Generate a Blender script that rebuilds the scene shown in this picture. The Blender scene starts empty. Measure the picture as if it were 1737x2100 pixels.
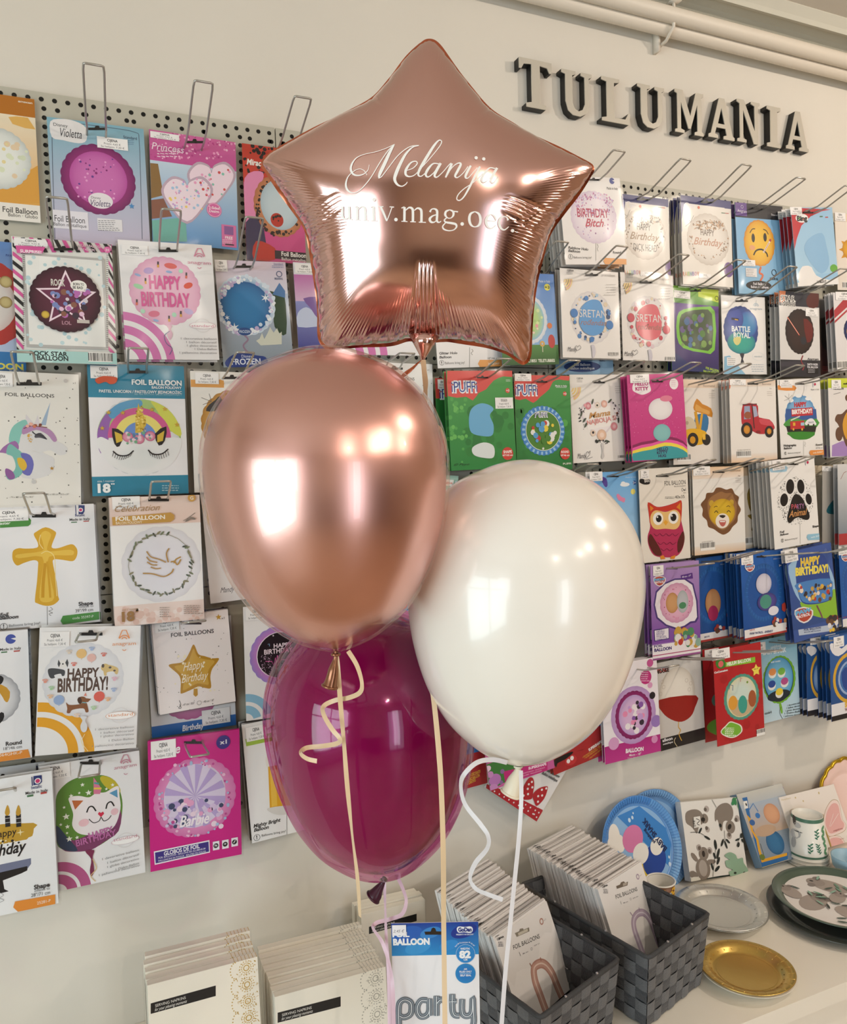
import bpy, math, random
import numpy as np
from mathutils import Vector, Matrix
from mathutils.geometry import tessellate_polygon
random.seed(7)
SC = bpy.context.scene
COL = SC.collection
# ------------------------------------------------------------------ camera
FPX = 1600.0
TH = math.radians(23.3); PH = math.atan(63/1600); RHO = .03
CAM = Vector((0, -1.55, 1.85))
FW = Vector((math.sin(TH)*math.cos(PH), math.cos(TH)*math.cos(PH), -math.sin(PH)))
R0 = Vector((math.cos(TH), -math.sin(TH), 0)); U0 = R0.cross(FW)
RT = (R0*math.cos(RHO) - U0*math.sin(RHO)).normalized()
UP = (U0*math.cos(RHO) + R0*math.sin(RHO)).normalized()
cd = bpy.data.cameras.new('camera'); cam = bpy.data.objects.new('camera', cd); COL.objects.link(cam)
cd.sensor_fit = 'HORIZONTAL'; cd.sensor_width = 36; cd.lens = FPX/1737*36; cd.clip_start = .02
cam.matrix_world = Matrix.Translation(CAM) @ Matrix((RT, UP, -FW)).transposed().to_4x4()
SC.camera = cam
SC.view_settings.view_transform = 'Standard'; SC.view_settings.look = 'None'
SC.view_settings.exposure = -0.5; SC.view_settings.gamma = 1.0
SC.view_settings.use_curve_mapping = False
# world: daylight outside the shop
w = bpy.data.worlds.new('world'); SC.world = w; w.use_nodes = True
w.node_tree.nodes['Background'].inputs[0].default_value = (.75, .87, 1, 1)
w.node_tree.nodes['Background'].inputs[1].default_value = 2.4
def light(name, kind, loc, target, energy, col, **kw):
    l = bpy.data.lights.new(name, kind); l.energy = energy; l.color = col
    for k, v in kw.items(): setattr(l, k, v)
    o = bpy.data.objects.new(name, l); COL.objects.link(o); o.location = loc
    o.rotation_euler = (Vector(target)-Vector(loc)).to_track_quat('-Z', 'Y').to_euler()
    return o
ROOM = dict(x0=-2.7, x1=5.2, y0=-5.2, y1=0.0, z1=3.015)
WARM = (1, .87, .74); DAY = (.86, .93, 1)
# daylight through the shop window in the left wall and the glazed door behind
light('window_daylight', 'AREA', (-2.95, -2.4, 1.35), (0, -1.9, 1.0), 175, DAY, shape='RECTANGLE', size=3.2, size_y=2.3)
light('door_daylight', 'AREA', (1.0, -5.1, 1.25), (.8, 0, 1.0), 20, DAY, shape='RECTANGLE', size=.5, size_y=2.0)
SPOTS = [(.5, -4.2), (2.2, -2.9), (2.3, -1.35), (1.9, -3.6), (3.6, -2.6)]
for i, (x, y) in enumerate(SPOTS):
    light('ceiling_spot_light', 'AREA', (x, y, 2.975), (x*.6+.1, 0, .9), 14, WARM, shape='DISK', size=.06)
# ------------------------------------------------------------------ pixel geometry (photo frame 1737x2100)
def ray(x, y): return FW*FPX + RT*(x-868.5) - UP*(y-1050)
def W(x, y, d=0.0):
    r = ray(x, y); return CAM + r*((-d-CAM.y)/r.y)
def TZ(x, y, z):
    r = ray(x, y); return CAM + r*((z-CAM.z)/r.z)
def ZD(x, y, z): return CAM + ray(x, y)*(z/FPX)
CR = dict(px=(0,0,1), c1=(0,120,3.1018), c2=(0,460,3.1018), c3=(0,730,3.1018), c4=(0,1000,3.1018), c5=(0,1230,3.1018), c6=(0,1480,2.6318),
 d1=(1080,300,2.6438), d2=(1080,540,2.6438), d3=(860,730,3.9477), d4=(1240,730,3.495), d5=(1180,920,3.1185), d6=(1280,1110,3.801),
 d7=(1200,1290,3.2346), d8=(930,1480,4.6946), e1=(1000,0,2.3569), e2=(500,60,2.3473), e3=(380,700,3.1018), e4=(520,1230,3.3333),
 e5=(1180,1560,3.1185), e6=(940,1640,3.2167), e7=(280,1800,2.4125), f1=(430,280,4.2), f2=(860,660,5.79), f3=(800,740,3.75),
 f4=(1560,400,3.75), f5=(1560,940,3.75), f6=(0,1280,3.387), f7=(480,1220,3.8889), f8=(0,180,3.5), g2=(680,270,4.3425),
 g3=(1380,1580,4.8655), g4=(1200,1600,6.68), g5=(780,1780,5.428))
def cc(k, x, y):
    a = CR[k]; return a[0]+x/a[2], a[1]+y/a[2]
# ------------------------------------------------------------------ materials
def lin(h):
    if isinstance(h, tuple): return h
    if len(h) == 3: h = ''.join(c*2 for c in h)
    v = [int(h[i:i+2], 16)/255 for i in (0, 2, 4)]
    return tuple(c/12.92 if c <= .04045 else ((c+.055)/1.055)**2.4 for c in v)
MATS = {}
def mat(name, col, rough=.5, metal=0.0, var=0.0, vscale=8, bump=0.0, bscale=60, coat=0.0, emit=0.0, spec=.5, sheen=0.0):
    if name in MATS: return MATS[name]
    m = bpy.data.materials.new(name); m.use_nodes = True; nt = m.node_tree; b = nt.nodes['Principled BSDF']
    c = lin(col); b.inputs['Base Color'].default_value = (*c, 1)
    b.inputs['Roughness'].default_value = rough; b.inputs['Metallic'].default_value = metal
    b.inputs['Coat Weight'].default_value = coat; b.inputs['Coat Roughness'].default_value = .06
    b.inputs['Specular IOR Level'].default_value = spec; b.inputs['Sheen Weight'].default_value = sheen
    if emit: b.inputs['Emission Color'].default_value = (*c, 1); b.inputs['Emission Strength'].default_value = emit
    tc = nt.nodes.new('ShaderNodeTexCoord')
    if var:
        n = nt.nodes.new('ShaderNodeTexNoise'); n.inputs['Scale'].default_value = vscale; n.inputs['Detail'].default_value = 5
        nt.links.new(tc.outputs['Object'], n.inputs['Vector'])
        r = nt.nodes.new('ShaderNodeValToRGB'); nt.links.new(n.outputs['Fac'], r.inputs[0])
        r.color_ramp.elements[0].position = .3; r.color_ramp.elements[1].position = .7
        r.color_ramp.elements[0].color = (*[x*(1-var) for x in c], 1); r.color_ramp.elements[1].color = (*[min(1, x*(1+var)) for x in c], 1)
        nt.links.new(r.outputs[0], b.inputs['Base Color'])
    if bump:
        n = nt.nodes.new('ShaderNodeTexNoise'); n.inputs['Scale'].default_value = bscale; n.inputs['Detail'].default_value = 3
        nt.links.new(tc.outputs['Object'], n.inputs['Vector'])
        bp = nt.nodes.new('ShaderNodeBump'); bp.inputs['Strength'].default_value = bump; bp.inputs['Distance'].default_value = .002
        nt.links.new(n.outputs['Fac'], bp.inputs['Height']); nt.links.new(bp.outputs[0], b.inputs['Normal'])
    MATS[name] = m; return m
def print_mat():                                         # ink colours come from the mesh attribute 'ink'
    m = mat('printed_card', 'ffffff', rough=.38, spec=.4); nt = m.node_tree
    a = nt.nodes.new('ShaderNodeVertexColor'); a.layer_name = 'ink'
    nt.links.new(a.outputs[0], nt.nodes['Principled BSDF'].inputs['Base Color']); return m
INK = print_mat()
def clear_mat(name, tint, base, edge, rough, power=2.5):  # thin clear film / latex: see-through, glossier and denser at grazing angles
    m = bpy.data.materials.new(name); m.use_nodes = True; nt = m.node_tree
    for n in list(nt.nodes): nt.nodes.remove(n)
    o = nt.nodes.new('ShaderNodeOutputMaterial'); t = nt.nodes.new('ShaderNodeBsdfTransparent'); g = nt.nodes.new('ShaderNodeBsdfGlossy')
    t.inputs[0].default_value = (*lin(tint), 1); g.inputs['Roughness'].default_value = rough; g.inputs[0].default_value = (1, 1, 1, 1)
    lw = nt.nodes.new('ShaderNodeLayerWeight'); lw.inputs[0].default_value = .5
    p = nt.nodes.new('ShaderNodeMath'); p.operation = 'POWER'; p.inputs[1].default_value = power; nt.links.new(lw.outputs['Facing'], p.inputs[0])
    mr = nt.nodes.new('ShaderNodeMapRange'); mr.inputs['To Min'].default_value = base; mr.inputs['To Max'].default_value = edge
    nt.links.new(p.outputs[0], mr.inputs[0]); mx = nt.nodes.new('ShaderNodeMixShader')
    nt.links.new(mr.outputs[0], mx.inputs[0]); nt.links.new(t.outputs[0], mx.inputs[1]); nt.links.new(g.outputs[0], mx.inputs[2])
    nt.links.new(mx.outputs[0], o.inputs[0]); return m
FILM = clear_mat('clear_film', 'fdfdfd', .011, .25, .16)
# ------------------------------------------------------------------ meshes
class MB:
    def __init__(s): s.v = []; s.f = []; s.c = []; s.sm = False
    def add(s, vs, fs, col=None, cols=None):
        b = len(s.v); s.v += [tuple(v) for v in vs]
        for f in fs:
            s.f.append(tuple(i+b for i in f))
            s.c.append([cols[i] for i in f] if cols else [col]*len(f))
    def box(s, a, b, col=None):
        (x0, y0, z0), (x1, y1, z1) = a, b
        s.add([(x0,y0,z0),(x1,y0,z0),(x1,y1,z0),(x0,y1,z0),(x0,y0,z1),(x1,y0,z1),(x1,y1,z1),(x0,y1,z1)],
              [(0,3,2,1),(4,5,6,7),(0,1,5,4),(1,2,6,5),(2,3,7,6),(3,0,4,7)], col)
    def tube(s, pts, r, n=8, closed=False, col=None, caps=True):
        pts = [Vector(p) for p in pts]; m = len(pts); vs = []
        up = Vector((0, 0, 1)); pn = None
        for i, p in enumerate(pts):
            a = pts[i-1] if (i or closed) else pts[0]; b = pts[(i+1) % m] if (i < m-1 or closed) else pts[-1]
            t = (b-a).normalized()
            if pn is None:
                pn = t.cross(up); pn = pn if pn.length > .1 else t.cross(Vector((1, 0, 0))); pn.normalize()
            pn = (pn - t*pn.dot(t)).normalized(); q = t.cross(pn); rr = r[i] if isinstance(r, (list, tuple)) else r
            vs += [p + (pn*math.cos(2*math.pi*k/n)+q*math.sin(2*math.pi*k/n))*rr for k in range(n)]
        fs = []
        for i in range(m if closed else m-1):
            j = (i+1) % m
            fs += [(i*n+k, i*n+(k+1) % n, j*n+(k+1) % n, j*n+k) for k in range(n)]
        if caps and not closed: fs += [tuple(range(n))[::-1], tuple(range((m-1)*n, m*n))]
        s.add(vs, fs, col)
    def prism(s, poly, y0, y1, cf=None, cs=None, holes=()):   # polygon in x,z, extruded along y (y0 = front)
        loops = [[Vector((p[0], p[1], 0)) for p in poly]] + [[Vector((p[0], p[1], 0)) for p in h] for h in holes]
        tris = tessellate_polygon(loops); flat = [p for l in loops for p in l]; n = len(flat)
        s.add([(p.x, y0, p.y) for p in flat], [tuple(t) for t in tris], cf)
        s.add([(p.x, y1, p.y) for p in flat], [tuple(t)[::-1] for t in tris], cs or cf)
        for l in loops:
            k = len(l)
            s.add([(p.x, y0, p.y) for p in l]+[(p.x, y1, p.y) for p in l], [(i, (i+1) % k, (i+1) % k+k, i+k) for i in range(k)], cs or cf)
    def build(s, name, m, parent=None, smooth=False, loc=None):
        me = bpy.data.meshes.new(name); me.from_pydata(s.v, [], s.f)
        if any(c and c[0] is not None for c in s.c):
            at = me.color_attributes.new('ink', 'FLOAT_COLOR', 'CORNER')
            arr = np.array([(*lin(x or 'ffffff'), 1) for c in s.c for x in c], dtype=np.float32).ravel()
            at.data.foreach_set('color', arr)
        if smooth: me.polygons.foreach_set('use_smooth', [True]*len(me.polygons))
        me.materials.append(m); me.update(); me.validate()
        o = bpy.data.objects.new(name, me); COL.objects.link(o)
        if parent: o.parent = parent
        if loc: o.location = loc
        return o
def tag(o, label=None, cat=None, group=None, kind=None):
    if label: o['label'] = label
    if cat: o['category'] = cat
    if group: o['group'] = group
    if kind: o['kind'] = kind
    return o
def empty(name, loc=(0, 0, 0), rot=None):
    o = bpy.data.objects.new(name, None); COL.objects.link(o); o.location = loc; o.empty_display_size = .02
    if rot is not None: o.rotation_euler = rot
    return o
def copy_tree(o, parent=None):
    c = o.copy(); COL.objects.link(c)
    if parent: c.parent = parent
    for ch in list(o.children): copy_tree(ch, c)
    return c
def revolve(mb, prof, n=64, center=(0, 0, 0), axis=None, col=None):   # prof: (r, z)
    vs = []
    for r, z in prof: vs += [(r*math.cos(2*math.pi*k/n), r*math.sin(2*math.pi*k/n), z) for k in range(n)]
    if axis is not None:
        q = Vector((0, 0, 1)).rotation_difference(Vector(axis)); vs = [q @ Vector(v) for v in vs]
    vs = [Vector(v)+Vector(center) for v in vs]
    fs = [(i*n+k, i*n+(k+1) % n, (i+1)*n+(k+1) % n, (i+1)*n+k) for i in range(len(prof)-1) for k in range(n)]
    mb.add(vs, fs, col)
def catmull(pts, per=8, closed=False):
    P = [np.array(p, float) for p in pts]; n = len(P); out = []
    for i in range(n if closed else n-1):
        if closed: a, b, c, d = P[i-1], P[i], P[(i+1) % n], P[(i+2) % n]
        else: a, b, c, d = P[max(i-1, 0)], P[i], P[i+1], P[min(i+2, n-1)]
        for k in range(per):
            t = k/per
            out.append(.5*((2*b)+(-a+c)*t+(2*a-5*b+4*c-d)*t*t+(-a+3*b-3*c+d)*t**3))
    if not closed: out.append(P[-1])
    return out
# ================================================================== THE SETTING
X0, X1, Y0, ZC = ROOM['x0'], ROOM['x1'], ROOM['y0'], ROOM['z1']
M_wall = mat('painted_wall', 'ddd7cc', .75, var=.02, vscale=3, bump=.25, bscale=35)
M_ceil = mat('painted_ceiling', 'e9e1d6', .8, var=.02, vscale=2)
M_floor = mat('wood_floor', 'b39878', .4, var=.2, vscale=2)
def st(o): o['kind'] = 'structure'; return o
b = MB(); b.box((X0, 0, 0), (X1, .12, ZC+.1)); st(b.build('wall_back', M_wall))
b = MB(); b.box((X0, Y0, -.1), (X1, .0, 0)); st(b.build('floor', M_floor))
b = MB(); b.box((X0-.12, Y0-.12, ZC), (X1+.12, .12, ZC+.12)); st(b.build('ceiling', M_ceil))
b = MB(); b.box((X1, Y0, 0), (X1+.12, 0, ZC)); st(b.build('wall_right', mat('tan_wall', 'cdb79a', .8)))
M_room = mat('shop_wall', 'd8ccba', .8)
b = MB()                                                   # left wall with the shop window opening
b.box((X0-.12, Y0, 0), (X0, -3.8, ZC)); b.box((X0-.12, -1.0, 0), (X0, 0, ZC)); b.box((X0-.12, -3.8, 0), (X0, -1.0, .3)); b.box((X0-.12, -3.8, 2.4), (X0, -1.0, ZC))
st(b.build('wall_left', M_room))
b = MB(); b.box((X0, Y0-.12, 0), (.3, Y0, ZC)); b.box((1.7, Y0-.12, 0), (X1, Y0, ZC)); b.box((.3, Y0-.12, 2.3), (1.7, Y0, ZC))
st(b.build('wall_front', mat('shop_front_wall', 'cbb89e', .8)))
M_frame = mat('dark_window_frame', '2c2622', .4)
b = MB()
for y in (-3.8, -2.43, -1.06): b.box((X0-.08, y, .3), (X0-.02, y+.06, 2.4))
for z in (.3, 1.7, 2.34): b.box((X0-.08, -3.8, z), (X0-.02, -1.0, z+.06))
wn = st(b.build('window_1', M_frame))
b = MB(); b.box((X0-.055, -3.78, .32), (X0-.05, -1.02, 2.38)); b.build('pane', clear_mat('window_glass', 'f4faf8', .05, .5, .02), wn)
b = MB()
for x in (.3, .96, 1.64): b.box((x, Y0-.08, 0), (x+.06, Y0-.02, 2.3))
for z in (0, 2.24): b.box((.3, Y0-.08, z), (1.7, Y0-.02, z+.06))
st(b.build('door_1', M_frame))
b = MB()
for x in (-2.2, -1.1, -.01): b.box((x, Y0-.08, .9), (x+.06, Y0-.02, 2.4))
for z in (.9, 2.34): b.box((-2.2, Y0-.08, z), (.05, Y0-.02, z+.06))
st(b.build('added_fill_window', M_frame))  # unseen front window frame, added for a second soft source of fill light
# cove between wall and ceiling with its little ridge
Zr = W(1501, 0, .075).z
b = MB(); prof = [(0.001, 2.965), (-.012, 2.985), (-.035, Zr-.004), (-.066, Zr-.001), (-.07, Zr-.008), (-.078, Zr-.009), (-.084, Zr), (-.1, ZC-.001), (-.1, ZC+.05), (.001, ZC+.05)]
n = len(prof)
b.add([(x, p[0], p[1]) for x in (X0, X1) for p in prof], [(i, (i+1) % n, (i+1) % n+n, i+n) for i in range(n)])
st(b.build('trim_1', mat('cove_paint', 'd3d0c2', .75, var=.02, vscale=5, bump=.3, bscale=20)))
# pipes under the ceiling
M_pipe = mat('painted_pipe', 'e2d9cb', .5, bump=.2, bscale=30)
def pipe(px_a, px_b, d, r, label):
    A = W(*px_a, d); B = W(*px_b, d); z = (A.z+B.z)/2
    b = MB(); b.tube([(X0+.01, -d, z), (X1-.01, -d, z)], r, 20)
    o = b.build('heating_pipe', M_pipe, smooth=True); tag(o, label, 'pipe'); return z
zl = pipe(cc('e1', 230, 0), cc('e1', 1737, 345), .035, .0165, 'lower white painted pipe running along the wall above the metal letters')
zu = pipe(cc('e1', 560, 0), cc('e1', 1737, 285), .062, .0175, 'upper white painted pipe running just under the ceiling cove')
cx = W(*cc('e1', 862, 150), .035).x
b = MB()
b.tube([(cx, -.002, zl-.03), (cx, -.035, zl-.028), (cx, -.062, zl-.008), (cx, -.062, zl+.012), (cx, -.05, zl+.028)], .004, 8)
b.tube([(cx, -.035, zl+.02), (cx, -.045, zu-.02)], .006, 8); b.box((cx-.012, -.02, zl-.045), (cx-.004, 0, zl+.03))
b.tube([(cx+.002, -.035, zl+.02), (cx+.002, -.045, zu-.022)], .006, 8); b.tube([(cx+.002, -.062, zu+.012), (cx+.002, -.06, zu+.03)], .004, 8); b.box((cx-.01, -.075, zu+.03), (cx+.014, -.045, zu+.034))
tag(b.build('pipe_clamp', M_pipe, smooth=True), 'white painted clamp holding both pipes to the wall', 'clamp')
# ------------------------------------------------------------------ perforated back panel
M_board = mat('panel_grey', 'b9b5a6', .45)
M_hole = mat('panel_hole', '15130f', .9)
ztop = 2.552; seams = [2.552, 2.10, 1.66, 1.215]
xs = [-.85, -.20, .175+.0, .525, .915, 1.305, 1.695, 2.09, 2.5]
xs = [-.86, -.245, .37, .985, 1.60, 2.215, 2.83]
k = 0
for c in range(len(xs)-1):
    for r in range(3):
        z1, z0 = seams[r]-.001, seams[r+1]+.001; a, e = xs[c]+.001, xs[c+1]-.001
        b = MB(); b.box((a, -.012, z0), (e, 0, z1)); p = b.build('perforated_panel', M_board)
        tag(p, 'grey perforated metal back panel behind the hanging packs', 'panel', 'grey perforated panels on the wall')
        b = MB(); hs = []
        nx = int((e-a-.02)/.0205); nz = int((z1-z0-.02)/.0158)
        for i in range(nx+1):
            x = a+.011+i*(e-a-.022)/nx
            for z in (z1-.012, z0+.012): hs.append((x, z))
            if i % 3 != 1 or 1:
                for z in (z1-.028, z0+.028):
                    if i % 2 == 0: hs.append((x+.004, z))
        for i in range(1, nz):
            z = z0+.012+i*(z1-z0-.024)/nz
            for x in (a+.011, e-.011): hs.append((x, z))
            for q in range(1, 9):
                hs.append((a+(e-a)*q/9, z))
        for (x, z) in hs:
            b.add([(x, -.01215, z)]+[(x+.0042*math.cos(t*math.pi/5), -.01215, z+.0042*math.sin(t*math.pi/5)) for t in range(10)], [(0, i+1, (i+1) % 10+1) for i in range(10)])
        h = b.build('hole', M_hole, p); h['kind'] = 'stuff'
# ------------------------------------------------------------------ metal letters
U_ = [(0,1),(0,.93),(.12,.9),(.12,.3),(.2,.1),(.36,.01),(.6,0),(.8,.08),(.9,.25),(.9,.9),(1,.93),(1,1),(.64,1),(.64,.93),(.76,.9),(.76,.3),(.68,.16),(.55,.11),(.42,.15),(.35,.28),(.35,.9),(.46,.93),(.46,1)]
GL = {'T': [(0,1),(0,.78),(.07,.78),(.14,.88),(.37,.9),(.37,.11),(.2,.08),(.2,0),(.8,0),(.8,.08),(.63,.11),(.63,.9),(.86,.88),(.93,.78),(1,.78),(1,1)],
 'U': U_,
 'L': [(0,1),(0,.93),(.17,.9),(.17,.1),(0,.07),(0,0),(.94,0),(1,.26),(.93,.26),(.82,.11),(.43,.1),(.43,.9),(.62,.93),(.62,1)],
 'M': [(0,1),(0,.93),(.08,.9),(.08,.08),(0,.06),(0,0),(.32,0),(.32,.06),(.2,.09),(.2,.72),(.46,.12),(.54,.12),(.78,.72),(.78,.09),(.68,.06),(.68,0),(1,0),(1,.06),(.93,.09),(.93,.9),(1,.93),(1,1),(.74,1),(.53,.42),(.27,1)],
 'A': [(0,0),(0,.07),(.09,.1),(.42,1),(.62,1),(.93,.1),(1,.07),(1,0),(.58,0),(.58,.07),(.7,.1),(.65,.26),(.3,.26),(.24,.1),(.36,.07),(.36,0)],
 'N': [(0,1),(0,.94),(.12,.9),(.12,.09),(0,.06),(0,0),(.4,0),(.4,.06),(.26,.09),(.26,.76),(.74,0),(.92,0),(.92,.9),(1,.94),(1,1),(.62,1),(.62,.94),(.77,.9),(.77,.3),(.3,1)],
 'I': [(0,1),(0,.92),(.25,.89),(.25,.11),(0,.08),(0,0),(1,0),(1,.08),(.75,.11),(.75,.89),(1,.92),(1,1)]}
AH = [(.36,.36),(.62,.36),(.5,.76)]
M_blk = mat('letter_body_black', '1b1a18', .5); M_mir = mat('letter_face_mirror', 'd6d0c3', .22, metal=.35)
LT = [('T',150,275,312,538),('U',355,332,505,575),('L',548,368,690,607),('U',722,402,855,632),('M',903,428,1043,661),('A',1064,462,1192,683),('N',1203,477,1315,702),('I',1348,510,1415,718),('A',1440,528,1550,737)]
for i, (g, x0, y0, x1, y1) in enumerate(LT):
    a = W(*cc('e1', x0, y0), .021); e = W(*cc('e1', x1, y1), .021); wd, ht = e.x-a.x, a.z-e.z
    f = lambda q: [(u*wd, v*ht) for u, v in q]
    hol = [f(AH)] if g == 'A' else []
    b = MB(); b.prism(f(GL[g]), -.019, 0, holes=hol); o = b.build('metal_letter', M_blk, loc=(a.x, -.001, e.z))
    b = MB(); b.prism(f(GL[g]), -.0215, -.0192, holes=hol); b.build('letter_face', M_mir, o)['label'] = 'shiny reflective front face'
    od = {1: 'second letter, the first letter U,', 3: 'fourth letter, the second letter U,', 5: 'sixth letter, the first letter A,', 8: 'last letter, the final A,'}
    lb = od.get(i, {0: 'first letter T', 2: 'letter L', 4: 'letter M', 6: 'letter N', 7: 'letter I'}.get(i, ''))
    tag(o, f'{lb} of the black-sided mirrored wall sign', 'letter', 'raised letters of the wall sign')
# ------------------------------------------------------------------ counter
ZT = .84
b = MB(); b.box((X0+.02, -.492, ZT-.035), (3.6, -.001, ZT)); b.box((X0+.02, -.47, 0), (3.6, -.001, ZT-.035))
tag(b.build('display_counter', mat('white_counter', 'f0e9db', .35, coat=.2)), 'long cream white display counter along the wall under the packs', 'counter')
# unseen shelves, added behind the camera only for the balloons to reflect
def shelf(x, y, w_, d_, h_, lab, col):
    b = MB(); t = .03
    for q in (x, x+w_-t): b.box((q, y, 0), (q+t, y+d_, h_))
    for q in range(5): z = q*(h_-t)/4; b.box((x+t, y, z), (x+w_-t, y+d_, z+t))
    b.box((x, y, 0), (x+w_, y+.012, h_))
    tag(b.build('reflection_shelf', mat('wood_'+col, col, .5, var=.1)), lab, 'shelf')
shelf(2.2, Y0+.05, 1.6, .4, 2.0, 'brown wooden shelf unit added unseen on the far side for reflections', '7a5232')
shelf(-1.95, Y0+.05, 1.5, .4, .85, 'low brown wooden shelf added for reflections under the added fill window', '8a6a4c')
for i, (x, y) in enumerate(SPOTS):
    e_ = empty('ceiling_lamp', (x, y, ZC)); tag(e_, 'small round warm ceiling spotlight', 'lamp', 'ceiling spotlights')
    b = MB(); revolve(b, [(.05, -.001), (.065, -.001), (.065, -.012), (.045, -.012)], 24); b.build('rim', mat('lamp_rim', 'd8d4cc', .3), e_)
    b = MB(); revolve(b, [(.044, -.004), (.0001, -.004)], 24); b.build('bulb', mat('lamp_glow', 'ffe0b0', .5, emit=14), e_)
# ================================================================== BALLOONS
PR = [(0,0),(.008,.16),(.03,.34),(.076,.585),(.13,.74),(.2,.875),(.28,.96),(.36,.995),(.42,1),(.5,.985),(.6,.94),(.7,.86),(.78,.765),(.86,.625),(.92,.46),(.96,.31),(.985,.16),(.995,.075),(1,.04)]
def balloon_profile(H, Rm, k=0.0):
    p = catmull(PR, 5); return [(max(q[1], 0)*Rm+ (k if 0 < q[0] < .985 else 0), -q[0]*H) for q in p]
def latex(name, top, bot, wid, Z, inner, shell, label, nozzle, nz_mat, gap=.004, shell_label=None, dz=0):
    T = ZD(*top, Z); B = ZD(*bot, Z); H = (B-T).length; Rm = wid*Z/FPX/2
    ax = (T-B).normalized()
    e = empty(name, B); tag(e, label, 'balloon')
    def body(scale, h_add):
        b = MB(); prof = [(r*scale, z*(1+h_add)+h_add*H*.5) for r, z in balloon_profile(H, Rm)]
        revolve(b, prof, 96, T-B, ax); return b
    body(1-gap/Rm, -gap*2/H).build('inner_balloon' if shell else 'body', inner, e, True)
    if shell:
        o = body(1, 0).build('outer_skin', shell, e, True); o['label'] = shell_label
    # nozzle: knotted neck that flares to a rolled lip
    pts = [ZD(x, y, Z) - B for x, y, r in nozzle]; rs = [r*Z/FPX for x, y, r in nozzle]
    P = catmull([(*p, r) for p, r in zip(pts, rs)], 5)
    b = MB(); b.tube([p[:3] for p in P], [max(p[3], .001) for p in P], 20, caps=False)
    d = Vector(P[-1][:3])-Vector(P[-3][:3]); d.normalize(); c = Vector(P[-1][:3]); rr = P[-1][3]
    u = d.cross(Vector((0, 1, .3))).normalized(); v = d.cross(u)
    b.tube([c+(u*math.cos(t*math.pi/12)+v*math.sin(t*math.pi/12))*rr for t in range(24)], .0016, 8, closed=True)
    b.build('nozzle', nz_mat, e, True)
    b = MB(); ring = [Vector(pts[1])*.35+(RT*math.cos(t*math.pi/8)+FW*math.sin(t*math.pi/8))*.0045 for t in range(16)]
    b.tube(ring, .0017, 8, closed=True); b.build('knot', nz_mat, e, True)
    return e, B
M_rose = mat('rose_gold_latex', 'e3bfb9', .3, metal=1.0)
M_roseS = clear_mat('clear_latex_rose', 'fff4f0', .02, .55, .05, 4)
latex('latex_balloon', (656, 711), (689, 1337), 506, .93, M_rose, M_roseS,
      'chrome rose gold latex balloon under the foil star, left of the white one', [(689, 1335, 4), (688, 1352, 5), (684, 1372, 10), (680, 1392, 12), (676, 1408, 15)], mat('rose_nozzle', '9a6a50', .25, metal=.8), gap=.0045, shell_label='clear outer balloon skin')
M_white = mat('white_latex', 'f3ece2', .22, coat=.5, spec=.6)
latex('latex_balloon', (1083, 942), (1063, 1568), 480, 1.03, M_white, None,
      'plain white latex balloon on the right of the bunch', [(1063, 1566, 4), (1062, 1580, 7), (1056, 1600, 15), (1052, 1614, 18), (1046, 1628, 19)], mat('cream_nozzle', 'efe6cf', .4), gap=.0)
M_purp = mat('magenta_latex', '9c2070', .2, coat=.6)
latex('latex_balloon', (738, 1236), (788, 1801), 430, 1.16, M_purp, clear_mat('clear_latex_purple', 'e9a6cf', .035, .42, .06, 2.4),
      'dark magenta latex balloon, lowest of the bunch', [(788, 1799, 4), (784, 1812, 6), (776, 1824, 10), (770, 1834, 14), (765, 1840, 15)], mat('dark_nozzle', '3c0a22', .35), gap=.011, shell_label='clear purple-tinted outer balloon skin')
# ---- foil star: inflated sheet, height from a membrane solve inside the traced seam
SZ = 1.07; SCX, SCY = 871, 450
tips = [(880, 96), (1206, 345), (1068, 730), (671, 706), (540, 335)]
OUT = [(866,92),(880,86),(895,93),(918,122),(955,170),(1004,228),(1060,262),(1130,300),(1200,333),(1214,345),(1209,358),(1188,390),(1155,432),(1128,474),(1112,520),(1098,570),(1091,630),(1086,690),(1083,728),(1075,741),(1064,737),(1040,722),(990,706),(930,696),(905,696),(870,700),(838,694),(800,703),(735,708),(690,712),(670,709),(658,690),(655,640),(648,570),(638,505),(627,468),(600,425),(568,378),(548,350),(540,338),(546,325),(575,305),(640,270),(700,238),(762,208),(800,165),(835,120)]
OUTS = [tuple(p) for p in catmull(OUT, 10, True)]
ST = ZD(SCX, SCY, SZ)
SNn = ((CAM-ST).normalized()*.6-FW*.4).normalized(); SXx = (RT-SNn*RT.dot(SNn)).normalized(); SYy = SNn.cross(SXx)
SM = Matrix((SXx, SYy, SNn)).transposed()
def s2l(x, y):
    r = ray(x, y); P = CAM + r*((ST-CAM).dot(SNn)/r.dot(SNn)) - ST; return np.array([P.dot(SXx), P.dot(SYy)])
OL = np.array([s2l(*p) for p in OUTS])
G = .0025; gx = np.arange(-.25, .251, G); gy = np.arange(-.215, .265, G)
XX, YY = np.meshgrid(gx, gy)
def inside(X, Y, P):
    c = np.zeros(X.shape, bool); n = len(P)
    for i in range(n):
        x0, y0 = P[i]; x1, y1 = P[(i+1) % n]
        k = ((y0 > Y) != (y1 > Y)) & (X < (x1-x0)*(Y-y0)/((y1-y0) if y1 != y0 else 1e-12)+x0); c ^= k
    return c
IN = inside(XX, YY, OL)
PHI = np.zeros(XX.shape)
for it in range(2600):
    PHI[1:-1, 1:-1] = np.where(IN[1:-1, 1:-1], .25*(PHI[:-2, 1:-1]+PHI[2:, 1:-1]+PHI[1:-1, :-2]+PHI[1:-1, 2:])+.25*G*G, 0)
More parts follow.
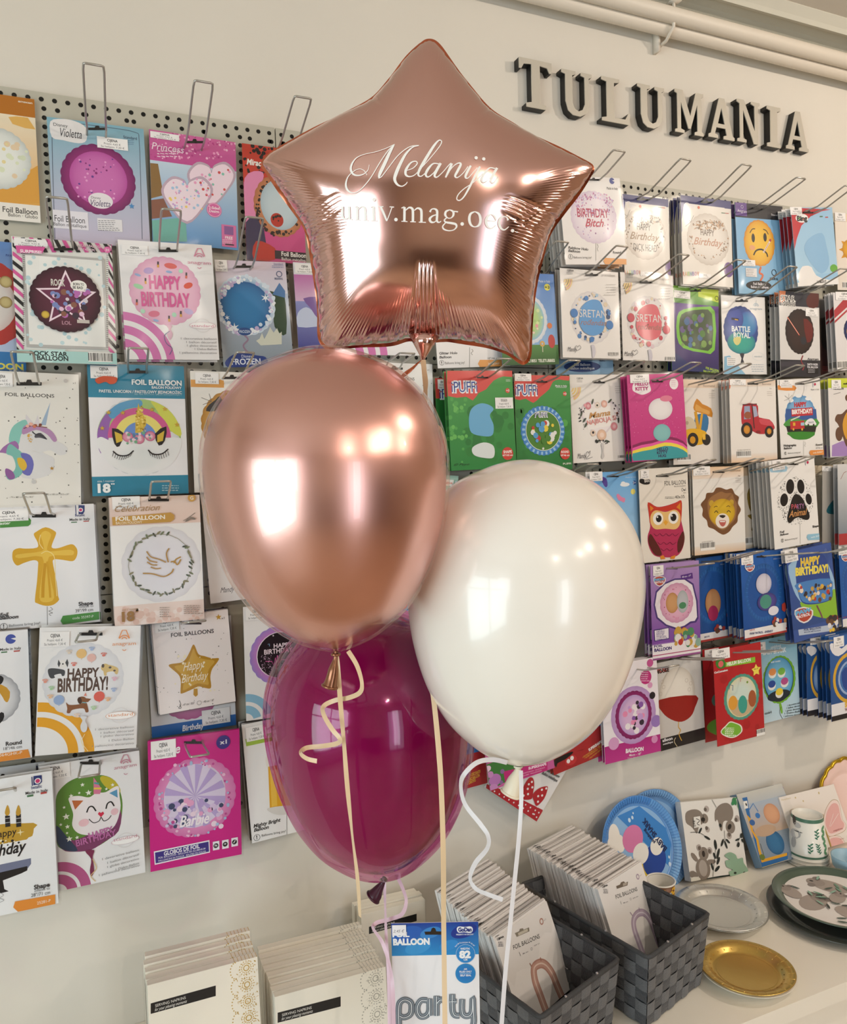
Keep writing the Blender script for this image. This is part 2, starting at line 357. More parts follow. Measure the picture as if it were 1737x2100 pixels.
PHI /= PHI.max()
def samp(A, x, y):
    i = (x-gx[0])/G; j = (y-gy[0])/G; i0 = int(min(max(i, 0), len(gx)-2)); j0 = int(min(max(j, 0), len(gy)-2)); a, b_ = i-i0, j-j0
    return (A[j0, i0]*(1-a)*(1-b_)+A[j0, i0+1]*a*(1-b_)+A[j0+1, i0]*(1-a)*b_+A[j0+1, i0+1]*a*b_)
HMAX = .088
CCs = [(s2l(*p), s2l(*q)) for p, q in [((762,208),(800,250)),((1004,228),(975,262)),((1128,478),(1035,440)),((872,700),(872,566)),((630,470),(700,430))]]
cum = np.concatenate([[0], np.cumsum(np.linalg.norm(np.diff(np.vstack([OL, OL[:1]]), axis=0), axis=1))])
def height(x, y, s=None, dist=None, side=1):
    h = HMAX*max(samp(PHI, x, y), 0)**.56
    p = np.array((x, y))
    for ci, (a, q) in enumerate(CCs):                      # pinch creases running in from the five inner corners
        L = np.linalg.norm(q-a); d = (q-a)/L; t = (p-a) @ d; n_ = abs((p-a) @ np.array((-d[1], d[0])))
        big = ci in (2, 3, 4)
        if -.01 < t < L*1.15:
            fall = max(0, 1-t/(L*1.15))
            off = .017*(1-.35*t/L) if big else 0
            h -= .0045*fall*math.exp(-((n_-off)/.0022)**2)
            if big and n_ < off: h += .0008*math.sin((p-a) @ np.array((-d[1], d[0]))*2*math.pi/.0052)*min(1, max(0, t)/.02)*min(1, fall*5)*min(1, (off-n_)/.003)
    if s is not None:
        amp = .0011*math.exp(-((dist-.02)/.018)**2)
        tipd = min(np.linalg.norm(p-s2l(*t_)) for t_ in tips[1:])
        lower = min(1, max(.12, (.10-y)/.12))
        h += amp*math.sin(s*2*math.pi/.0056)*min(1, max(0, tipd-.02)/.04)*lower
        h += .0018*math.sin(s*2*math.pi/.021+1)*math.exp(-(dist/.016)**2)*lower*side
    return h
NB = len(OL)*2; th_idx = np.linspace(0, len(OL), NB, endpoint=False)
def bpt(k):
    i = int(k) % len(OL); j = (i+1) % len(OL); a = k-int(k); return OL[i]*(1-a)+OL[j]*a, cum[i]+(cum[i+1]-cum[i])*a
C0 = s2l(872, 455)
RN = 84; ts = [1-(1-i/RN)**1.6 for i in range(RN+1)]
vs = [(C0[0], C0[1], height(*C0))]
for t in ts[1:]:
    for k in th_idx:
        bp, s = bpt(k); p = C0+(bp-C0)*t; dist = np.linalg.norm(bp-p)
        vs.append((p[0], p[1], 0 if t > .9999 else height(p[0], p[1], s, dist*.8)))
fs = [(0, 1+k, 1+(k+1) % NB) for k in range(NB)]
for r in range(RN-1):
    fs += [(1+r*NB+k, 1+(r+1)*NB+k, 1+(r+1)*NB+(k+1) % NB, 1+r*NB+(k+1) % NB) for k in range(NB)]
se = empty('foil_balloon', ZD(870, 735, SZ)); tag(se, 'large rose gold foil star balloon with white lettering, top of the bunch', 'balloon')
def sl(v): return ST + SM @ Vector(v) - se.location
M_foil = mat('rose_gold_foil', 'e3b6ad', .15, metal=1.0, bump=.04, bscale=18)
b = MB(); b.add([sl(v) for v in vs], fs); b.build('front_sheet', M_foil, se, True)
b = MB(); b.add([sl((v[0], v[1], -v[2]*.9)) for v in vs], [f[::-1] for f in fs]); b.build('back_sheet', M_foil, se, True)
# flat welded seam around the star
vv = []; ff = []
for i in range(NB):
    p, s = bpt(th_idx[i]); q, _ = bpt(th_idx[(i+2) % NB]); o_, _ = bpt(th_idx[i-2]); t = (q-o_)/np.linalg.norm(q-o_); n_ = np.array((-t[1], t[0]))
    if n_ @ (p-C0) < 0: n_ = -n_
    wd = .0042+.0008*math.sin(s*60); wz = .001*math.sin(s*90)
    for a, z in ((-.001, .0004), (wd*.5, wz*.4), (wd, wz)): m_ = p+n_*a; vv.append(sl((m_[0], m_[1], z-.004*a/.006)))
for i in range(NB):
    j = (i+1) % NB
    for r in range(2): ff.append((i*3+r, j*3+r, j*3+r+1, i*3+r+1))
b = MB(); b.add(vv, ff); b.build('seam', mat('copper_foil', 'd0785a', .2, metal=1.0), se, True)['label'] = 'brighter copper welded rim'
# filling neck and folded tail
b = MB(); P = [ZD(x, y, SZ+.0)-se.location for x, y in ((870, 690), (869, 712), (868, 730), (866, 738))]; b.tube(P, [.021, .012, .005, .003], 16)
b.build('neck', M_foil, se, True)
b = MB(); tl = catmull([(866, 736, 3), (855, 748, 9), (838, 762, 12), (820, 775, 11), (808, 786, 8)], 5); vt = []; ft = []
for i, (x, y, wd) in enumerate(tl):
    q = ZD(x, y, SZ-.02)-se.location; nn = (RT*.55-UP*-.8).normalized()
    for k in (-1, -.5, 0, .5, 1): vt.append(q+nn*(wd*k*SZ/FPX)+FW*(.0015*math.sin(k*5+i*.9)))
for i in range(len(tl)-1):
    for k in range(4): ft.append((i*5+k, i*5+k+1, i*5+k+6, i*5+k+5))
b.add(vt, ft); b.build('tail', mat('copper_foil', ''), se, True)['label'] = 'twisted copper foil filling tail'
# white vinyl lettering on the star
def star_pt(x, y, lift=.0011):
    Z = SZ
    for _ in range(4):
        Q = SM.transposed() @ (ZD(x, y, Z)-ST); Z -= (height(Q.x, Q.y)-Q.z)
    return ZD(x, y, Z-lift)-se.location
def stroke(mb, pts, s=1.0, per=7):
    P = catmull(pts, per); L = []; Rr = []
    for i, p in enumerate(P):
        a = P[max(i-1, 0)][:2]; c = P[min(i+1, len(P)-1)][:2]; t = c-a; t = t/(np.linalg.norm(t)+1e-9); n_ = np.array((-t[1], t[0]))*max(p[2], 2.5)*s/2
        L.append(p[:2]+n_); Rr.append(p[:2]-n_)
    vs = []
    for a, c in zip(L, Rr):
        for k in (0, .5, 1): q = a*(1-k)+c*k; vs.append(star_pt(*cc('g2', q[0], q[1])))
    fs = []
    for i in range(len(P)-1):
        for k in range(2): fs.append((i*3+k, i*3+k+1, i*3+k+4, i*3+k+3))
    mb.add(vs, fs)
def dot(mb, x, y, r):
    vs = [star_pt(*cc('g2', x, y))]+[star_pt(*cc('g2', x+r*math.cos(t*math.pi/10), y+r*math.sin(t*math.pi/10))) for t in range(20)]
    mb.add(vs, [(0, i+1, (i+1) % 20+1) for i in range(20)])
b = MB()
for s_ in [
 [(335,295,5),(325,340,6),(290,375,9),(240,390,12),(195,380,16),(172,340,20),(180,290,16),(220,235,9),(290,202,6),(390,180,6),(480,150,6),(562,112,7)],
 [(205,345,6),(250,332,6),(290,348,6),(315,388,6)],
 [(555,118,7),(500,172,8),(430,275,8),(360,392,8),(300,472,8),(240,530,8),(185,545,10),(142,520,18),(127,470,17),(142,410,10),(175,370,7),(210,345,6)],
 [(556,118,12),(518,185,26),(470,290,30),(432,370,28),(420,408,16)],
 [(416,414,8),(445,400,8),(500,330,8),(580,225,8),(650,162,8),(710,130,8),(777,122,8)],
 [(775,124,9),(720,140,12),(660,200,20),(610,290,28),(575,370,30),(562,425,26),(585,470,18),(625,486,10),(660,468,8),(674,448,7)],
 [(672,345,7),(725,325,8),(762,285,10),(748,264,10),(705,278,14),(665,335,22),(660,380,20),(690,400,12),(740,385,8),(790,332,7)],
 [(788,334,7),(870,245,7),(955,140,8),(980,90,9),(955,78,12),(905,135,22),(825,265,26),(778,350,22),(774,388,16),(800,396,9),(845,360,7)],
 [(955,288,10),(905,285,12),(858,335,22),(838,382,20),(860,403,12),(910,365,8),(965,285,8)],
 [(972,280,22),(935,345,24),(917,392,20),(940,404,10),(992,358,7),(1042,300,8),(1065,280,10)],
 [(1072,282,20),(1045,345,22),(1015,408,14)],
 [(1022,392,7),(1080,312,8),(1130,280,12),(1150,292,20),(1122,350,22),(1100,395,18),(1122,408,9),(1170,370,7),(1215,310,8)],
 [(1240,302,18),(1205,365,22),(1192,405,18),(1215,412,9),(1262,362,7),(1300,320,8)],
 [(1322,310,18),(1275,400,20),(1225,500,18),(1178,580,13),(1140,612,10),(1115,600,9),(1128,560,9),(1175,512,8),(1240,468,7),(1310,412,7),(1345,372,7)],
 [(1455,328,10),(1405,325,12),(1358,378,22),(1337,428,20),(1358,450,12),(1410,412,8),(1465,328,8)],
 [(1474,322,22),(1435,392,24),(1418,440,20),(1442,454,10),(1482,402,7)],
 # univ.mag.oec.
 [(78,672,8),(108,670,9)], [(98,672,20),(98,745,20),(112,776,16),(140,772,9),(156,755,7)], [(140,672,8),(166,672,9)], [(156,672,20),(158,778,20)], [(158,782,8),(182,784,8)],
 [(205,672,8),(228,666,12)], [(228,668,21),(230,782,21)], [(206,786,8),(254,788,8)], [(238,692,8),(262,670,12),(288,672,19),(299,700,21),(302,790,21)], [(278,790,8),(326,793,8)],
 [(348,674,8),(374,664,12)], [(374,666,22),(376,790,22)], [(350,793,8),(408,795,8)],
 [(415,666,9),(462,669,9)], [(436,668,20),(466,732,20),(492,796,14)], [(492,796,8),(516,735,8),(538,672,8)], [(516,669,9),(556,672,9)],
 [(622,680,8),(650,671,12)], [(650,672,22),(648,796,22)], [(622,798,8),(676,801,8)], [(660,700,8),(690,676,14),(716,684,21),(724,712,22),(724,800,22)], [(700,802,8),(750,804,8)], [(736,702,8),(764,682,14),(790,690,21),(800,716,22),(800,804,22)], [(776,806,8),(840,808,8)],
 [(876,716,20),(890,692,10),(918,688,14),(938,704,21),(940,740,21),(938,792,20),(956,808,11),(976,796,7)], [(938,738,9),(898,752,13),(874,778,22),(886,804,19),(914,806,10),(938,786,7)],
 [(1052,696,9),(1020,710,18),(1012,742,20),(1034,768,10),(1064,768,9),(1084,744,18),(1082,712,19),(1052,696,9)], [(1080,708,9),(1126,714,12)], [(1024,768,9),(1004,788,12),(1018,806,16),(1064,814,20),(1104,824,20),(1112,848,15),(1088,874,9),(1044,882,10),(1000,868,14),(990,842,12),(1014,812,8)],
 [(1276,712,9),(1238,732,20),(1226,780,24),(1240,828,20),(1274,848,9),(1312,832,20),(1326,786,24),(1312,734,20),(1276,712,9)],
 [(1380,790,8),(1458,796,9),(1454,760,18),(1424,738,9),(1390,756,18),(1376,798,23),(1388,842,20),(1424,862,13),(1466,832,7)],
 [(1572,790,20),(1560,764,12),(1532,756,10),(1502,776,19),(1492,820,23),(1508,860,20),(1540,874,12),(1578,846,7)]]:
    stroke(b, s_)
for d_ in [(1287,233,15),(1355,243,15),(378,605,16),(573,783,16),(1163,822,16),(1612,882,15)]: dot(b, *d_)
b.build('lettering', mat('white_vinyl', 'faf6f0', .35), se)['label'] = 'white script and serif lettering'
# ---- ribbons
def ribbon(pts, width, col, label, tw=0.0, group=None, curl=False):
    P = catmull(pts, 10); vs = []; fs = []; base = ZD(*P[-1][:3])
    for i, p in enumerate(P):
        q = ZD(*p[:3]); a = ZD(*P[max(i-1, 0)][:3]); c = ZD(*P[min(i+1, len(P)-1)][:3]); t = (c-a).normalized()
        side = t.cross(FW).normalized(); nrm = t.cross(side); ang = p[3] if len(p) > 3 else tw*i/len(P)
        d = (side*math.cos(ang)+nrm*math.sin(ang))*width/2
        vs += [q-d-base, q-base+nrm*.0002, q+d-base]
    for i in range(len(P)-1): fs += [(i*3, i*3+1, i*3+4, i*3+3), (i*3+1, i*3+2, i*3+5, i*3+4)]
    b = MB(); b.add(vs, fs); o = b.build('curling_ribbon' if curl else 'balloon_ribbon', mat('ribbon_'+col, col, .4, sheen=.3, coat=.15), smooth=True, loc=base)
    tag(o, label, 'ribbon', group); return o
PE = 'e3c39b'; WH = 'dcd5d6'; PK = 'dcb8c6'
ribbon([(690,1345,.93,0),(694,1380,.93,.3),(698,1440,.94,0),(705,1520,.95,.5),(712,1610,.96,.1),(722,1710,.98,.9),(733,1800,1.0,.5),(738,1880,1.02,.8)], .0058, PE, 'pale peach ribbon hanging from the rose gold latex balloon across the magenta one')
ribbon([(714,1335,.93,0),(732,1365,.92,.2),(742,1400,.91,.6),(738,1420,.92,.3),(715,1431,.94,.2),(688,1436,.95,.2),(664,1448,.95,.3),(664,1466,.94,.1),(680,1494,.93,0),(697,1516,.925,.3),(690,1525,.935,.3),(662,1530,.95,.2),(628,1534,.955,.3),(617,1545,.94,.2),(630,1556,.93,.1),(650,1561,.925,0)], .0056, PE, 'curled peach ribbon end dangling from the rose gold latex balloon', curl=True)
ribbon([(868,738,1.05,0),(872,790,1.06,.5),(875,860,1.08,1.2),(880,1000,1.1,.3),(878,1200,1.08,0),(878,1345,1.02,.1),(890,1440,1.0,.3),(899,1530,.985,.1),(905,1620,.985,.3),(909,1750,1.0,.2),(910,1900,1.04,.3),(913,2140,1.03,.2)], .0068, PE, 'long peach ribbon running down from the foil star between the latex balloons')
ribbon([(866,740,1.06,0),(874,785,1.07,.4),(868,818,1.08,.3),(862,845,1.09,.2),(880,868,1.09,.3),(900,878,1.08,.3),(912,905,1.07,.6),(911,930,1.08,.4),(903,948,1.09,.3),(890,965,1.1,.2)], .0058, PE, 'curled peach ribbon end showing at the right of the rose gold latex balloon', curl=True)
ribbon([(1068,1580,.97,.2),(1069,1640,.97,.4),(1064,1720,.965,.2),(1056,1800,.96,.1),(1046,1900,.95,.1),(1036,2000,.94,.1),(1026,2140,.93,.1)], .0052, WH, 'long pale ribbon hanging from the white latex balloon in front of the baskets')
ribbon([(1040,1564,.97,0),(1010,1558,.965,.2),(978,1564,.96,.4),(952,1588,.96,.5),(945,1612,.97,.7),(954,1650,.97,.4),(985,1690,.96,.1),(1001,1715,.955,.5),(999,1740,.96,.8),(975,1770,.97,.4),(964,1800,.975,.8),(975,1822,.97,.2),(1000,1834,.96,.1),(1031,1845,.955,0)], .0058, WH, 'curled white ribbon end beside the white latex balloon', curl=True)
ribbon([(788,1803,1.16,.3),(790,1860,1.15,.9),(792,1920,1.13,.6),(797,2000,1.12,.2),(800,2140,1.1,.2)], .0055, PK, 'pink ribbon hanging from the magenta balloon beside the blue header pack')
ribbon([(812,1792,1.16,0),(827,1825,1.14,.3),(833,1850,1.13,.6),(824,1875,1.14,.3),(800,1885,1.15,.2),(772,1893,1.15,.2),(766,1905,1.14,.3),(785,1935,1.12,.1),(800,1985,1.11,.6),(806,2040,1.1,.2),(808,2140,1.1,.2)], .0058, PK, 'curled pink ribbon looping beside the blue header pack', curl=True)
# ================================================================== PRINTED PACKS
TXT = {}
def text_mesh(s, bold=0.0, shear=0.0, sp=1.0):
    k = (s, bold, shear, sp)
    if k in TXT: return TXT[k]
    cu = bpy.data.curves.new('lettering', 'FONT'); cu.body = s; cu.offset = bold; cu.shear = shear; cu.resolution_u = 3; cu.space_character = sp
    o = bpy.data.objects.new('lettering', cu); COL.objects.link(o)
    bpy.context.view_layer.update()
    me = o.evaluated_get(bpy.context.evaluated_depsgraph_get()).to_mesh()
    vs = [(v.co.x, v.co.y) for v in me.vertices]; fs = [tuple(p.vertices) for p in me.polygons]
    bpy.data.objects.remove(o); bpy.data.curves.remove(cu)
    if vs:
        x0 = min(v[0] for v in vs); x1 = max(v[0] for v in vs)
    else: x0, x1 = 0, 1
    TXT[k] = (vs, fs, x0, x1); return TXT[k]
CAPH = .729 if False else .7
LAY = .000035
def mixc(a, b, t):
    A = lin(a); B = lin(b); return tuple(A[i]*(1-t)+B[i]*t for i in range(3))
class Art:
    """Print on a flat sheet. Positions are read in crop pixels of the photograph and carried to the sheet's own plane."""
    def __init__(s, crop, TL, TR, BL, d=.05, dt=None, plane=None, thick=.0012, base='f2efec', flat=None):
        s.crop = crop; k = lambda p: cc(crop, *p)
        if plane:                                           # (point, normal)
            P0, N = plane
            hit = lambda p: (lambda r: CAM + r*((P0-CAM).dot(N)/r.dot(N)))(ray(*k(p)))
            A, B_, C_ = hit(TL), hit(TR), hit(BL)
        else:
            A, B_, C_ = W(*k(TL), dt if dt is not None else d), W(*k(TR), dt if dt is not None else d), W(*k(BL), d)
        u = (B_-A); v = (C_-A); s.w = u.length; s.h = v.length
        u.normalize(); v.normalize(); ang = math.acos(max(-1, min(1, u.dot(v)))); corr = (ang-math.pi/2)/2
        n = u.cross(v).normalized(); q = Matrix.Rotation(corr, 3, n); u = (q @ u).normalized(); v = n.cross(u).normalized()
        s.n = u.cross(v).normalized()                       # away from the viewer
        if s.n.dot(A-CAM) < 0: s.n = -s.n
        cen = (B_+C_)/2 if not flat else (B_+C_)/2
        s.o = cen - u*s.w/2 - v*s.h/2; s.u = u; s.v = v; s.P0 = s.o
        s.m = MB(); s.lay = 1; s.thick = thick; s.base = base
        x, z = s.w/2, s.h
        s.m.box((-x, 0, 0), (x, thick, z), base)
        s.rot = Matrix((u, s.n, -v)).transposed(); s.org = s.o + u*s.w/2 + v*s.h
        s.det = None
    def L(s, x, y):                                        # crop pixel -> sheet coordinates (x right, z up, origin bottom centre)
        r = ray(*cc(s.crop, x, y)); P = CAM + r*((s.P0-CAM).dot(s.n)/r.dot(s.n)) - s.o
        return P.dot(s.u)-s.w/2, s.h-P.dot(s.v)
    def cl(s, x, z): return max(-s.w/2, min(s.w/2, x)), max(0, min(s.h, z))
    def put(s, pts, fs, col=None, cols=None, clip=True, k=0):   # k = vertices per overlapping piece: each piece lies a hair above the last
        y = -LAY*s.lay
        if clip: pts = [s.cl(*p) for p in pts]
        s.m.add([(p[0], y-(0 if not k else (i//k % 24)*1.3e-6), p[1]) for i, p in enumerate(pts)], fs, col, cols)
    def nx(s): s.lay += 1; return s
    def R(s, x0, y0, x1, y1, c, c2=None):                   # rectangle, optional second colour at the bottom
        s.nx(); a, b_ = s.L(x0, y0); c_, d_ = s.L(x1, y1)
        s.put([(a, b_), (c_, b_), (c_, d_), (a, d_)], [(0, 3, 2, 1)], None if c2 else c, [c, c, c2, c2] if c2 else None); return s
    def F(s, f0, f1, c, c2=None, x0=0, x1=1):               # full band between fractions of the height, fractions of the width
        s.nx(); z0, z1 = s.h*(1-f0), s.h*(1-f1); a, b_ = s.w*(x0-.5), s.w*(x1-.5)
        s.put([(a, z0), (b_, z0), (b_, z1), (a, z1)], [(0, 3, 2, 1)], None if c2 else c, [c, c, c2, c2] if c2 else None); return s
    def P(s, pts, c, smooth=0):
        s.nx(); q = [s.L(*p) for p in pts]
        if smooth: q = [tuple(p) for p in catmull(q, smooth, True)]
        q = [s.cl(*p) for p in q]
        t = tessellate_polygon([[Vector((a, b_, 0)) for a, b_ in q]]); s.put(q, [tuple(i) for i in t], c); return s
    def E(s, x, y, rx, ry, c, c2=None, rot=0, n=28, sc=0, sca=.03, ring=None):   # ellipse; sc = number of scallops; c2 = rim colour
        s.nx(); X, Z = s.L(x, y); X2, _ = s.L(x+rx, y); _, Z2 = s.L(x, y+ry); ax, az = abs(X2-X), abs(Z2-Z); ca, sa = math.cos(rot), math.sin(rot)
        if sc: n = max(n, sc*4)
        def pt(t, k):
            r = k*(1+(sca*abs(math.sin(t*sc/2))-sca*.6 if sc and k > .9 else 0)); a, b_ = ax*r*math.cos(t), az*r*math.sin(t); return X+a*ca-b_*sa, Z+a*sa+b_*ca
        T_ = [2*math.pi*i/n for i in range(n)]
        if ring:
            q = [pt(t, 1) for t in T_]+[pt(t, ring) for t in T_]; s.put(q, [(i, (i+1) % n, (i+1) % n+n, i+n) for i in range(n)], c)
        elif c2:
            ks = [0, .55, .8, .93, 1]; q = [(X, Z)]; cols = [c]
            for k in ks[1:]:
                q += [pt(t, k) for t in T_]; cols += [mixc(c, c2, k**4)]*n
            fs = [(0, 1+i, 1+(i+1) % n) for i in range(n)]
            for r in range(len(ks)-2): fs += [(1+r*n+i, 1+(r+1)*n+i, 1+(r+1)*n+(i+1) % n, 1+r*n+(i+1) % n) for i in range(n)]
            s.put(q, fs, None, cols)
        else: s.put([(X, Z)]+[pt(t, 1) for t in T_], [(0, 1+i, 1+(i+1) % n) for i in range(n)], c)
        return s
    def C(s, x, y, r, c, c2=None, **k):                     # circle on the sheet, radius in vertical crop pixels
        X, Z = s.L(x, y); _, Z2 = s.L(x, y+r); rr = abs(Z-Z2); X2, _ = s.L(x+r, y); rx = r*rr/max(abs(X2-X), 1e-6)
        return s.E(x, y, rx, r, c, c2, **k)
    def S(s, pts, wd, c, smooth=4):                         # stroke, width in crop pixels
        s.nx(); q = [np.array(s.L(*p)) for p in pts]; _, z0 = s.L(*pts[0]); _, z1 = s.L(pts[0][0], pts[0][1]+wd); hw = abs(z1-z0)/2
        if smooth and len(q) > 2: q = catmull(q, smooth)
        vs = []
        for i, p in enumerate(q):
            t = q[min(i+1, len(q)-1)]-q[max(i-1, 0)]; t = t/(np.linalg.norm(t)+1e-9); n_ = np.array((-t[1], t[0]))*hw; vs += [tuple(p+n_), tuple(p-n_)]
        s.put(vs, [(i*2, i*2+1, i*2+3, i*2+2) for i in range(len(q)-1)], c, k=2); return s
    def T(s, x0, y0, x1, y1, t, c, b=0.0, sh=0.0, r=0.0, clip=True): # text fitted between (x0,y0) cap top-left and x1; y1 = baseline at the left
        s.nx(); a, zt = s.L(x0, y0); b0, zb = s.L(x0, y1); c_, _ = s.L(x1, y1); vs, fs, m0, m1 = text_mesh(t, b, sh)
        if not vs: return s
        sx = (c_-b0)/(m1-m0); sz = (zt-zb)/CAPH; ca, sa = math.cos(r), math.sin(r)
        q = []
        for vx, vy in vs:
            X, Z = (vx-m0)*sx, vy*sz; q.append((b0+X*ca-Z*sa, zb+X*sa+Z*ca))
        s.put(q, fs, c, clip=clip); return s
    def TR(s, x0, y0, lx, ly, hgt, t, c, b=0.0, sh=0):      # free-angle text: baseline from (x0,y0) to (lx,ly), height in crop px
        s.nx(); A = np.array(s.L(x0, y0)); B_ = np.array(s.L(lx, ly)); _, z0 = s.L(x0, y0+hgt); H = abs(A[1]-z0); vs, fs, m0, m1 = text_mesh(t, b, sh)
        d = (B_-A); Ln = np.linalg.norm(d); d = d/Ln; n_ = np.array((-d[1], d[0])); sx = Ln/(m1-m0)
        s.put([tuple(A+d*((vx-m0)*sx)+n_*(vy*H/CAPH)) for vx, vy in vs], fs, c); return s
    def BC(s, x0, y0, x1, y1, c='2a2a2a', n=22):            # bar code
        s.R(x0, y0, x1, y1, 'f4f2ee'); rnd = random.Random(int(x0)); x = x0+1
        a, zt = s.L(x0, y0+(y1-y0)*.08); _, zb = s.L(x0, y1-(y1-y0)*.15); e_, _ = s.L(x1, y0); s.nx(); st_ = (e_-a)/n; vs = []; fs = []
        for i in range(n):
            wd = st_*(.3+.5*rnd.random()); q = a+i*st_; k = len(vs); vs += [(q, zt), (q+wd, zt), (q+wd, zb), (q, zb)]; fs.append((k, k+3, k+2, k+1))
        s.put(vs, fs, c); return s
    def slot(s, x, y, wd=60, c='1b1917'):                   # euro hanging hole with its round notch
        h_ = wd*.13; s.P([(x-wd, y-h_), (x-wd*.25, y-h_), (x-wd*.15, y-h_*2.6), (x+wd*.15, y-h_*2.6), (x+wd*.25, y-h_), (x+wd, y-h_), (x+wd, y+h_), (x-wd, y+h_)], c); return s
    def star(s, x, y, r, c, k=.42, a0=0.0, n=5):
        pts = []; X, Z = s.L(x, y); _, Z2 = s.L(x, y+r); R_ = abs(Z-Z2); s.nx()
        for i in range(2*n): q = R_*(1 if i % 2 == 0 else k); t = a0+math.pi/2+i*math.pi/n; pts.append((X+q*math.cos(t), Z+q*math.sin(t)))
        s.put([(X, Z)]+pts, [(0, 1+i, 1+(i+1) % (2*n)) for i in range(2*n)], c); return s
    def arcs(s, x, y, rads, wd, c, a0=0, a1=math.pi/2):     # concentric arcs about (x,y)
        X, Z = s.L(x, y)
        for r in rads:
            _, Z2 = s.L(x, y+r); _, Z3 = s.L(x, y+r-wd); R1, R2 = abs(Z-Z2), abs(Z-Z3); s.nx(); n = 20; q = []
            for i in range(n+1): t = a0+(a1-a0)*i/n; q += [(X+R1*math.cos(t), Z+R1*math.sin(t)), (X+R2*math.cos(t), Z+R2*math.sin(t))]
            s.put(q, [(i*2, i*2+1, i*2+3, i*2+2) for i in range(n)], c)
        return s
    def dots(s, x0, y0, x1, y1, n, r, cols, seed=1, ell=None, inner=0):
        rnd = random.Random(seed); s.nx(); vs = []; fs = []; cs = []
        for i in range(n):
            if ell:
                t = rnd.random()*6.283; k = (inner+(1-inner)*rnd.random())**.5 if not inner else inner+(1-inner)*rnd.random(); x = (x0+x1)/2+(x1-x0)/2*k*math.cos(t); y = (y0+y1)/2+(y1-y0)/2*k*math.sin(t)
            else: x = rnd.uniform(x0, x1); y = rnd.uniform(y0, y1)
            X, Z = s.L(x, y); rr = r*(.6+.8*rnd.random()); _, Z2 = s.L(x, y+rr); q = abs(Z-Z2); k = len(vs); c = lin(rnd.choice(cols))
            vs += [(X+q*math.cos(a*math.pi/4), Z+q*math.sin(a*math.pi/4)) for a in range(8)]; cs += [c]*8; fs.append(tuple(range(k, k+8)))
        s.put(vs, fs, None, cs, k=8); return s
    def lines(s, x0, y0, x1, n, dy, wd, c, right=False, seed=3):   # a block of very small print
        rnd = random.Random(seed); s.nx(); vs = []; fs = []
        for i in range(n):
            f_ = .65+.35*rnd.random(); a, e_ = (x1-(x1-x0)*f_, x1) if right else (x0, x0+(x1-x0)*f_); y = y0+i*dy; x = a
            while x < e_:
                l = min((x1-x0)*(.05+.1*rnd.random()), e_-x); p0 = s.L(x, y); p1 = s.L(x+l, y+wd); k = len(vs)
                vs += [(p0[0], p0[1]), (p1[0], p0[1]), (p1[0], p1[1]), (p0[0], p1[1])]; fs.append((k, k+3, k+2, k+1)); x += l+(x1-x0)*.03
        if vs: s.put(vs, fs, c)
        return s
    def price(s, x0, y0, x1, y1, c='f6f4f3', lab='CIJENA'):        # stuck-on price label: a part of its own
        s.pl = getattr(s, 'pl', []); a, zt = s.L(x0, y0); e_, zb = s.L(x1, y1); wd, ht = e_-a, zt-zb
        m = MB(); m.box((a, -.0014, zb), (e_, -.0011, zt), c)
        def tx(t, fx0, fx1, f0, f1, col, bo):
            vs, fs, m0, m1 = text_mesh(t, bo, 0); sx = wd*(fx1-fx0)/(m1-m0); sz = ht*(f1-f0)/CAPH
            m.add([(a+wd*fx0+(q[0]-m0)*sx, -.00145, zt-ht*f1+q[1]*sz) for q in vs], fs, col)
        tx(lab, .33, .67, .14, .36, '1d1d1f', .02); tx('Prazni: 4,65 €', .22, .76, .48, .64, '55555a', 0); tx('Sa helijem: 7,30 €', .12, .88, .74, .9, '55555a', 0)
        s.pl.append(m); return s
NPK = [0]
def film_mesh(wd, ht, seed, mg=.004):
    rnd = random.Random(seed); b = MB(); nx_, nz_ = 10, 12; vs = []
    ph = [rnd.uniform(0, 6) for _ in range(4)]
    for j in range(nz_+1):
        for i in range(nx_+1):
            x = -wd/2-mg+(wd+2*mg)*i/nx_; z = -mg+(ht+2*mg)*j/nz_
            e_ = 1 if 0 < i < nx_ and 0 < j < nz_ else 0
            y = -.0026-e_*(.0006*math.sin(i*1.1+ph[0]+j*.25)+.0006*math.sin(j*.8+ph[1]-i*.4))+(.001 if not e_ else 0); vs.append((x, y, z))
    b.add(vs, [(j*(nx_+1)+i, j*(nx_+1)+i+1, (j+1)*(nx_+1)+i+1, (j+1)*(nx_+1)+i) for j in range(nz_) for i in range(nx_)])
    b.add([(-wd/2-mg, .0022, -mg), (wd/2+mg, .0022, -mg), (wd/2+mg, .0022, ht+mg), (-wd/2-mg, .0022, ht+mg)], [(0, 3, 2, 1)])
    return b
def finish(s, label, stack=0, step=.007, jit=.002, film=True, group=None, glabel=None, name='foil_balloon_pack', cat='balloon pack', dirv=None, dz=0.0, hide_label=False):
    e = empty(name, s.org, s.rot.to_euler()); NPK[0] += 1
    s.m.build('card', INK, e)
    for m in getattr(s, 'pl', []): m.build('price_label', INK, e)['label'] = 'white price sticker'
    if film: film_mesh(s.w, s.h, NPK[0]).build('clear_sleeve', FILM, e, True)
    tag(e, label, cat, glabel and group)
    rnd = random.Random(NPK[0]); dv = Vector(dirv) if dirv else Vector((0, 1, 0))
    for i in range(stack):                                 # packs hanging behind it on the same hook
        c = copy_tree(e); c.location = s.org + dv*step*(i+1) + Vector((rnd.uniform(-jit, jit), 0, dz*(i+1)+rnd.uniform(-jit, jit)*.6))
        tag(c, glabel or 'same pack again, behind the '+' '.join(label.split(',')[0].split()[:8]), cat, group or 'packs stacked on one hook behind the '+label[:60])
    return e
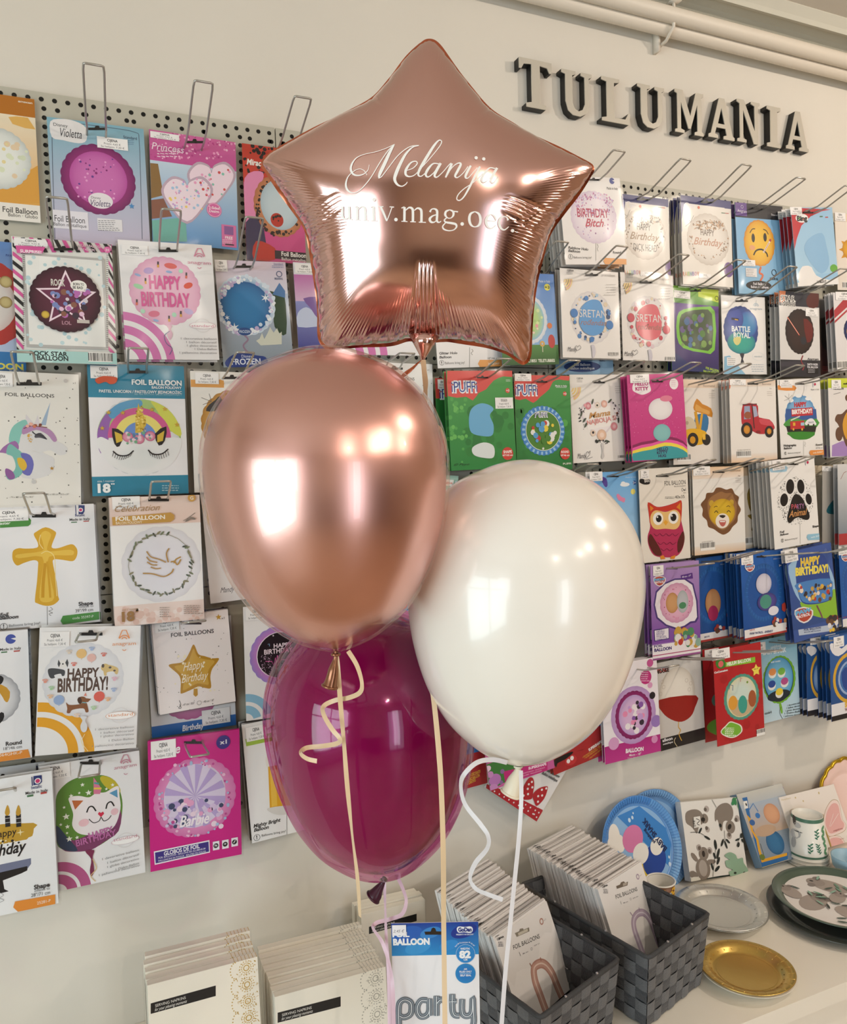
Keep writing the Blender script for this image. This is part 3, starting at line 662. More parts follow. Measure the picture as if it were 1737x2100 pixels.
M_wire = mat('hook_wire', 'b4b1aa', .3, metal=.7)
def hook(crop, sx, sy, tx, ty, label, d=.05, dt=.195, wd=.031):
    S_ = W(*cc(crop, sx, sy), d); T_ = W(*cc(crop, tx, ty), dt); e = empty('wire_hook', (S_.x, -.012, S_.z)); h = wd/2
    S_ = S_ + Vector((0, 0, .001)); K = Vector((S_.x*.55+T_.x*.45, -max(.1, d+.03), S_.z+.004)); B_ = Vector((S_.x, -.013, S_.z))
    sd = Vector((1, 0, 0)); b = MB()
    loop = []
    for p in (B_, S_, K): loop.append(p-sd*h)
    for t in (.15, .5, .9): loop.append(K*(1-t)+T_*t-sd*h)
    loop += [T_-sd*(h-.001)+(T_-K).normalized()*.001, T_-sd*(h-.004)+(T_-K).normalized()*.002, T_+sd*(h-.004)+(T_-K).normalized()*.002, T_+sd*(h-.001)+(T_-K).normalized()*.001]
    for t in (.9, .5, .15): loop.append(K*(1-t)+T_*t+sd*h)
    for p in (K, S_, B_): loop.append(p+sd*h)
    b.tube([p-e.location for p in loop], .0019, 8); b.build('wire_loop', M_wire, e, True)
    b = MB(); b.box((-h-.004, -.003, -.006), (h+.004, .0, .006)); b.build('mounting_plate', M_wire, e)
    for s_ in (-h, h): 
        b = MB(); b.tube([(s_, 0, .004), (s_, -.004, .012), (s_, 0, .018)], .0016, 6); b.build('back_clip', M_wire, e, True)
    tag(e, 'bare wire display hook holding the '+label, 'hook', 'wire hooks on the perforated panels'); return e
# ================================================================== PACKS, LEFT OF THE BALLOONS
SN = '1 decorative balloon|1 ballon décoratif|1 globo decorativo|1 Deko-Ballon|1 palloncino decorativo'.split('|')
def anagram(a, lx, ly, s, col, txtc, sx, sy, sw, rows, rx, arc_c=None, arc=None):
    a.S([(lx-s*.28, ly+s*.42), (lx-s*.1, ly), (lx+s*.1, ly), (lx+s*.28, ly+s*.42)], s*.05, col, 0)
    a.arcs(lx, ly+s*.5, [s*.26, s*.15], s*.05, col, .3, math.pi-.3)
    a.T(lx-s*.62, ly+s*.62, lx+s*.6, ly+s*.8, 'anagram', col)
    a.S([(lx-s*.1, ly+s*1.0), (lx, ly+s*1.06), (lx+s*.1, ly+s*1.0)], s*.035, col)
    if sx:
        a.E(sx, sy, sw*.33, sw*.27, 'd9d4d4', ring=.96); a.E(sx, sy, sw*.52, sw*.13, 'fbf9f8'); a.E(sx, sy, sw*.52, sw*.14, col, ring=.97)
        a.T(sx-sw*.44, sy-sw*.055, sx+sw*.44, sy+sw*.055, 'standard', col)
    for (y, x), t in zip(rows, SN): a.T(x, y-13, rx, y, t, txtc)
def joy(a, x, y, s, t1, t2, slope=0, c='3a3836', clip=True):   # name of the balloon in slanted bold and the small slogan below
    a.T(x, y, x+s*len(t1)*.66, y+s, t1, c, .02, .3); a.T(x, y+s*1.5, x+s*len(t2)*.66, y+s*2.5, t2, c, .02, .3)
    a.C(x+s*.9, y+s*4.6, s*.95, c, ring=.88); a.T(x+s*.75, y+s*4.0, x+s*1.05, y+s*5.1, '!', c, .03); a.T(x+s*2.4, y+s*4.1, x+s*9.4, y+s*4.9, 'Balloons bring Joy!', '5d5a58')
# --- row 1
a = Art('f8', (-190, 25), (258, 80), (-165, 935), .02, base='f0eadf').F(0, .15, 'b56f1a').F(.15, .87, 'efe2c8', 'dfa548')
a.P([(-60,560),(60,620),(200,600),(290,560),(292,830),(-150,830),(-150,640)], 'dda143').P([(60,210),(120,205),(200,215),(255,300),(180,290),(90,260)], 'e3b35e')
a.F(.86, 1, 'efeae2').C(-20, 505, 220, 'eef0ea', 'c3c9c6', sc=26).dots(-150,330,200,680,26,16,['dfe6c8','e9d9a0','d5dcc0','e6cfae'],2,ell=1)
a.T(130, 88, 232, 103, 'amscan', 'f4ead8', .02).T(20, 850, 268, 890, 'Foil Balloon', '3b3936', .01).T(60, 897, 270, 922, 'Ballon · Globo', '3b3936')
finish(a, 'ochre and white pack cut off by the left edge of the top row')
a = Art('c1', (290, 365), (908, 452), (352, 1160), .03, base='b9d3dc').F(0, 1, '82b4c6', 'cdc3d8')
a.S([(340,395),(700,440),(860,470),(885,520),(895,800),(905,1150)], 4, '4f5b70', 3).S([(330,420),(335,700),(350,1150)], 4, '4f5b70', 3)
a.C(628, 770, 222, 'a0307c', '6f1b5c', sc=24).C(628, 765, 172, 'cf72b6', 'b84f9f').dots(480,640,760,900,40,6,['8b2a74','e6a2d2','6a3d8f'],4)
a.E(640, 905, 78, 50, 'ece6ea').T(580, 875, 640, 890, 'Disney', '4a4a58').T(578, 895, 702, 935, 'Violetta', '4a3a66', 0, .3)
a.P([(320,400),(400,385),(480,400),(545,440),(550,520),(500,540),(400,520),(330,500)], 'e9e6e6', 3).T(340, 408, 430, 428, 'Disney', '34343c').T(385, 440, 520, 495, 'Violetta', '2e2c36', .0, .3)
a.slot(618, 448, 62).T(785, 490, 870, 508, 'Standard', '3b4a66').lines(800, 520, 870, 3, 12, 4, '6a86a8')
a.price(615, 495, 815, 590).R(325, 960, 565, 1095, 'e9e6ee').T(348, 995, 540, 1035, 'Foil Balloon', '2f2e38').T(340, 1040, 550, 1062, 'Ballon métallique', '2f2e38')
a.R(618, 1015, 780, 1105, 'e9e7ea').lines(625, 1030, 770, 6, 12, 5, '6b6b74').star(838, 940, 20, '4d8fc8')
finish(a, 'pale blue and lilac pack with a ruffled purple balloon, top row', film=True)
a = Art('c1', (950, 452), (1500, 532), (968, 1168), .03, base='7fb0dc').F(0, .27, 'd0649f', 'c24b92').F(.27, 1, 'c3d6e6', '5c97cf')
a.dots(960,470,1500,640,120,6,['e89ac4','f3bcd8','b83a86'],6).slot(1238, 532, 60).T(965, 530, 1170, 575, 'Princess', 'f6e6ef', .0, .2).lines(1000, 585, 1180, 3, 17, 8, 'f3dfe9')
a.P([(955,665),(1005,670),(1040,870),(960,890)], '8b6a3c').P([(960,900),(1040,890),(1095,1005),(965,1020)], '8a5a48').P([(965,1030),(1180,1010),(1190,1165),(975,1165)], '74b5a8')
def heart(a, x, y, r, c, c2):
    a.P([(x, y+r*1.05), (x-r*.75, y+r*.3), (x-r, y-r*.3), (x-r*.6, y-r*.78), (x-r*.12, y-r*.66), (x, y-r*.42), (x+r*.12, y-r*.66), (x+r*.6, y-r*.78), (x+r, y-r*.3), (x+r*.75, y+r*.3)], c2, 4)
    a.P([(x, y+r*.95), (x-r*.68, y+r*.26), (x-r*.9, y-r*.28), (x-r*.55, y-r*.68), (x-r*.1, y-r*.56), (x, y-r*.32), (x+r*.1, y-r*.56), (x+r*.55, y-r*.68), (x+r*.9, y-r*.28), (x+r*.68, y+r*.26)], c, 4)
heart(a, 1345, 780, 155, 'f1dbe8', 'bda7b8'); heart(a, 1190, 880, 165, 'f3e1ec', 'c1a9bc'); a.dots(1080,780,1300,960,40,7,['e8a0c6','a8c8e6','f0d070','c9a0d8'],8).dots(1240,700,1460,880,30,7,['e8a0c6','84c4b4','d05050'],9)
a.E(1362, 965, 48, 46, 'd866a4').E(1362, 965, 44, 42, 'f4dcea', ring=.95).T(1328, 938, 1396, 955, '2-Sided', 'fbeef5', .02).T(1330, 960, 1394, 977, 'Design', 'fbeef5', .02)
a.R(1408, 1055, 1505, 1205, 'd873a8').R(1425, 1065, 1485, 1125, '8d5d9a').T(1432, 1130, 1480, 1146, 'FREE', 'fbeef5', .02).lines(1415, 1152, 1500, 3, 10, 4, 'fbeef5').R(1432, 1178, 1488, 1192, '3b2d38').price(955, 462, 1140, 530)
finish(a, 'pink and sky blue pack with two overlapping pale pink heart balloons, top row')
a = Art('f1', (285, 62), (800, 125), (312, 1065), .03, base='c8372a').F(0, .33, 'c23a28').F(.33, 1, 'd65a94', 'c2407c').dots(290,70,800,360,70,14,['1d1714'],3)
a.P([(300,360),(460,310),(430,500),(420,700),(310,760)], 'e08ab4', 4).P([(310,740),(440,720),(480,1000),(320,1060)], '3a3050', 3).P([(400,900),(560,960),(560,1060),(380,1060)], 'b83222', 3)
a.E(600, 600, 215, 265, 'cc8a5e', 'b06c46', sc=22).dots(400,350,800,860,90,11,['2a1a14'],5,ell=1,inner=.84).E(610, 590, 170, 215, 'c6d6de', 'a8bcc8').E(580, 720, 55, 60, 'b8321f').dots(545,680,620,760,6,11,['1d1714'],7)
a.T(318, 190, 560, 240, 'Miraculous', 'f3efe8', .03, .25).R(560, 980, 850, 1075, '2a1a20').T(618, 990, 830, 1028, 'Foil Balloon', 'f2ece6', .02).T(620, 1040, 850, 1065, 'Ballon métallique', 'f2ece6')
finish(a, 'red spotted pack partly behind the left tip of the foil star, top row')
# --- row 2
a = Art('px', (-130, 482), (46, 500), (-120, 762), .02, base='9db7dc').F(0, 1, '5c86c2', 'cdd8ee').C(-40, 620, 92, 'e9e3dc', 'b9322c', sc=20).C(-40, 620, 92, 'b9322c', ring=.72).C(12, 578, 12, 'd9c488', '8b6a30').C(12, 620, 12, 'd9c488', '8b6a30')
a.F(.83, 1, '2f7ab8').T(-60, 742, 48, 754, 'BALLOON', 'f0e05a', .04).T(19, 757, 49, 762, 'Standard', 'd5e6f2', .01).T(12, 521, 26, 526, 'PAW', '2b3f8c')
finish(a, 'blue pack with yellow-lettered strip, mostly behind the striped pink and black one')
a = Art('c2', (85, 85), (722, 122), (98, 885), .06, base='e9e9e3')
for i in range(17):
    y = 60+i*55; a.P([(80, y), (150, y+55), (150, y+82), (80, y+27)], '1c1a1c' if i % 2 else 'd7599c').P([(690, y), (745, y+55), (745, y+82), (690, y+27)], 'd7599c' if i % 2 else '1c1a1c')
for i in range(13): x = 80+i*52; a.P([(x, 85), (x+26, 85), (x+70, 180), (x+44, 180)], '1c1a1c' if i % 2 else 'd7599c')
a.R(140, 180, 690, 800, 'b9b7b4').R(160, 196, 672, 782, 'eeeeea').dots(170,200,665,775,90,12,['b8d4da','c4dce0'],4)
for i in range(46): a.R(146, 186+i*13, 158, 190+i*13, '6b6966').R(676, 196+i*13, 688, 200+i*13, '6b6966')
a.C(418, 482, 208, '5a2438', '2f0f1c', sc=30).star(425, 480, 185, 'f1dce6', .45).star(425, 480, 158, '6a2a4a', .45).dots(330,420,560,590,46,16,['b86ab0','e6c0d8','8a5a48','3a2a3a','d8d0d8','7a8ac0'],6)
a.T(325, 352, 415, 392, 'ROCK', 'd8d4cc', .03).E(500, 395, 52, 34, 'efece6').T(466, 376, 534, 391, 'BORN TO', '222222', .02).T(464, 397, 528, 413, 'BE BAD', '222222', .02).C(290, 578, 24, 'd8b84a', '8f6e1c').T(395, 618, 455, 640, 'LOL', 'b88a9a', .03).R(490, 610, 570, 635, 'c9c0b8')
a.R(96, 800, 745, 900, 'a9d3cf').P([(300,800),(420,800),(330,890),(210,890)], 'bfe0dc').T(190, 808, 430, 835, 'ROCK STAR', '22282a', .03).T(238, 838, 435, 866, 'BALLOON', '22282a', .03).BC(560, 815, 715, 880).T(497, 130, 650, 146, 'HELIUM BALLOON', 'e9c8d8', .02).T(497, 154, 605, 170, '18" / 45 CM.', 'e9c8d8', .02).C(682, 168, 20, 'e070aa').T(670, 160, 694, 176, '3+', 'f2e0e8', .02)
a.P([(100,140),(290,150),(270,190),(110,188)], 'd7599c').T(130, 165, 265, 184, 'SURPRISE!', 'f6e6ee', .03).slot(405, 165, 62).price(88, 85, 305, 155)
finish(a, 'pack with a pink and black striped border and teal strip, second row')
a = Art('c2', (768, 112), (1362, 122), (787, 872), .06, base='f1efef').arcs(780, 880, [325, 240, 155], 52, 'd775b4', 0, math.pi/2).C(1052, 425, 218, 'f3c6da', 'e0a4c2', sc=26)
for x, y, w_, h_, c, r in [(945,295,32,20,'b79ad0',.2),(1085,265,40,18,'e06a64',-.1),(1197,390,30,18,'e0553e',.4),(880,395,32,15,'a8dcae',-.3),(980,570,36,20,'e27a96',.1),(1200,555,30,18,'c9b6e0',-.3),(876,322,20,8,'9fb8e0',-.3),(1075,303,20,8,'9fb8e0',-.1),(992,612,18,8,'9fb8e0',-.2),(908,553,15,15,'b9e4c8',0),(1108,576,15,15,'b9e4c8',0),(1150,298,14,14,'b9e4c8',0)]: a.E(x, y, w_, h_, c, rot=r)
for x, y, r in [(1005,255,.1),(1185,325,-.4),(925,360,.5),(870,495,-.1),(1075,600,.3),(1150,570,.1)]: a.S([(x, y-18), (x, y+2)], 10, '3a3036', 0).S([(x, y+2), (x+r*4, y+20)], 12, 'e0a840' if r > 0 else 'd86a4c', 0)
a.T(951, 325, 1152, 408, 'HAPPY', 'df5c9d', .03).T(901, 430, 1210, 518, 'BIRTHDAY', 'df5c9d', .03).P([(1060,645),(1095,645),(1085,670),(1098,700),(1080,738),(1062,700),(1074,670)], 'e2b4c8', 3).S([(1080,680),(1045,710),(1060,760),(1095,790),(1078,830)], 4, '4e5c8c')
anagram(a, 1268, 155, 120, 'd98aa4', '8f8d90', 1288, 645, 158, [(733, 1150), (756, 1185), (778, 1190), (800, 1238), (823, 1142)], 1378)
a.slot(1070, 170, 62).price(772, 130, 942, 200)
finish(a, 'white HAPPY BIRTHDAY pack with a pink make-up balloon and pink arcs, second row', 1, .012, .006, glabel='white pack showing only its lower edge right below the pink HAPPY BIRTHDAY make-up pack')
a = Art('f1', (40, 1062), (652, 1082), (120, 1990), .04, base='c9d2e2').F(0, .3, 'd4c4d4', 'dcdce8').F(.3, 1, 'b9c6da', '8d9aa2').P([(480,1330),(560,1340),(640,1340),(660,1700),(560,1640),(545,1480)], '2e4a34', 3).P([(540,1360),(600,1260),(650,1330),(650,1390)], '4f7cb0')
a.C(310, 1455, 258, '3f8fc4', 'd9e6f2', sc=26).E(310, 1470, 215, 220, '3d86bd', '2b5f98').dots(60,1200,560,1710,120,15,['f4f8fc','dbe8f6','c9b8dc'],5,ell=1,inner=.82)
a.star(480, 1390, 42, 'eef4fa', .3, n=6).star(215, 1645, 44, 'eef4fa', .3, n=6).star(150, 1560, 26, 'eef4fa', .3, n=6).E(302, 1680, 58, 34, '34558f').T(255, 1668, 350, 1692, 'FROZEN', 'dbe8f6', .01)
a.P([(400,1760),(430,1740),(450,1690),(470,1745),(500,1690),(520,1640),(550,1690),(580,1650),(600,1700),(620,1680),(620,1790),(440,1800)], 'd9dccc').S([(300,1715),(330,1750),(290,1800),(320,1850),(360,1870)], 14, '9a8298')
a.P([(130,1950),(200,1880),(300,1865),(400,1885),(480,1900),(490,1960),(330,2020),(190,2010)], '2c4488', 3).T(275, 1880, 365, 1905, 'Disney', 'e9eef8').T(190, 1915, 440, 1965, 'FROZEN', 'eef2fa', .02)
a.slot(295, 1122, 80).T(550, 1088, 630, 1105, 'Standard', '8090b8').lines(500, 1112, 635, 2, 14, 5, '8090b8', True).C(598, 1185, 26, '2c4a78', ring=.8).T(560, 1215, 630, 1232, 'BALLOON XL', '2c4a78', .02).price(40, 1062, 155, 1165)
finish(a, 'icy blue pack with a ruffled sky blue balloon and dark blue badge')
a = Art('f1', (712, 1078), (1180, 1110), (770, 1820), .04, base='c8b4d6').F(0, .14, 'ecebf0').F(.14, .45, 'c06cae', 'd9b8d6').F(.45, 1, '8d94cc', '3b3f8e').P([(760,1520),(830,1470),(900,1510),(960,1540),(1000,1620),(760,1640)], 'c4cfe8', 3).P([(805,1395),(930,1380),(1040,1390),(960,1480),(935,1570),(870,1480)], '7c5aa0', 2).price(730, 1095, 905, 1185)
finish(a, 'pink to violet pack with snowy peaks, half hidden by the foil star')
a = Art('px', (690, 548), (852, 560), (703, 726), .05, base='f1efef').arcs(702, 728, [100, 74, 48], 16, 'd775b4', 0, 1.57).C(775, 620, 52, 'e9c0d6', 'd69cc0', sc=24).price(695, 552, 740, 572)
finish(a, 'white pack with pink arcs showing only below the foil star')
# --- row 3
a = Art('c3', (-75, 92), (500, 118), (-55, 972), .05, base='e6e3dc').dots(-60,120,520,930,60,4,['6b6964'],5).T(32, 232, 345, 254, 'FOIL BALLOONS', '3a3936', .01)
a.P([(320,295),(292,440),(258,440),(275,400)], '9fb4cc').P([(165,370),(215,430),(160,445)], 'd9d4d8').P([(240,375),(255,440),(215,440)], 'd9d4d8')
a.P([(170,440),(250,440),(310,470),(345,530),(400,560),(430,590),(415,625),(370,628),(320,600),(250,615),(200,600),(330,640),(345,690),(320,750),(240,780),(180,780),(130,760),(100,640),(110,520),(140,460)], 'dad9d9', 3)
a.P([(160,405),(90,440),(60,500),(60,560),(90,590),(120,560),(135,500),(175,450)], '86c3b8', 3).P([(95,540),(120,590),(60,620),(0,615),(-20,640),(20,580)], '9a6aa4', 3).P([(60,560),(110,590),(150,630),(160,700),(130,760),(60,790),(35,750),(80,740),(100,700),(80,640),(40,620)], '7ab8ae', 3).P([(130,620),(190,630),(215,690),(190,760),(140,740),(160,690)], '6a6ab4', 3).P([(110,650),(150,655),(172,700),(150,730),(120,700)], 'd9b23a', 3).P([(38,715),(80,735),(95,775),(60,785),(35,750)], '8e5a98', 3)
a.P([(165,440),(230,445),(300,460),(340,490),(362,535),(340,545),(300,500),(230,470),(150,500),(140,470)], 'b48ab4', 3).P([(225,500),(260,490),(298,530),(255,520),(222,520)], '4c4a52', 3).S([(205,480),(225,498),(260,505),(298,530)], 7, '33323a').S([(150,462),(200,445),(250,450),(300,455)], 5, '7a3c2a').dots(170,430,280,450,10,8,['d07a5a','e8b0a0','7a3c2a'],3).star(330, 715, 14, 'b8862c').dots(170,500,215,550,9,5,['d8a850'],3).C(216, 800, 13, 'c9c8c6').E(422, 605, 4, 4, '555555')
a.C(418, 158, 12, 'cfcac6').T(462, 166, 480, 178, 'x1', '55534f').slot(185, 178, 80).T(60, 893, 215, 903, '~74 x 123 cm / 29 x 48.5"', '77746e').T(290, 875, 440, 886, '~45 x 100 cm / 23.5 x 39"', '77746e').price(-60, 105, 82, 198)
finish(a, 'cream FOIL BALLOONS pack with a pastel unicorn head balloon, third row at the left edge', 1, .01, .004)
a = Art('c3', (560, 50), (1175, 62), (583, 897), .05, base='f0eff2').F(0, .255, '2a87a6').F(.853, 1, '2a87a6')
a.C(885, 515, 245, 'efefee', 'd4d8dc', sc=24)
a.P([(640,600),(618,500),(640,410),(700,340),(790,290),(885,275),(980,290),(1070,340),(1130,420),(1150,510),(1140,520),(1080,480),(700,520),(650,560)], 'a9c87c', 3).P([(640,620),(618,500),(650,400),(720,325),(800,288),(770,330),(700,420),(690,530)], '9a66b4', 3).P([(690,360),(760,300),(885,276),(900,320),(800,340),(720,400)], '5aa0cc', 3).P([(960,285),(1070,340),(1140,440),(1150,510),(1080,470),(1000,350)], 'd8dc5c', 3)
for rr, c in ((190, 'd45c98'), (150, 'f0e27c'), (100, '6c94d8')): a.arcs(890, 520, [rr], rr, c, 0, math.pi)
a.P([(612,540),(640,515),(680,530),(740,560),(800,545),(880,560),(960,545),(1040,560),(1080,520),(1150,530),(1145,600),(1090,690),(980,740),(885,760),(780,735),(690,680),(640,610)], 'eeeff0', 3).E(885, 650, 150, 80, 'e4e9ea', 'eeeff0')
a.P([(880,300),(895,350),(925,400),(930,440),(895,490),(860,490),(862,400)], 'd9b840').dots(865,320,925,480,60,5,['f3dc7c','a8841c','e8c850'],5).P([(712,460),(785,490),(760,575),(728,560)], '1d1b1e', 2).P([(728,480),(775,500),(780,540),(740,555)], 'd9b840').P([(1058,448),(985,495),(1010,570),(1048,540)], '1d1b1e', 2).P([(1046,475),(1000,505),(1000,550),(1036,540)], 'd9b840')
for x, y in ((812, 515), (885, 528), (955, 510)): a.C(x, y, 32, 'e8a0b8', 'c0507c').C(x+5, y+3, 14, 'f2d0dc', 'd87898')
a.dots(800,480,970,560,24,8,['7ab08c','5a8aa8','f0d8e0'],8).S([(718,605),(755,632),(810,632),(850,602)], 8, '1d1b1e').S([(942,598),(975,625),(1030,622),(1070,592)], 8, '1d1b1e')
for i in range(9): t = i/8; a.S([(722+t*120, 612+math.sin(t*3.14)*20), (715+t*110, 640+math.sin(t*3.14)*22)], 3, '1d1b1e', 0).S([(948+t*118, 606+math.sin(t*3.14)*18), (958+t*115, 634+math.sin(t*3.14)*22)], 3, '1d1b1e', 0)
for x, y in ((690,360),(780,362),(650,460),(965,342),(1048,338),(1125,438)): a.star(x, y, 17, 'd0aa3c')
a.P([(605,150),(625,178),(670,165),(700,180),(735,172),(745,140),(700,130),(650,130)], 'd8542c', 3).T(838, 150, 1155, 182, 'FOIL BALLOON', 'f1f4f4', .03).T(965, 192, 1155, 208, 'BALON FOLIOWY', 'f1f4f4', .02).T(630, 214, 1156, 232, 'PASTEL UNICORN / PASTELOWY JEDNOROŻEC', 'f1f4f4', .02).T(855, 239, 1157, 248, 'SELF SEAL BALLOON / BALON SAMOZAMYKAJĄCY', 'a8d0dc')
a.T(620, 790, 730, 804, 'size / rozmiar', 'e6f0f2').T(622, 815, 705, 868, '18', 'f1f4f4', .05).T(706, 812, 730, 830, '"', 'f1f4f4', .03).lines(1030, 822, 1175, 3, 15, 6, 'a8d0dc').slot(875, 103, 66).price(573, 60, 748, 146)
finish(a, 'teal and white FOIL BALLOON pack with a sleeping unicorn face on a rainbow balloon', 1, .01, .004)
a = Art('c3', (1210, 95), (1760, 110), (1236, 870), .05, base='efece6').R(1212, 150, 1425, 202, 'e2a252').E(1400, 176, 26, 26, 'e2a252').C(1500, 430, 215, 'e0b060', 'b07a28', sc=22).P([(1310,350),(1330,310),(1370,280),(1400,255),(1420,320),(1370,350)], '2c2a2c', 2)
for q in ((1280,265),(1330,240),(1290,310)): a.S([q, (1345,290)], 3, '5a5854', 0)
a.slot(1475, 140, 60).price(1240, 105, 1392, 180)
finish(a, 'white pack with an orange tab just left of the rose gold latex balloon, third row')
a = Art('px', (748, 742), (886, 747), (757, 985), .04, base='e9e8e4').dots(755,750,885,975,50,1.4,['6b6964'],5).T(800, 773, 850, 779, 'FOIL BALLOONS', '3a3936', .01).C(825, 870, 45, 'd8c8d0', 'b8a4b0').slot(808, 756, 18).T(876, 757, 880, 760, 'x1', '55534f')
finish(a, 'white dotted FOIL BALLOONS pack between the latex balloon and the green packs')
# --- row 4
a = Art('c4', (-75, 138), (605, 95), (-48, 927), .05, base='efeef0')
a.P([(232,280),(290,252),(350,278),(355,300),(335,350),(330,382),(370,385),(450,360),(480,375),(493,405),(485,445),(460,468),(400,460),(340,458),(340,500),(360,600),(370,690),(375,715),(340,745),(290,752),(235,735),(222,715),(235,600),(242,500),(240,470),(210,462),(150,480),(110,496),(85,470),(78,435),(85,400),(120,385),(160,388),(235,382),(240,350),(215,300)], 'dba92c', 3)
a.P([(258,300),(290,275),(325,300),(305,360),(312,405),(450,395),(460,430),(312,440),(318,560),(345,700),(290,730),(250,700),(265,560),(268,440),(120,450),(110,425),(265,405),(275,360)], 'e9c14c', 3).S([(262,420),(300,405),(345,440),(352,560),(362,690)], 4, 'f6e29c').S([(258,300),(250,350),(275,390)], 4, 'f6e29c').S([(288,480),(275,600),(272,700)], 18, 'd29c20').S([(300,470),(312,600),(320,700)], 12, 'd8a426')
a.S([(300,755),(302,880)], 3, '7a7876', 0).S([(320,760),(335,775),(310,785),(335,797),(312,803),(325,815)], 3, '7a7876')
a.P([(0,212),(180,190),(198,205),(195,232),(180,245),(0,256)], '4f9444', 0).T(0, 218, 68, 236, 'aster', 'eef2ea', .02, .1).R(478, 112, 500, 178, 'efeef0').R(478, 112, 487, 178, '2b3a78').P([(500,112),(538,112),(538,150),(528,168),(500,168)], '2b3a78').C(513, 142, 14, 'efeef0').C(513, 142, 9, 'd23c78').T(478, 168, 540, 184, 'betallic', '2b3a78', .01)
a.T(443, 196, 572, 212, 'Made in Italy', '3b3a3c', .01).R(452, 218, 490, 222, '4f7a54').R(530, 212, 565, 216, 'c0504a').T(500, 728, 592, 752, 'Shape', '3b3a3c', .03).T(505, 750, 594, 766, 'inflates to', '77767a').T(480, 774, 592, 794, '39"/99 cm', '5d5c60').P([(400,815),(630,788),(632,838),(400,870),(385,848)], '4f9444').T(462, 822, 596, 838, 'code 35397-P', 'eef2ea')
a.T(0, 798, 55, 822, 'Foil', '3b3a3c', .03, .2).T(0, 818, 118, 840, 'Balloon', '3b3a3c', .03, .2).C(24, 884, 22, '3b3a3c', ring=.88).T(21, 868, 27, 896, '!', '3b3a3c', .03).T(58, 870, 256, 886, 'Balloons bring Joy!', '5d5c60').slot(280, 180, 76).price(-70, 145, 182, 208)
finish(a, 'white pack with a golden yellow cross balloon and green code tab, fourth row', 2, .008, .003)
a = Art('c4', (690, 62), (1265, 48), (735, 885), .078, base='f0eeed').F(0, .22, 'edd9cf', 'e9cfc4').F(.84, 1, 'ead6cd').dots(740,770,1330,860,60,16,['f0e2dc','e0bfb2','e8cbc0'],4)
a.C(1030, 487, 240, 'eeedf2', 'dcdadf', sc=16).C(1040, 485, 176, 'e6e4ec', 'e9e8ee')
rnd = random.Random(4)
for i in range(46):
    t = i/46*6.283; 
    if 5.0 < t < 5.5 or 2.9 < t < 3.2: continue
    x, y = 1022+196*math.cos(t)+rnd.uniform(-8, 8), 487+193*math.sin(t)+rnd.uniform(-8, 8); a.E(x, y, 17, 6, rnd.choice(['5a6450','7a8466','8f8a6c','4c5548']), rot=t*1.0+rnd.choice((.8, 2.3)))
a.arcs(1022, 487, [194], 3, '8a866e', 0, 6.28)
G_ = 'b48a44'
for p_ in [[(932,405),(960,440),(1010,455),(1055,475)], [(932,440),(955,465),(1000,475)], [(935,472),(965,490),(1000,492)], [(958,505),(990,515),(1022,512)], [(1075,385),(1058,420),(1070,475)], [(1085,472),(1110,470),(1128,490),(1150,455)], [(908,545),(970,548),(1040,565),(1090,540),(1102,515)], [(1105,480),(1120,455),(1150,440)]]: a.S(p_, 8, G_)
a.T(730, 115, 1018, 155, 'Celebration', 'a8875c', 0, .4).P([(712,188),(1085,158),(1108,175),(1108,200),(1085,218),(716,240)], 'c79a4c').T(735, 186, 1050, 212, 'FOIL BALLOON', 'f6f0e6', .03).T(737, 218, 905, 234, 'BALON FOLIOWY', 'efe2cc', .01).T(775, 770, 880, 784, 'size // rozmiar', 'a8875c', 0, .2).T(776, 792, 858, 850, '18', '9a7240', .05).T(862, 786, 880, 805, '"', '9a7240', .03).C(1218, 65, 24, 'd9a85c').T(1208, 56, 1230, 76, 'G', 'f6f0e6', .03)
a.lines(1015, 760, 1100, 5, 14, 5, 'b09c90').lines(1168, 748, 1310, 5, 12, 5, 'b09c90').S([(1165,210),(1200,190),(1240,160)], 3, '6a6258').E(1195, 205, 20, 7, '8a8078', rot=.5).E(1225, 195, 20, 7, '8a8078', rot=-.3).slot(1008, 78, 66).price(712, 60, 892, 132)
finish(a, 'blush and white pack with a golden dove in a leaf wreath, fourth row', 1, .01, .004)
a = Art('px', (405, 1006), (590, 1002), (438, 1232), .04, base='efeef0').T(452, 1205, 482, 1216, 'Mandy', '55545a', 0, .5).C(515, 1110, 55, 'dfe4ec', 'c4ccd8', sc=20).slot(500, 1016, 20)
finish(a, 'white pack with thin handwritten signature, left behind the rose gold latex balloon')
# --- row 5
a = Art('f6', (-250, 70), (187, 40), (-205, 982), .06, base='efeef0').C(-60, 520, 178, 'e9e8ea', '9fa0a6', sc=20).P([(-90,430),(10,420),(70,470),(55,540),(30,530),(0,480)], 'cf9a34', 2).P([(-60,350),(10,360),(25,385),(0,420),(-60,410)], '222124', 3).P([(-70,680),(10,610),(30,640),(0,690)], '222124', 2)
a.C(75, 103, 33, '4656a8').P([(75,100),(112,92),(112,112)], 'efeef0').T(0, 168, 147, 186, 'Made in Italy', '3b3a3c', .01).R(8, 192, 50, 197, '4f7a54').R(95, 184, 138, 189, 'c0504a').T(40, 818, 152, 845, 'Round', '3b3a3c', .03).T(25, 855, 152, 876, '18"/46 cm', '5d5c60').P([(-100,915),(195,868),(212,925),(-100,972)], 'e8923a').T(-60, 908, 155, 928, '678064GHK-P', 'f6eee4')
finish(a, 'white pack with an orange code band, fifth row at the left edge', 3, .006, .002)
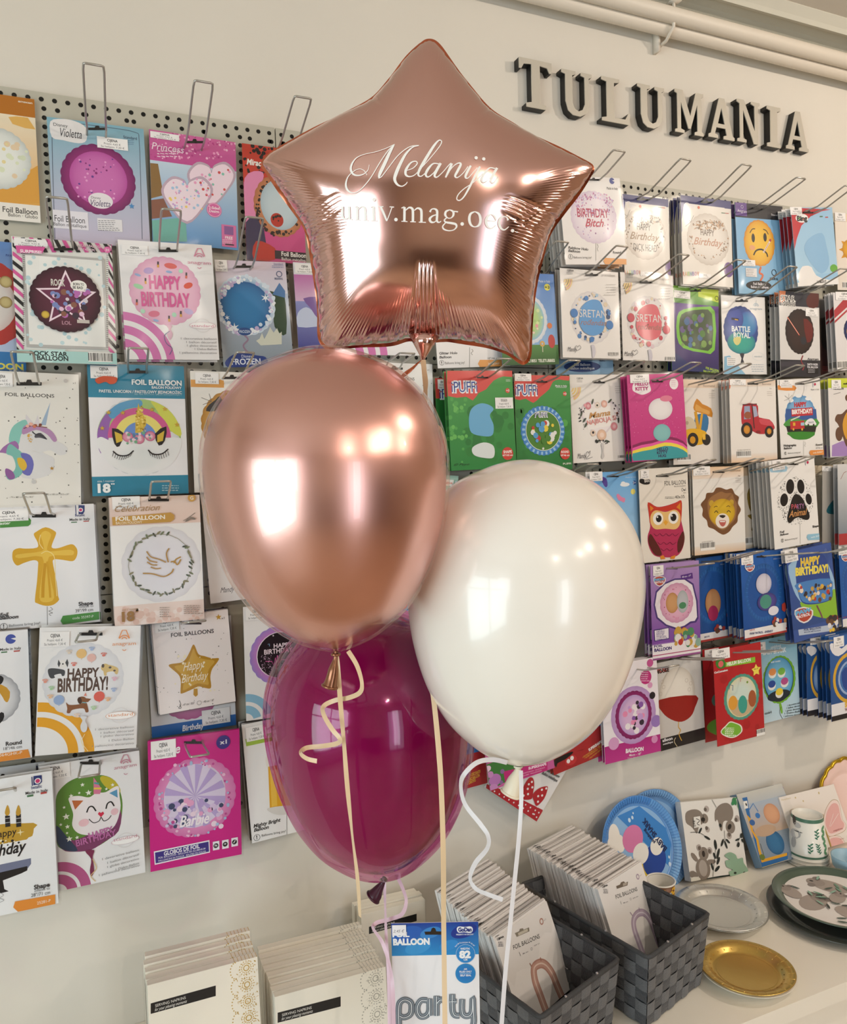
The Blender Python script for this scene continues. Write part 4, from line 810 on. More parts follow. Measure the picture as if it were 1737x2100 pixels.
a = Art('c5', (250, 176), (893, 165), (225, 992), .08, base='f0efef').arcs(228, 995, [340, 245], 60, 'eaa82c', 0, math.pi/2).C(533, 510, 235, 'eeeef0', 'dcdde2', sc=24)
a.T(428, 440, 630, 498, 'HAPPY', '5b463c', .035).T(365, 503, 685, 586, 'BIRTHDAY!', '5b463c', .035)
a.P([(305,445),(330,435),(380,440),(412,450),(410,480),(395,485),(385,470),(345,480),(350,495),(325,500),(310,480)], '4a4c50', 3).C(400, 410, 28, 'ece9e6').P([(372,380),(385,405),(375,430),(366,410)], '4a4c50').P([(428,376),(415,400),(430,430),(436,400)], '4a4c50').E(400, 408, 5, 5, '222').P([(660,420),(700,415),(750,435),(748,470),(735,472),(720,455),(680,462),(678,480),(662,478)], 'dcc184', 3).C(668, 430, 24, 'dcc184').E(655, 420, 9, 12, '5f5550').E(700, 430, 9, 7, '6a5f58').E(728, 450, 8, 6, '6a5f58')
a.P([(420,652),(440,668),(500,665),(545,650),(560,690),(562,712),(545,715),(530,690),(460,700),(445,720),(425,718),(428,690)], '8b5a3a', 3).E(520, 635, 28, 20, '8b5a3a').P([(540,625),(580,630),(560,650),(530,650)], '8b5a3a').E(507, 640, 13, 22, '4a3428', rot=.2).S([(523,652),(548,655)], 6, '7ab8c0', 0).P([(545,590),(552,612),(532,610)], 'e8907c')
for x, y, r, c in ((518,342,30,'ecc483'),(582,368,26,'eabfb6'),(375,637,31,'9fb6dc'),(631,614,32,'e0685c')): a.C(x, y, r, c).S([(x, y+r), (x, y+r+8)], 3, c, 0)
def pawp(a, x, y, r, c):
    a.E(x, y+r*.3, r*.6, r*.45, c)
    for q in (-.8, -.3, .3, .8): a.E(x+q*r, y-r*(.55-.3*abs(q)), r*.22, r*.28, c)
for x, y, c in ((660,347,'e08478'),(585,310,'a8bce0'),(440,330,'ecdcc8'),(470,408,'e08478'),(288,515,'e89c88'),(328,560,'a8d0a0'),(320,613,'ecc098'),(724,570,'a8bce0'),(686,630,'ecb888'),(596,685,'b0d0a4'),(490,732,'ecd0b8'),(728,500,'e8b8c8')): pawp(a, x, y, 18, c)
a.P([(510,740),(552,740),(540,765),(556,800),(548,832),(530,840),(515,825),(512,795),(524,765)], 'dcdde0', 3).S([(508,850),(518,900),(540,960)], 3, 'efe2b8').S([(540,850),(520,900),(560,960)], 3, 'efe2b8')
anagram(a, 790, 192, 122, 'e0935c', '8f8d90', 765, 732, 178, [(828, 606), (850, 640), (872, 640), (898, 692), (935, 586)], 850)
a.slot(578, 216, 74).price(262, 205, 440, 295)
finish(a, 'white HAPPY BIRTHDAY! pack with puppies, paw prints and orange arcs, fifth row', 1, .012, .006)
a = Art('c5', (940, 160), (1478, 90), (957, 890), .022, base='e9ebef').F(.9, 1, '2a6ab4').C(1210, 560, 200, 'd88ab8', 'b45a90', sc=24).T(1160, 800, 1300, 836, 'Birthday', 'f0f3f8', .03, .15).price(1282, 705, 1465, 775)
finish(a, 'pack with a blue Birthday band hanging below and behind the gold star pack')
a = Art('c5', (975, 135), (1460, 50), (1005, 745), .055, base='efe7e6').dots(990,150,1470,700,40,3,['8a8480'],5)
a.P([(1232,284),(1262,345),(1300,358),(1350,372),(1392,372),(1380,400),(1350,440),(1338,490),(1342,560),(1300,560),(1262,552),(1210,575),(1155,597),(1148,580),(1150,520),(1138,480),(1100,445),(1073,420),(1090,408),(1150,400),(1180,378),(1205,335)], 'b98a28', 4)
a.P([(1232,310),(1255,360),(1300,378),(1365,390),(1330,440),(1320,490),(1325,540),(1260,532),(1210,555),(1165,575),(1168,520),(1155,475),(1110,425),(1170,410),(1200,385),(1215,350)], 'd0a545', 4).E(1235, 460, 60, 55, 'c79a38', 'd0a545').dots(1090,350,1380,580,24,6,['f3e8c8'],3)
a.T(1165, 400, 1305, 455, 'Happy', 'f6ecd8', 0, .5).T(1155, 478, 1330, 530, 'Birthday', 'f6ecd8', 0, .5).P([(1232,565),(1256,565),(1258,605),(1245,617),(1230,605)], 'c0902e')
a.TR(1088, 238, 1360, 210, 26, 'FOIL BALLOONS', '2f2e2d', .01).star(1390, 110, 20, 'c79a38').T(1408, 110, 1428, 124, 'x1', '55534f').T(1160, 662, 1240, 676, '~47 cm / 18.5"', '55534f').T(1290, 642, 1362, 656, '~40 cm / 16"', '55534f').S([(1140,640),(1150,668),(1135,688),(1152,688),(1142,665)], 3, '55534f').C(1267, 655, 14, '55534f', ring=.88).slot(1215, 148, 66).price(980, 125, 1142, 190)
finish(a, 'pale FOIL BALLOONS pack with a gold star balloon, fifth row', 3, .005, .003)
a = Art('f7', (75, 100), (760, 40), (95, 1010), .05, base='eeecec').arcs(92, 1010, [218, 126], 62, '8bbcd8', .2, math.pi/2+.2).C(360, 480, 232, 'cf7cc0', '9a84cc', sc=22).C(365, 478, 185, 'e9dde6').C(367, 478, 180, '201a20')
a.T(316, 390, 465, 424, 'HAPPY', 'f2dfea', .02).T(240, 438, 468, 476, 'BIRTHDAY', 'f2dfea', .02).S([(250,530),(300,530),(315,560),(330,500),(335,590),(345,480),(360,540),(380,515),(460,520)], 5, 'e870b4', 0).star(312, 325, 9, 'f2dfea').dots(215,480,300,650,60,3,['c8a8c0'],4).S([(268,395),(282,390),(282,410)], 4, '8ab4d8', 0).price(90, 110, 260, 190)
finish(a, 'white pack with a black disc in a lilac ring, left of the magenta balloon')
# --- row 6
a = Art('f6', (-290, 1030), (300, 962), (-250, 1600), .03, base='e4e6ea').R(252, 985, 262, 1030, '2b3a78').slot(20, 1060, 60)
finish(a, 'pack showing only its top edge between the orange-banded pack and the cake pack')
a = Art('f6', (-300, 1125), (363, 1015), (-255, 2085), .08, base='eff0f2')
a.P([(-200,1420),(232,1380),(235,1420),(225,1470),(200,1480),(180,1500),(140,1510),(110,1530),(60,1515),(20,1540),(-60,1530),(-200,1560)], 'c29a36', 2).P([(-200,1550),(0,1530),(215,1490),(216,1640),(0,1680),(-200,1700)], 'eff0f2').P([(-200,1690),(0,1670),(215,1625),(216,1665),(190,1700),(0,1740),(-200,1760)], '767c98').P([(-200,1740),(0,1725),(190,1680),(190,1710),(150,1730),(60,1765),(20,1780),(30,1840),(60,1855),(-200,1920)], '1d1c1f', 0)
for x in (52, 128): a.P([(x-17, 1330-(x-52)*.15), (x+17, 1330-(x-52)*.15), (x+20, 1405), (x-15, 1410)], '222225').S([(x-15, 1350), (x+18, 1345)], 5, 'b8b8bc', 0).S([(x-15, 1380), (x+18, 1375)], 5, 'b8b8bc', 0).P([(x, 1255), (x+16, 1300), (x+8, 1326), (x-10, 1328), (x-18, 1305)], 'c79a38', 3)
a.dots(-100,1500,215,1540,18,7,['222225','f0e6c8'],6).T(-60, 1442, 118, 1492, 'Happy', '1d1c1f', 0, .1).T(-160, 1560, 190, 1640, 'Birthday', '1d1c1f', .02, .3).star(142, 1445, 26, 'efe2b0', .25, n=4)
a.R(218, 1060, 228, 1122, '2b3a78').P([(232,1055),(290,1047),(292,1095),(275,1112),(232,1118)], '2b3a78').C(262, 1088, 20, 'f4f4f6').C(262, 1088, 14, 'd23c78').T(218, 1124, 292, 1146, 'betallic', '2b3a78', .01).TR(178, 1184, 332, 1160, 20, 'Made in Italy', '3b3a3c', .01).R(188, 1188, 232, 1194, '4f7a54').R(282, 1168, 325, 1174, 'c0504a')
a.TR(236, 1842, 346, 1820, 30, 'Shape', '3b3a3c', .03).TR(240, 1860, 346, 1840, 20, 'inflates to', '66656a').TR(216, 1895, 348, 1872, 24, '28"/71 cm', '4d4c50').P([(105,1925),(383,1876),(385,1962),(125,1996),(92,1965)], 'e8923a').TR(258, 1946, 352, 1926, 20, '25281-P', 'f6eee4').S([(0,1862),(25,1880),(0,1900),(28,1915),(0,1930)], 3, '8a898c')
finish(a, 'white pack with a gold-iced black and white cake balloon, bottom left corner of the wall', 1, .01, .003)
a = Art('c6', (215, 246), (757, 150), (240, 937), .06, base='ecebec').arcs(310, 925, [165, 98], 50, 'b8588c', 0, 1.7)
a.P([(480,290),(560,290),(620,320),(655,400),(660,480),(640,580),(580,640),(490,690),(400,702),(340,690),(305,650),(302,500),(305,400),(350,340),(410,305)], '5d8a34', 4).P([(310,600),(400,640),(560,560),(650,480),(640,590),(560,650),(490,692),(400,702),(335,688)], '7c3a64', 3).P([(305,560),(305,640),(340,690),(420,695),(360,620)], '2f3f5c', 3).P([(560,292),(620,318),(650,380),(580,360),(540,310)], 'c4b430', 3)
a.P([(372,410),(425,400),(480,408),(520,385),(570,380),(612,355),(640,350),(645,400),(650,470),(620,560),(560,600),(480,612),(420,600),(390,560),(395,500),(380,450)], 'efe8ea', 4).P([(388,425),(450,425),(405,475)], 'c06a3a').P([(590,385),(632,365),(635,410)], '5a9ac0').P([(505,300),(548,360),(540,390),(505,390)], 'd87a9a').S([(508,330),(535,335)], 10, '4fa0a0', 0).S([(506,360),(548,360)], 10, 'e8c850', 0)
a.S([(468,490),(480,462),(500,458),(518,482)], 7, '1d1c1f').S([(572,470),(580,442),(600,432),(616,455)], 7, '1d1c1f').P([(545,515),(528,498),(535,486),(545,492),(556,484),(562,496)], 'd22c4c').S([(480,525),(505,545),(535,535),(545,515),(560,535),(585,525),(600,505)], 4, '1d1c1f').E(452, 545, 28, 20, 'ecc0c8').E(618, 485, 20, 18, 'ecc0c8')
for x, y, r in ((445,340,12),(478,383,17),(384,400,12),(428,384,8),(357,512,19),(346,462,9),(328,555,9),(364,566,13),(374,632,17),(362,600,8),(416,624,11),(608,340,11),(574,362,9)): a.star(x, y, r, 'eef0e4')
a.TR(480, 632, 612, 592, 32, 'HAPPY', 'b868a0', .03).TR(412, 672, 630, 610, 34, 'BIRTHDAY', 'b868a0', .03).P([(460,698),(508,692),(500,730),(508,800),(492,835),(485,800),(492,740)], '7c2c50', 3).S([(500,740),(520,790),(490,830),(515,860)], 4, 'd8b880')
anagram(a, 678, 178, 100, 'c98a9c', '8a888a', 676, 638, 145, [], 0)
for (x, y, x2, y2), t in zip(((552,746,750,696),(580,766,750,720),(580,788,750,742),(625,802,750,766),(535,832,752,778)), SN): a.TR(x, y, x2, y2, 12, t, '8a888a')
a.slot(490, 222, 58).price(215, 242, 380, 295)
finish(a, 'white pack with a smiling green and white unicorn cat balloon, bottom row', 1, .01, .004)
a = Art('c6', (797, 106), (1292, 40), (812, 812), .06, base='cf1a86').C(1055, 408, 212, 'e79ac8', 'd273ae', sc=26).E(1053, 400, 165, 172, 'dcd0e8')
for i in range(12): t = i*math.pi/6; a.P([(1053, 400), (1053+165*math.cos(t), 400+172*math.sin(t)), (1053+165*math.cos(t+.25), 400+172*math.sin(t+.25))], 'b9a4d6')
a.dots(890,420,1200,570,60,14,['e7a4cc','b8a0d4','d8c4e4','3a4468','f0d8e8'],5).TR(968, 570, 1130, 545, 60, 'Barbie', 'f6eef4', .02, .3).TR(818, 200, 975, 165, 50, 'Barbie', 'f6eef4', .02, .3).dots(850,200,1260,620,60,7,['c04a94','f0c0dc','a8c0e0'],6,ell=1,inner=.86).C(1205, 110, 37, '3a2c84').T(1186, 100, 1224, 122, 'x1', 'f3f0f6', .03)
a.P([(830,700),(1130,638),(1133,705),(835,772)], 'f1eef4', 0).P([(836,706),(1125,646),(1128,700),(840,764)], '3a2c84', 0).TR(885, 722, 1078, 680, 22, 'GLOBOS DE FOIL', 'f1eef4', .03).TR(855, 740, 1108, 688, 10, 'FOIL BALLOONS · BALLONS EN ALUMINIUM', 'e4e0ee', .01).TR(855, 756, 1112, 702, 10, 'PALLONCINI IN FOGLIA · BALÕES DE FOLHA', 'e4e0ee', .01)
for x, y, t in ((1150,648,'He'),(1200,640,'+'),(1250,628,'/')): a.R(x-2, y, x+34, y+40, 'f1eef4').C(x+15, y+20, 13, '222').T(x+8, y+13, x+22, y+26, t, 'f1eef4', .02)
a.slot(1045, 112, 52).price(813, 108, 950, 188)
finish(a, 'bright pink pack with a pink frilled balloon and GLOBOS DE FOIL strip, bottom row', 1, .01, .004)
a = Art('f7', (82, 1045), (600, 920), (125, 1998), .05, base='efedec').P([(90,1150),(500,1048),(502,1120),(98,1208)], 'a8c84a').TR(125, 1170, 330, 1128, 26, 'Non-Message', 'f4f6ec', .02).P([(255,1290),(300,1270),(380,1280),(430,1290),(440,1380),(300,1420),(258,1360)], 'e9e4dc', 3).P([(272,1370),(440,1340),(470,1680),(285,1700)], 'e0a420').P([(285,1400),(330,1395),(345,1680),(300,1690)], 'efc04a').P([(270,1700),(470,1680),(440,1740),(370,1755),(300,1740)], 'ddd9d4', 3)
a.TR(155, 1858, 372, 1805, 28, 'Mighty Bright', '33312f', .03, .25).TR(158, 1890, 278, 1862, 28, 'Balloon', '33312f', .03, .25).C(182, 1935, 26, '33312f', ring=.88).T(178, 1918, 186, 1948, '!', '33312f', .03).TR(220, 1928, 412, 1890, 18, 'Balloons bring joy!', '55534f').S([(420,1745),(422,1925)], 3, '66645f', 0).price(90, 1058, 260, 1140)
finish(a, 'white pack with a yellow beer glass balloon, bottom row left of the magenta balloon', 4, .006, .003)
# hooks of the left half
for h_ in [('c1',615,452,595,45,'pale blue and lilac top row pack'),('c1',1240,537,1295,155,'pink and sky blue heart pack'),('f1',670,95,802,-330,'red spotted pack beside the foil star'),('c1',405,1208,360,890,'striped pink and black pack'),('c1',1070,1222,1090,965,'pink HAPPY BIRTHDAY make-up pack'),
 ('f1',295,1120,385,705,'icy blue pack'),('c3',185,176,140,-22,'pastel unicorn head pack'),('c3',875,105,880,-47,'teal unicorn face pack'),('c3',1475,142,1560,-20,'orange-tabbed pack by the rose gold balloon'),('c4',280,176,215,38,'golden cross pack'),('c3',1008,918,1025,800,'golden dove pack'),
 ('c5',578,216,546,262,'puppy HAPPY BIRTHDAY! pack'),('c5',1212,146,1250,138,'gold star pack'),('c6',490,222,480,292,'unicorn cat pack'),('c6',1045,112,1078,182,'bright pink pack'),('f6',20,1150,30,1150,'cake pack'),('px',806,755,835,725,'dotted pack left of the green packs')]:
    hook(*h_[:5], h_[5], d=.08 if h_[0] in ('c5', 'f6') else .06)
# ================================================================== PACKS, RIGHT OF THE BALLOONS
def conf(a, x, y, r, cols, seed, n=90, rd=6):               # confetti thickening towards the top of a round balloon
    a.dots(x-r, y-r, x+r, y+r, n//2, rd, cols, seed, ell=1, inner=.8); a.dots(x-r*.78, y-r*.98, x+r*.78, y-r*.45, n, rd, cols, seed+1, ell=1)
a = Art('d1', (170, 156), (505, 172), (212, 642), .10, base='efedec').E(365, 385, 122, 142, 'f1eaf2', 'd5c4da', sc=24); a.dots(255,250,475,380,110,5,['c58ab4','d9a4c0','b06a9c','c9b8dc'],3,ell=1,inner=.5).dots(260,260,475,500,50,4,['c58ab4','9c6a9c','c9b8dc'],5,ell=1)
a.T(275, 335, 445, 382, 'BIRTHDAY', 'b8325c', .02).T(318, 392, 420, 434, 'Bitch', 'c23c58', .02, .4).C(462, 188, 17, '3c4a94').P([(462,186),(482,182),(482,196)], 'efedec').T(434, 220, 494, 234, 'Made in Italy', '4a4a4c').TR(225, 555, 334, 566, 14, 'Rainbow Holo', '3a3836', .03, .2).TR(225, 572, 290, 578, 14, 'Balloon', '3a3836', .03, .2).C(238, 598, 14, '3a3836', ring=.86).T(236, 590, 240, 606, '!', '3a3836', .03).T(255, 597, 352, 608, 'Balloons bring joy!', '66645f').S([(375,525),(375,620)], 2, '8a8884', 0).S([(382,530),(388,545),(382,555),(388,570)], 2, '8a8884')
a.T(468, 568, 512, 582, 'Round', '3a3836', .02).P([(425,605),(540,612),(542,655),(425,640),(415,622)], 'eaa458').slot(362, 182, 34)
finish(a, 'white pack with a lilac dotted BIRTHDAY balloon, right of the star tip', 4, .014, .003)
for v, (TL, TR_, BL, lab, c1, stk) in enumerate([((515,256),(765,290),(535,735),'white and navy holographic pack with grey lettering, second from the foil star, top row',['5c5048','8a7866','c8b8a4'],1), ((832,262),(1105,300),(850,745),'glare-covered white and navy holographic pack with rose lettering, top right row',['b08a6a','cfae8e','8a7866'],4)]):
    dx = 0 if v == 0 else 330; a = Art('d1', TL, TR_, BL, .07, base='e9e4dc'); dy = 0 if v == 0 else 15
    a.F(0, .09, '3c3d78').P([(TL[0], TL[1]), (TL[0]+130, TL[1]+10), (TL[0]+70, TL[1]+80), (TL[0]+20, TL[1]+160), (TL[0]+3, TL[1]+210)], '3a3f86', 2).P([(TL[0]+20, 300+dy), (TL[0]+120, 290+dy), (TL[0]+240, 315+dy), (TL[0]+245, 700), (TL[0]+30, 690), (TL[0]+12, 500)], 'ebe6de', 2).F(0, .085, '44457c')
    X = (640, 985)[v]; Y = (475, 505)[v]; a.E(X, Y, 112, 140, 'eee9e2', 'cfc6bc', sc=24); conf(a, X, Y, 108, c1, 7+v, 130, 4)
    a.T(X-42, Y-58, X+32, Y-24, 'HAPPY', ('4a4440','7a6a60')[v], .01).T(X-80, Y-14, X+80, Y+26, 'Birthday', ('a08468','c89880')[v], .01, .4)
    if v == 0: a.T(X-60, Y+50, X+66, Y+88, 'DICK HEAD', '6a6662', .0)
    for q in ((-112,-110),(-80,-130),(-125,-70)): a.S([(X+q[0], Y+q[1]), (X-95, Y-95)], 2, '6a6662', 0)
    a.C(TL[0]+38, TL[1]+65, 22, 'f0eef2', ring=.85).T(TL[0]+40, TL[1]+52, TL[0]+78, TL[1]+72, 'GRABO', 'f0eef2', .03).C(TL[0]+100, TL[1]+70, 8, 'd8603c').R(X+70, Y-146, X+90, Y-140, '4f7a54').R(X+90, Y-144, X+110, Y-138, 'c0504a')
    for i, ch in enumerate('RAINBOW'): a.T(TL[0]+14+i*13, (672, 680)[v], TL[0]+24+i*13, (694, 702)[v], ch, ['e0907c','e8b878','b8c890','8fb8c8','a898c8','d898b8','e0a08c'][i], .02)
    a.E(TL[0]+262, (660, 670)[v], 26, 40, '6a4a8c').slot((630, 975)[v], (290, 305)[v], 34)
    a.price(TL[0]+100, (680, 690)[v], TL[0]+165, (708, 720)[v]); finish(a, lab, stk, .011, .003)
a = Art('d1', (1130, 305), (1388, 325), (1150, 800), .06, base='86b8dc').F(0, .16, '25242a').F(.16, 1, '7fb4de', '8fbfe0').R(1130, 300, 1195, 380, '6a4a94').T(1142, 340, 1192, 356, 'Anagram', 'e9e2f0', .01, .2).C(1168, 328, 9, 'e9e2f0', ring=.8)
a.E(1262, 525, 82, 125, 'f0b42c', 'd48a20', sc=22).E(1262, 525, 76, 118, 'f2c43c', 'e0a028').E(1228, 497, 9, 24, '2a2420').E(1292, 494, 9, 23, '2a2420').S([(1210,470),(1222,450),(1238,448)], 5, '2a2420').S([(1282,450),(1298,458),(1310,478)], 5, '2a2420').S([(1230,590),(1245,565),(1275,560),(1300,580),(1306,600)], 9, '2a2420').S([(1283,577),(1320,512)], 9, 'f2f0ec', 0).C(1320, 510, 8, 'b83c4c').S([(1285,575),(1314,522)], 3, 'b83c4c', 0).E(1222, 550, 16, 14, 'e8a878')
a.S([(1270,655),(1262,685),(1280,700),(1266,730)], 12, 'd8683c').T(1325, 365, 1380, 376, 'Standard', 'd9d6dc').E(1258, 755, 68, 26, '1b1a1e').T(1228, 738, 1296, 752, 'Foil Balloon', 'eceaf0', .02).T(1215, 755, 1310, 768, 'Ballon métallique', 'eceaf0', .02).C(1340, 685, 18, '1b2a3a', ring=.78).T(1318, 712, 1362, 724, 'HELIUM XL', '1b2a3a', .03).slot(1255, 340, 34).price(1168, 615, 1238, 652).R(1186, 660, 1248, 710, 'ece9ea').lines(1190, 666, 1244, 5, 9, 3, '6a6a6c')
finish(a, 'blue pack with a yellow sick-face balloon holding a thermometer, top right row', 2, .01, .003)
a = Art('d1', (1418, 320), (1645, 345), (1482, 746), .10, base='9cc8e8').F(0, .85, '9cc6e6', 'a9d0ea').P([(1418,318),(1650,343),(1600,352),(1540,380),(1490,430),(1465,500),(1450,560)], 'c4323c', 0).P([(1480,745),(1485,665),(1510,648),(1545,655),(1570,700),(1640,725),(1700,700),(1702,758)], 'efedeb', 2).F(.95, 1, 'efedeb').E(1492, 390, 34, 24, 'f2f0ee').T(1466, 378, 1522, 404, 'Bing', '2c2a2c', .06).C(1478, 392, 5, '5aa03c').C(1500, 396, 4, 'd8503c').P([(1505,560),(1530,500),(1600,470),(1625,540),(1640,640),(1600,690),(1545,640)], '8fbce0', 3).E(1665, 662, 20, 22, '6cb048').R(1588, 378, 1605, 384, '4f7a54').R(1618, 382, 1634, 388, 'c0504a').T(1575, 728, 1625, 742, 'L18L017', '3a3836', .03).slot(1530, 360, 34).price(1425, 330, 1492, 372)
finish(a, 'sky blue and red pack with a small white name badge, top right row', 5, .0125, .003)
a = Art('d1', (1666, 358), (1905, 385), (1690, 775), .05, base='ece3d8').F(0, .1, 'e8d3bc').price(1668, 358, 1728, 408)
for i in range(10): t = i*.628; a.P([(1762+70*math.cos(t), 560+80*math.sin(t)), (1762+45*math.cos(t+.25), 560+52*math.sin(t+.25)), (1762+45*math.cos(t-.25), 560+52*math.sin(t-.25))], 'd99a2c', 0)
a.E(1762, 560, 50, 58, 'e8b43c', 'c8882c').BC(1712, 735, 1790, 770)
finish(a, 'pale pack with a golden sun balloon, cut off by the right edge')
# --- row 2
a = Art('px', (1020, 560), (1137, 561), (1029, 751), .08, base='6f9ed4').F(0, .8, '3c78c4', '8fb8e4').F(.78, 1, '4f8a3c', '2f5a28').E(1086, 655, 36, 50, 'f0f0f2', 'cfd8e4', sc=24).E(1086, 655, 30, 43, 'b8d87c', '8fc0dc').dots(1062,620,1112,690,26,3,['e9a0a8','f0d8c8','a8c87c','d8e8a8'],6,ell=1).C(1122, 589, 7, 'e8e04c').T(1117, 586, 1127, 592, '+3', '2c4a2c', .03).T(1104, 574, 1128, 579, 'Made in Italy', 'dfe8f4').T(1084, 737, 1138, 743, 'L18051 TELETUBBIES', 'eef2e4', .03).S([(1112,700),(1113,722)], 1.5, 'e8e0c8', 0).C(1112, 705, 6, 'd9a84c', ring=.4).E(1127, 668, 5, 6, 'd9783c').E(1131, 700, 7, 14, 'c03c38')
finish(a, 'blue sky and green hill pack right of the bottom right tip of the star')
a = Art('px', (885, 562), (1034, 560), (896, 758), .06, base='efedec').C(960, 650, 52, 'e4e0ea', 'c4bcd0', sc=22).T(901, 722, 938, 727, 'Glitter Holo', '33312f', .03, .2).T(901, 730, 926, 735, 'Balloon', '33312f', .03, .2).C(906, 744, 5.5, '33312f', ring=.86).T(905, 741, 907, 747, '!', '33312f', .03).T(913, 742, 953, 747, 'Balloons bring joy!', '66645f').S([(963,712),(963,757)], .8, '66645f', 0).T(1000, 733, 1024, 737, '18"/46 cm', '77746e').P([(984,738),(1034,738),(1034,753),(984,753),(980,746)], 'eaa458').T(1001, 744, 1024, 748, '36788GH-P', 'f6ead8', .02).S([(967,716),(970,720),(966,724),(969,728)], .8, '66645f')
finish(a, 'white pack with orange tab showing under the bottom edge of the foil star')
a = Art('d2', (125, 38), (440, 60), (165, 602), .03, base='8fbce0').F(0, .85, '3f72b4', '8fb8dc').E(302, 560, 98, 30, '2a4886').T(258, 542, 345, 556, 'Foil Balloon', 'e6eef8', .02).T(238, 562, 368, 576, 'Ballon métallique', 'e6eef8', .02).T(395, 522, 425, 532, 'HELIUM XL', '2a4886', .02)
finish(a, 'blue pack whose oval badge shows below the blue dotted balloon pack')
for v, (TL, TR_, BL, cen, c1, c2, dk, lab, d_, st_) in enumerate([((185,30),(500,45),(192,515),(352,295),'5a9cd8','3c7cc0',['2c4a78','4c84c0','a8c8e0','e2d2b8'],'white SRETAN rođendan pack with a blue splash balloon',.09,2),((510,50),(795,66),(520,528),(660,320),'d9606c','c84858',['c03c50','e08a90','d8c4cc','e2d2b8'],'white SRETAN rođendan pack with a red splash balloon',.07,0)]):
    a = Art('d2', TL, TR_, BL, d_, base='eeebe8'); X, Y = cen; a.E(X, Y, 112, 142, 'efecea', 'd9d6d8', sc=20)
    rnd = random.Random(v+2)
    for i in range(44):
        t = rnd.uniform(0, 6.28); q = rnd.uniform(.78, .97); a.C(X+108*q*math.cos(t), Y+138*q*math.sin(t), rnd.choice([4, 6, 9, 13]), rnd.choice(dk))
    a.P([(X-55,Y-60),(X-10,Y-95),(X+40,Y-90),(X+62,Y-40),(X+70,Y+20),(X+58,Y+75),(X+10,Y+98),(X-40,Y+80),(X-68,Y+30),(X-64,Y-20)], c1, 4)
    for q in ((-96,-25,24),(96,40,24),(92,-22,11),(-30,-105,13),(0,118,15),(-92,25,10)): a.C(X+q[0], Y+q[1], q[2], c2)
    a.T(X-68, Y-46, X+76, Y-4, 'SRETAN', 'e2dedd', .0).T(X-62, Y+8, X+80, Y+38, 'rođendan', 'a4786c', .0, .4).P([(X-4,Y+150),(X+12,Y+150),(X+20,Y+185),(X+12,Y+215),(X+2,Y+212),(X,Y+180)], 'cdcad4', 3).T(X-132, Y+158, X-80, Y+182, 'Mandy', '55535a', 0, .4).S([(X-82,Y+180),(X-92,Y+165),(X-85,Y+152),(X-78,Y+160),(X-68,Y+150),(X-60,Y+165),(X-80,Y+180)], 2, '55535a')
    a.BC(X+90, Y+186, X+142, Y+206, n=14).T(TR_[0]-95, TR_[1]+10, TR_[0]-25, TR_[1]+24, 'premioloon', '8a8480').lines(TR_[0]-90, TR_[1]+70, TR_[0]-20, 5, 14, 3, 'b4b0ac', True).T(TL[0]+32, TL[1]+3, TL[0]+68, TL[1]+13, 'CIJENA', '222', .02).lines(TL[0]+28, TL[1]+18, TL[0]+75, 2, 8, 3, '777')
    a.arcs(TL[0]+8, TL[1]+58, [62, 48, 34, 20], 9, 'ecd08c', -1.2, .1).arcs(TL[0]+8, TL[1]+58, [55], 6, 'e8b8b0', -1.2, .1).slot((350, 645)[v], (65, 105)[v], 34)
    finish(a, lab+', second row right of the star', st_, .01, .003)
a = Art('d2', (795, 130), (1050, 136), (776, 590), .05, base='6fae3c').F(0, .2, '8cc84c', '4f8f34').F(.2, 1, '5a2f8c', '2c2460').P([(815,290),(850,250),(960,235),(1020,260),(1020,470),(960,485),(850,460),(815,400)], '7cc43c', 2).P([(830,300),(860,265),(950,250),(1005,275),(1005,455),(950,470),(860,445),(830,390)], '3a4f2c', 2).dots(840,270,1000,450,36,15,['4f7f34','6a5a8c','7ca04c','2f3f28','8c5a3c','456a9c'],5).P([(780,590),(800,480),(900,560),(1066,580),(1066,610)], '26306c', 2).P([(930,135),(1052,130),(1055,215),(1010,205),(930,180)], 'c8dc3c', 0).C(1030, 190, 13, '1f2a1c', ring=.76).TR(970, 572, 1040, 590, 12, 'FOIL BALLOON', 'b8d83c', .03).TR(958, 588, 1058, 604, 10, 'BALLON MÉTALLIQUE', 'b8d83c', .03).slot(915, 150, 30)
a.price(797, 145, 885, 195); finish(a, 'green and purple pack with a hexagonal green balloon, second right row', 1, .012, .003)
a = Art('d2', (1052, 170), (1290, 186), (1068, 600), .05, base='efedea').E(1162, 362, 92, 130, '3a5ca8', '2a3f80', sc=22).E(1165, 430, 76, 62, '3fae9c', '2f7a90').E(1200, 330, 50, 70, '3f8ac0', '3a5ca8').E(1130, 300, 45, 60, '4a5cae', '3a4f98').T(1112, 340, 1212, 368, 'BATTLE', 'e8eef0', .04).T(1122, 374, 1212, 402, 'ROYAL', 'e8eef0', .04).P([(1122,405),(1160,400),(1158,430),(1140,445),(1124,430)], 'e0d88c', 2).S([(1110,300),(1150,305)], 12, '23284c', 0).S([(1128,304),(1146,308)], 6, 'e0b43c', 0)
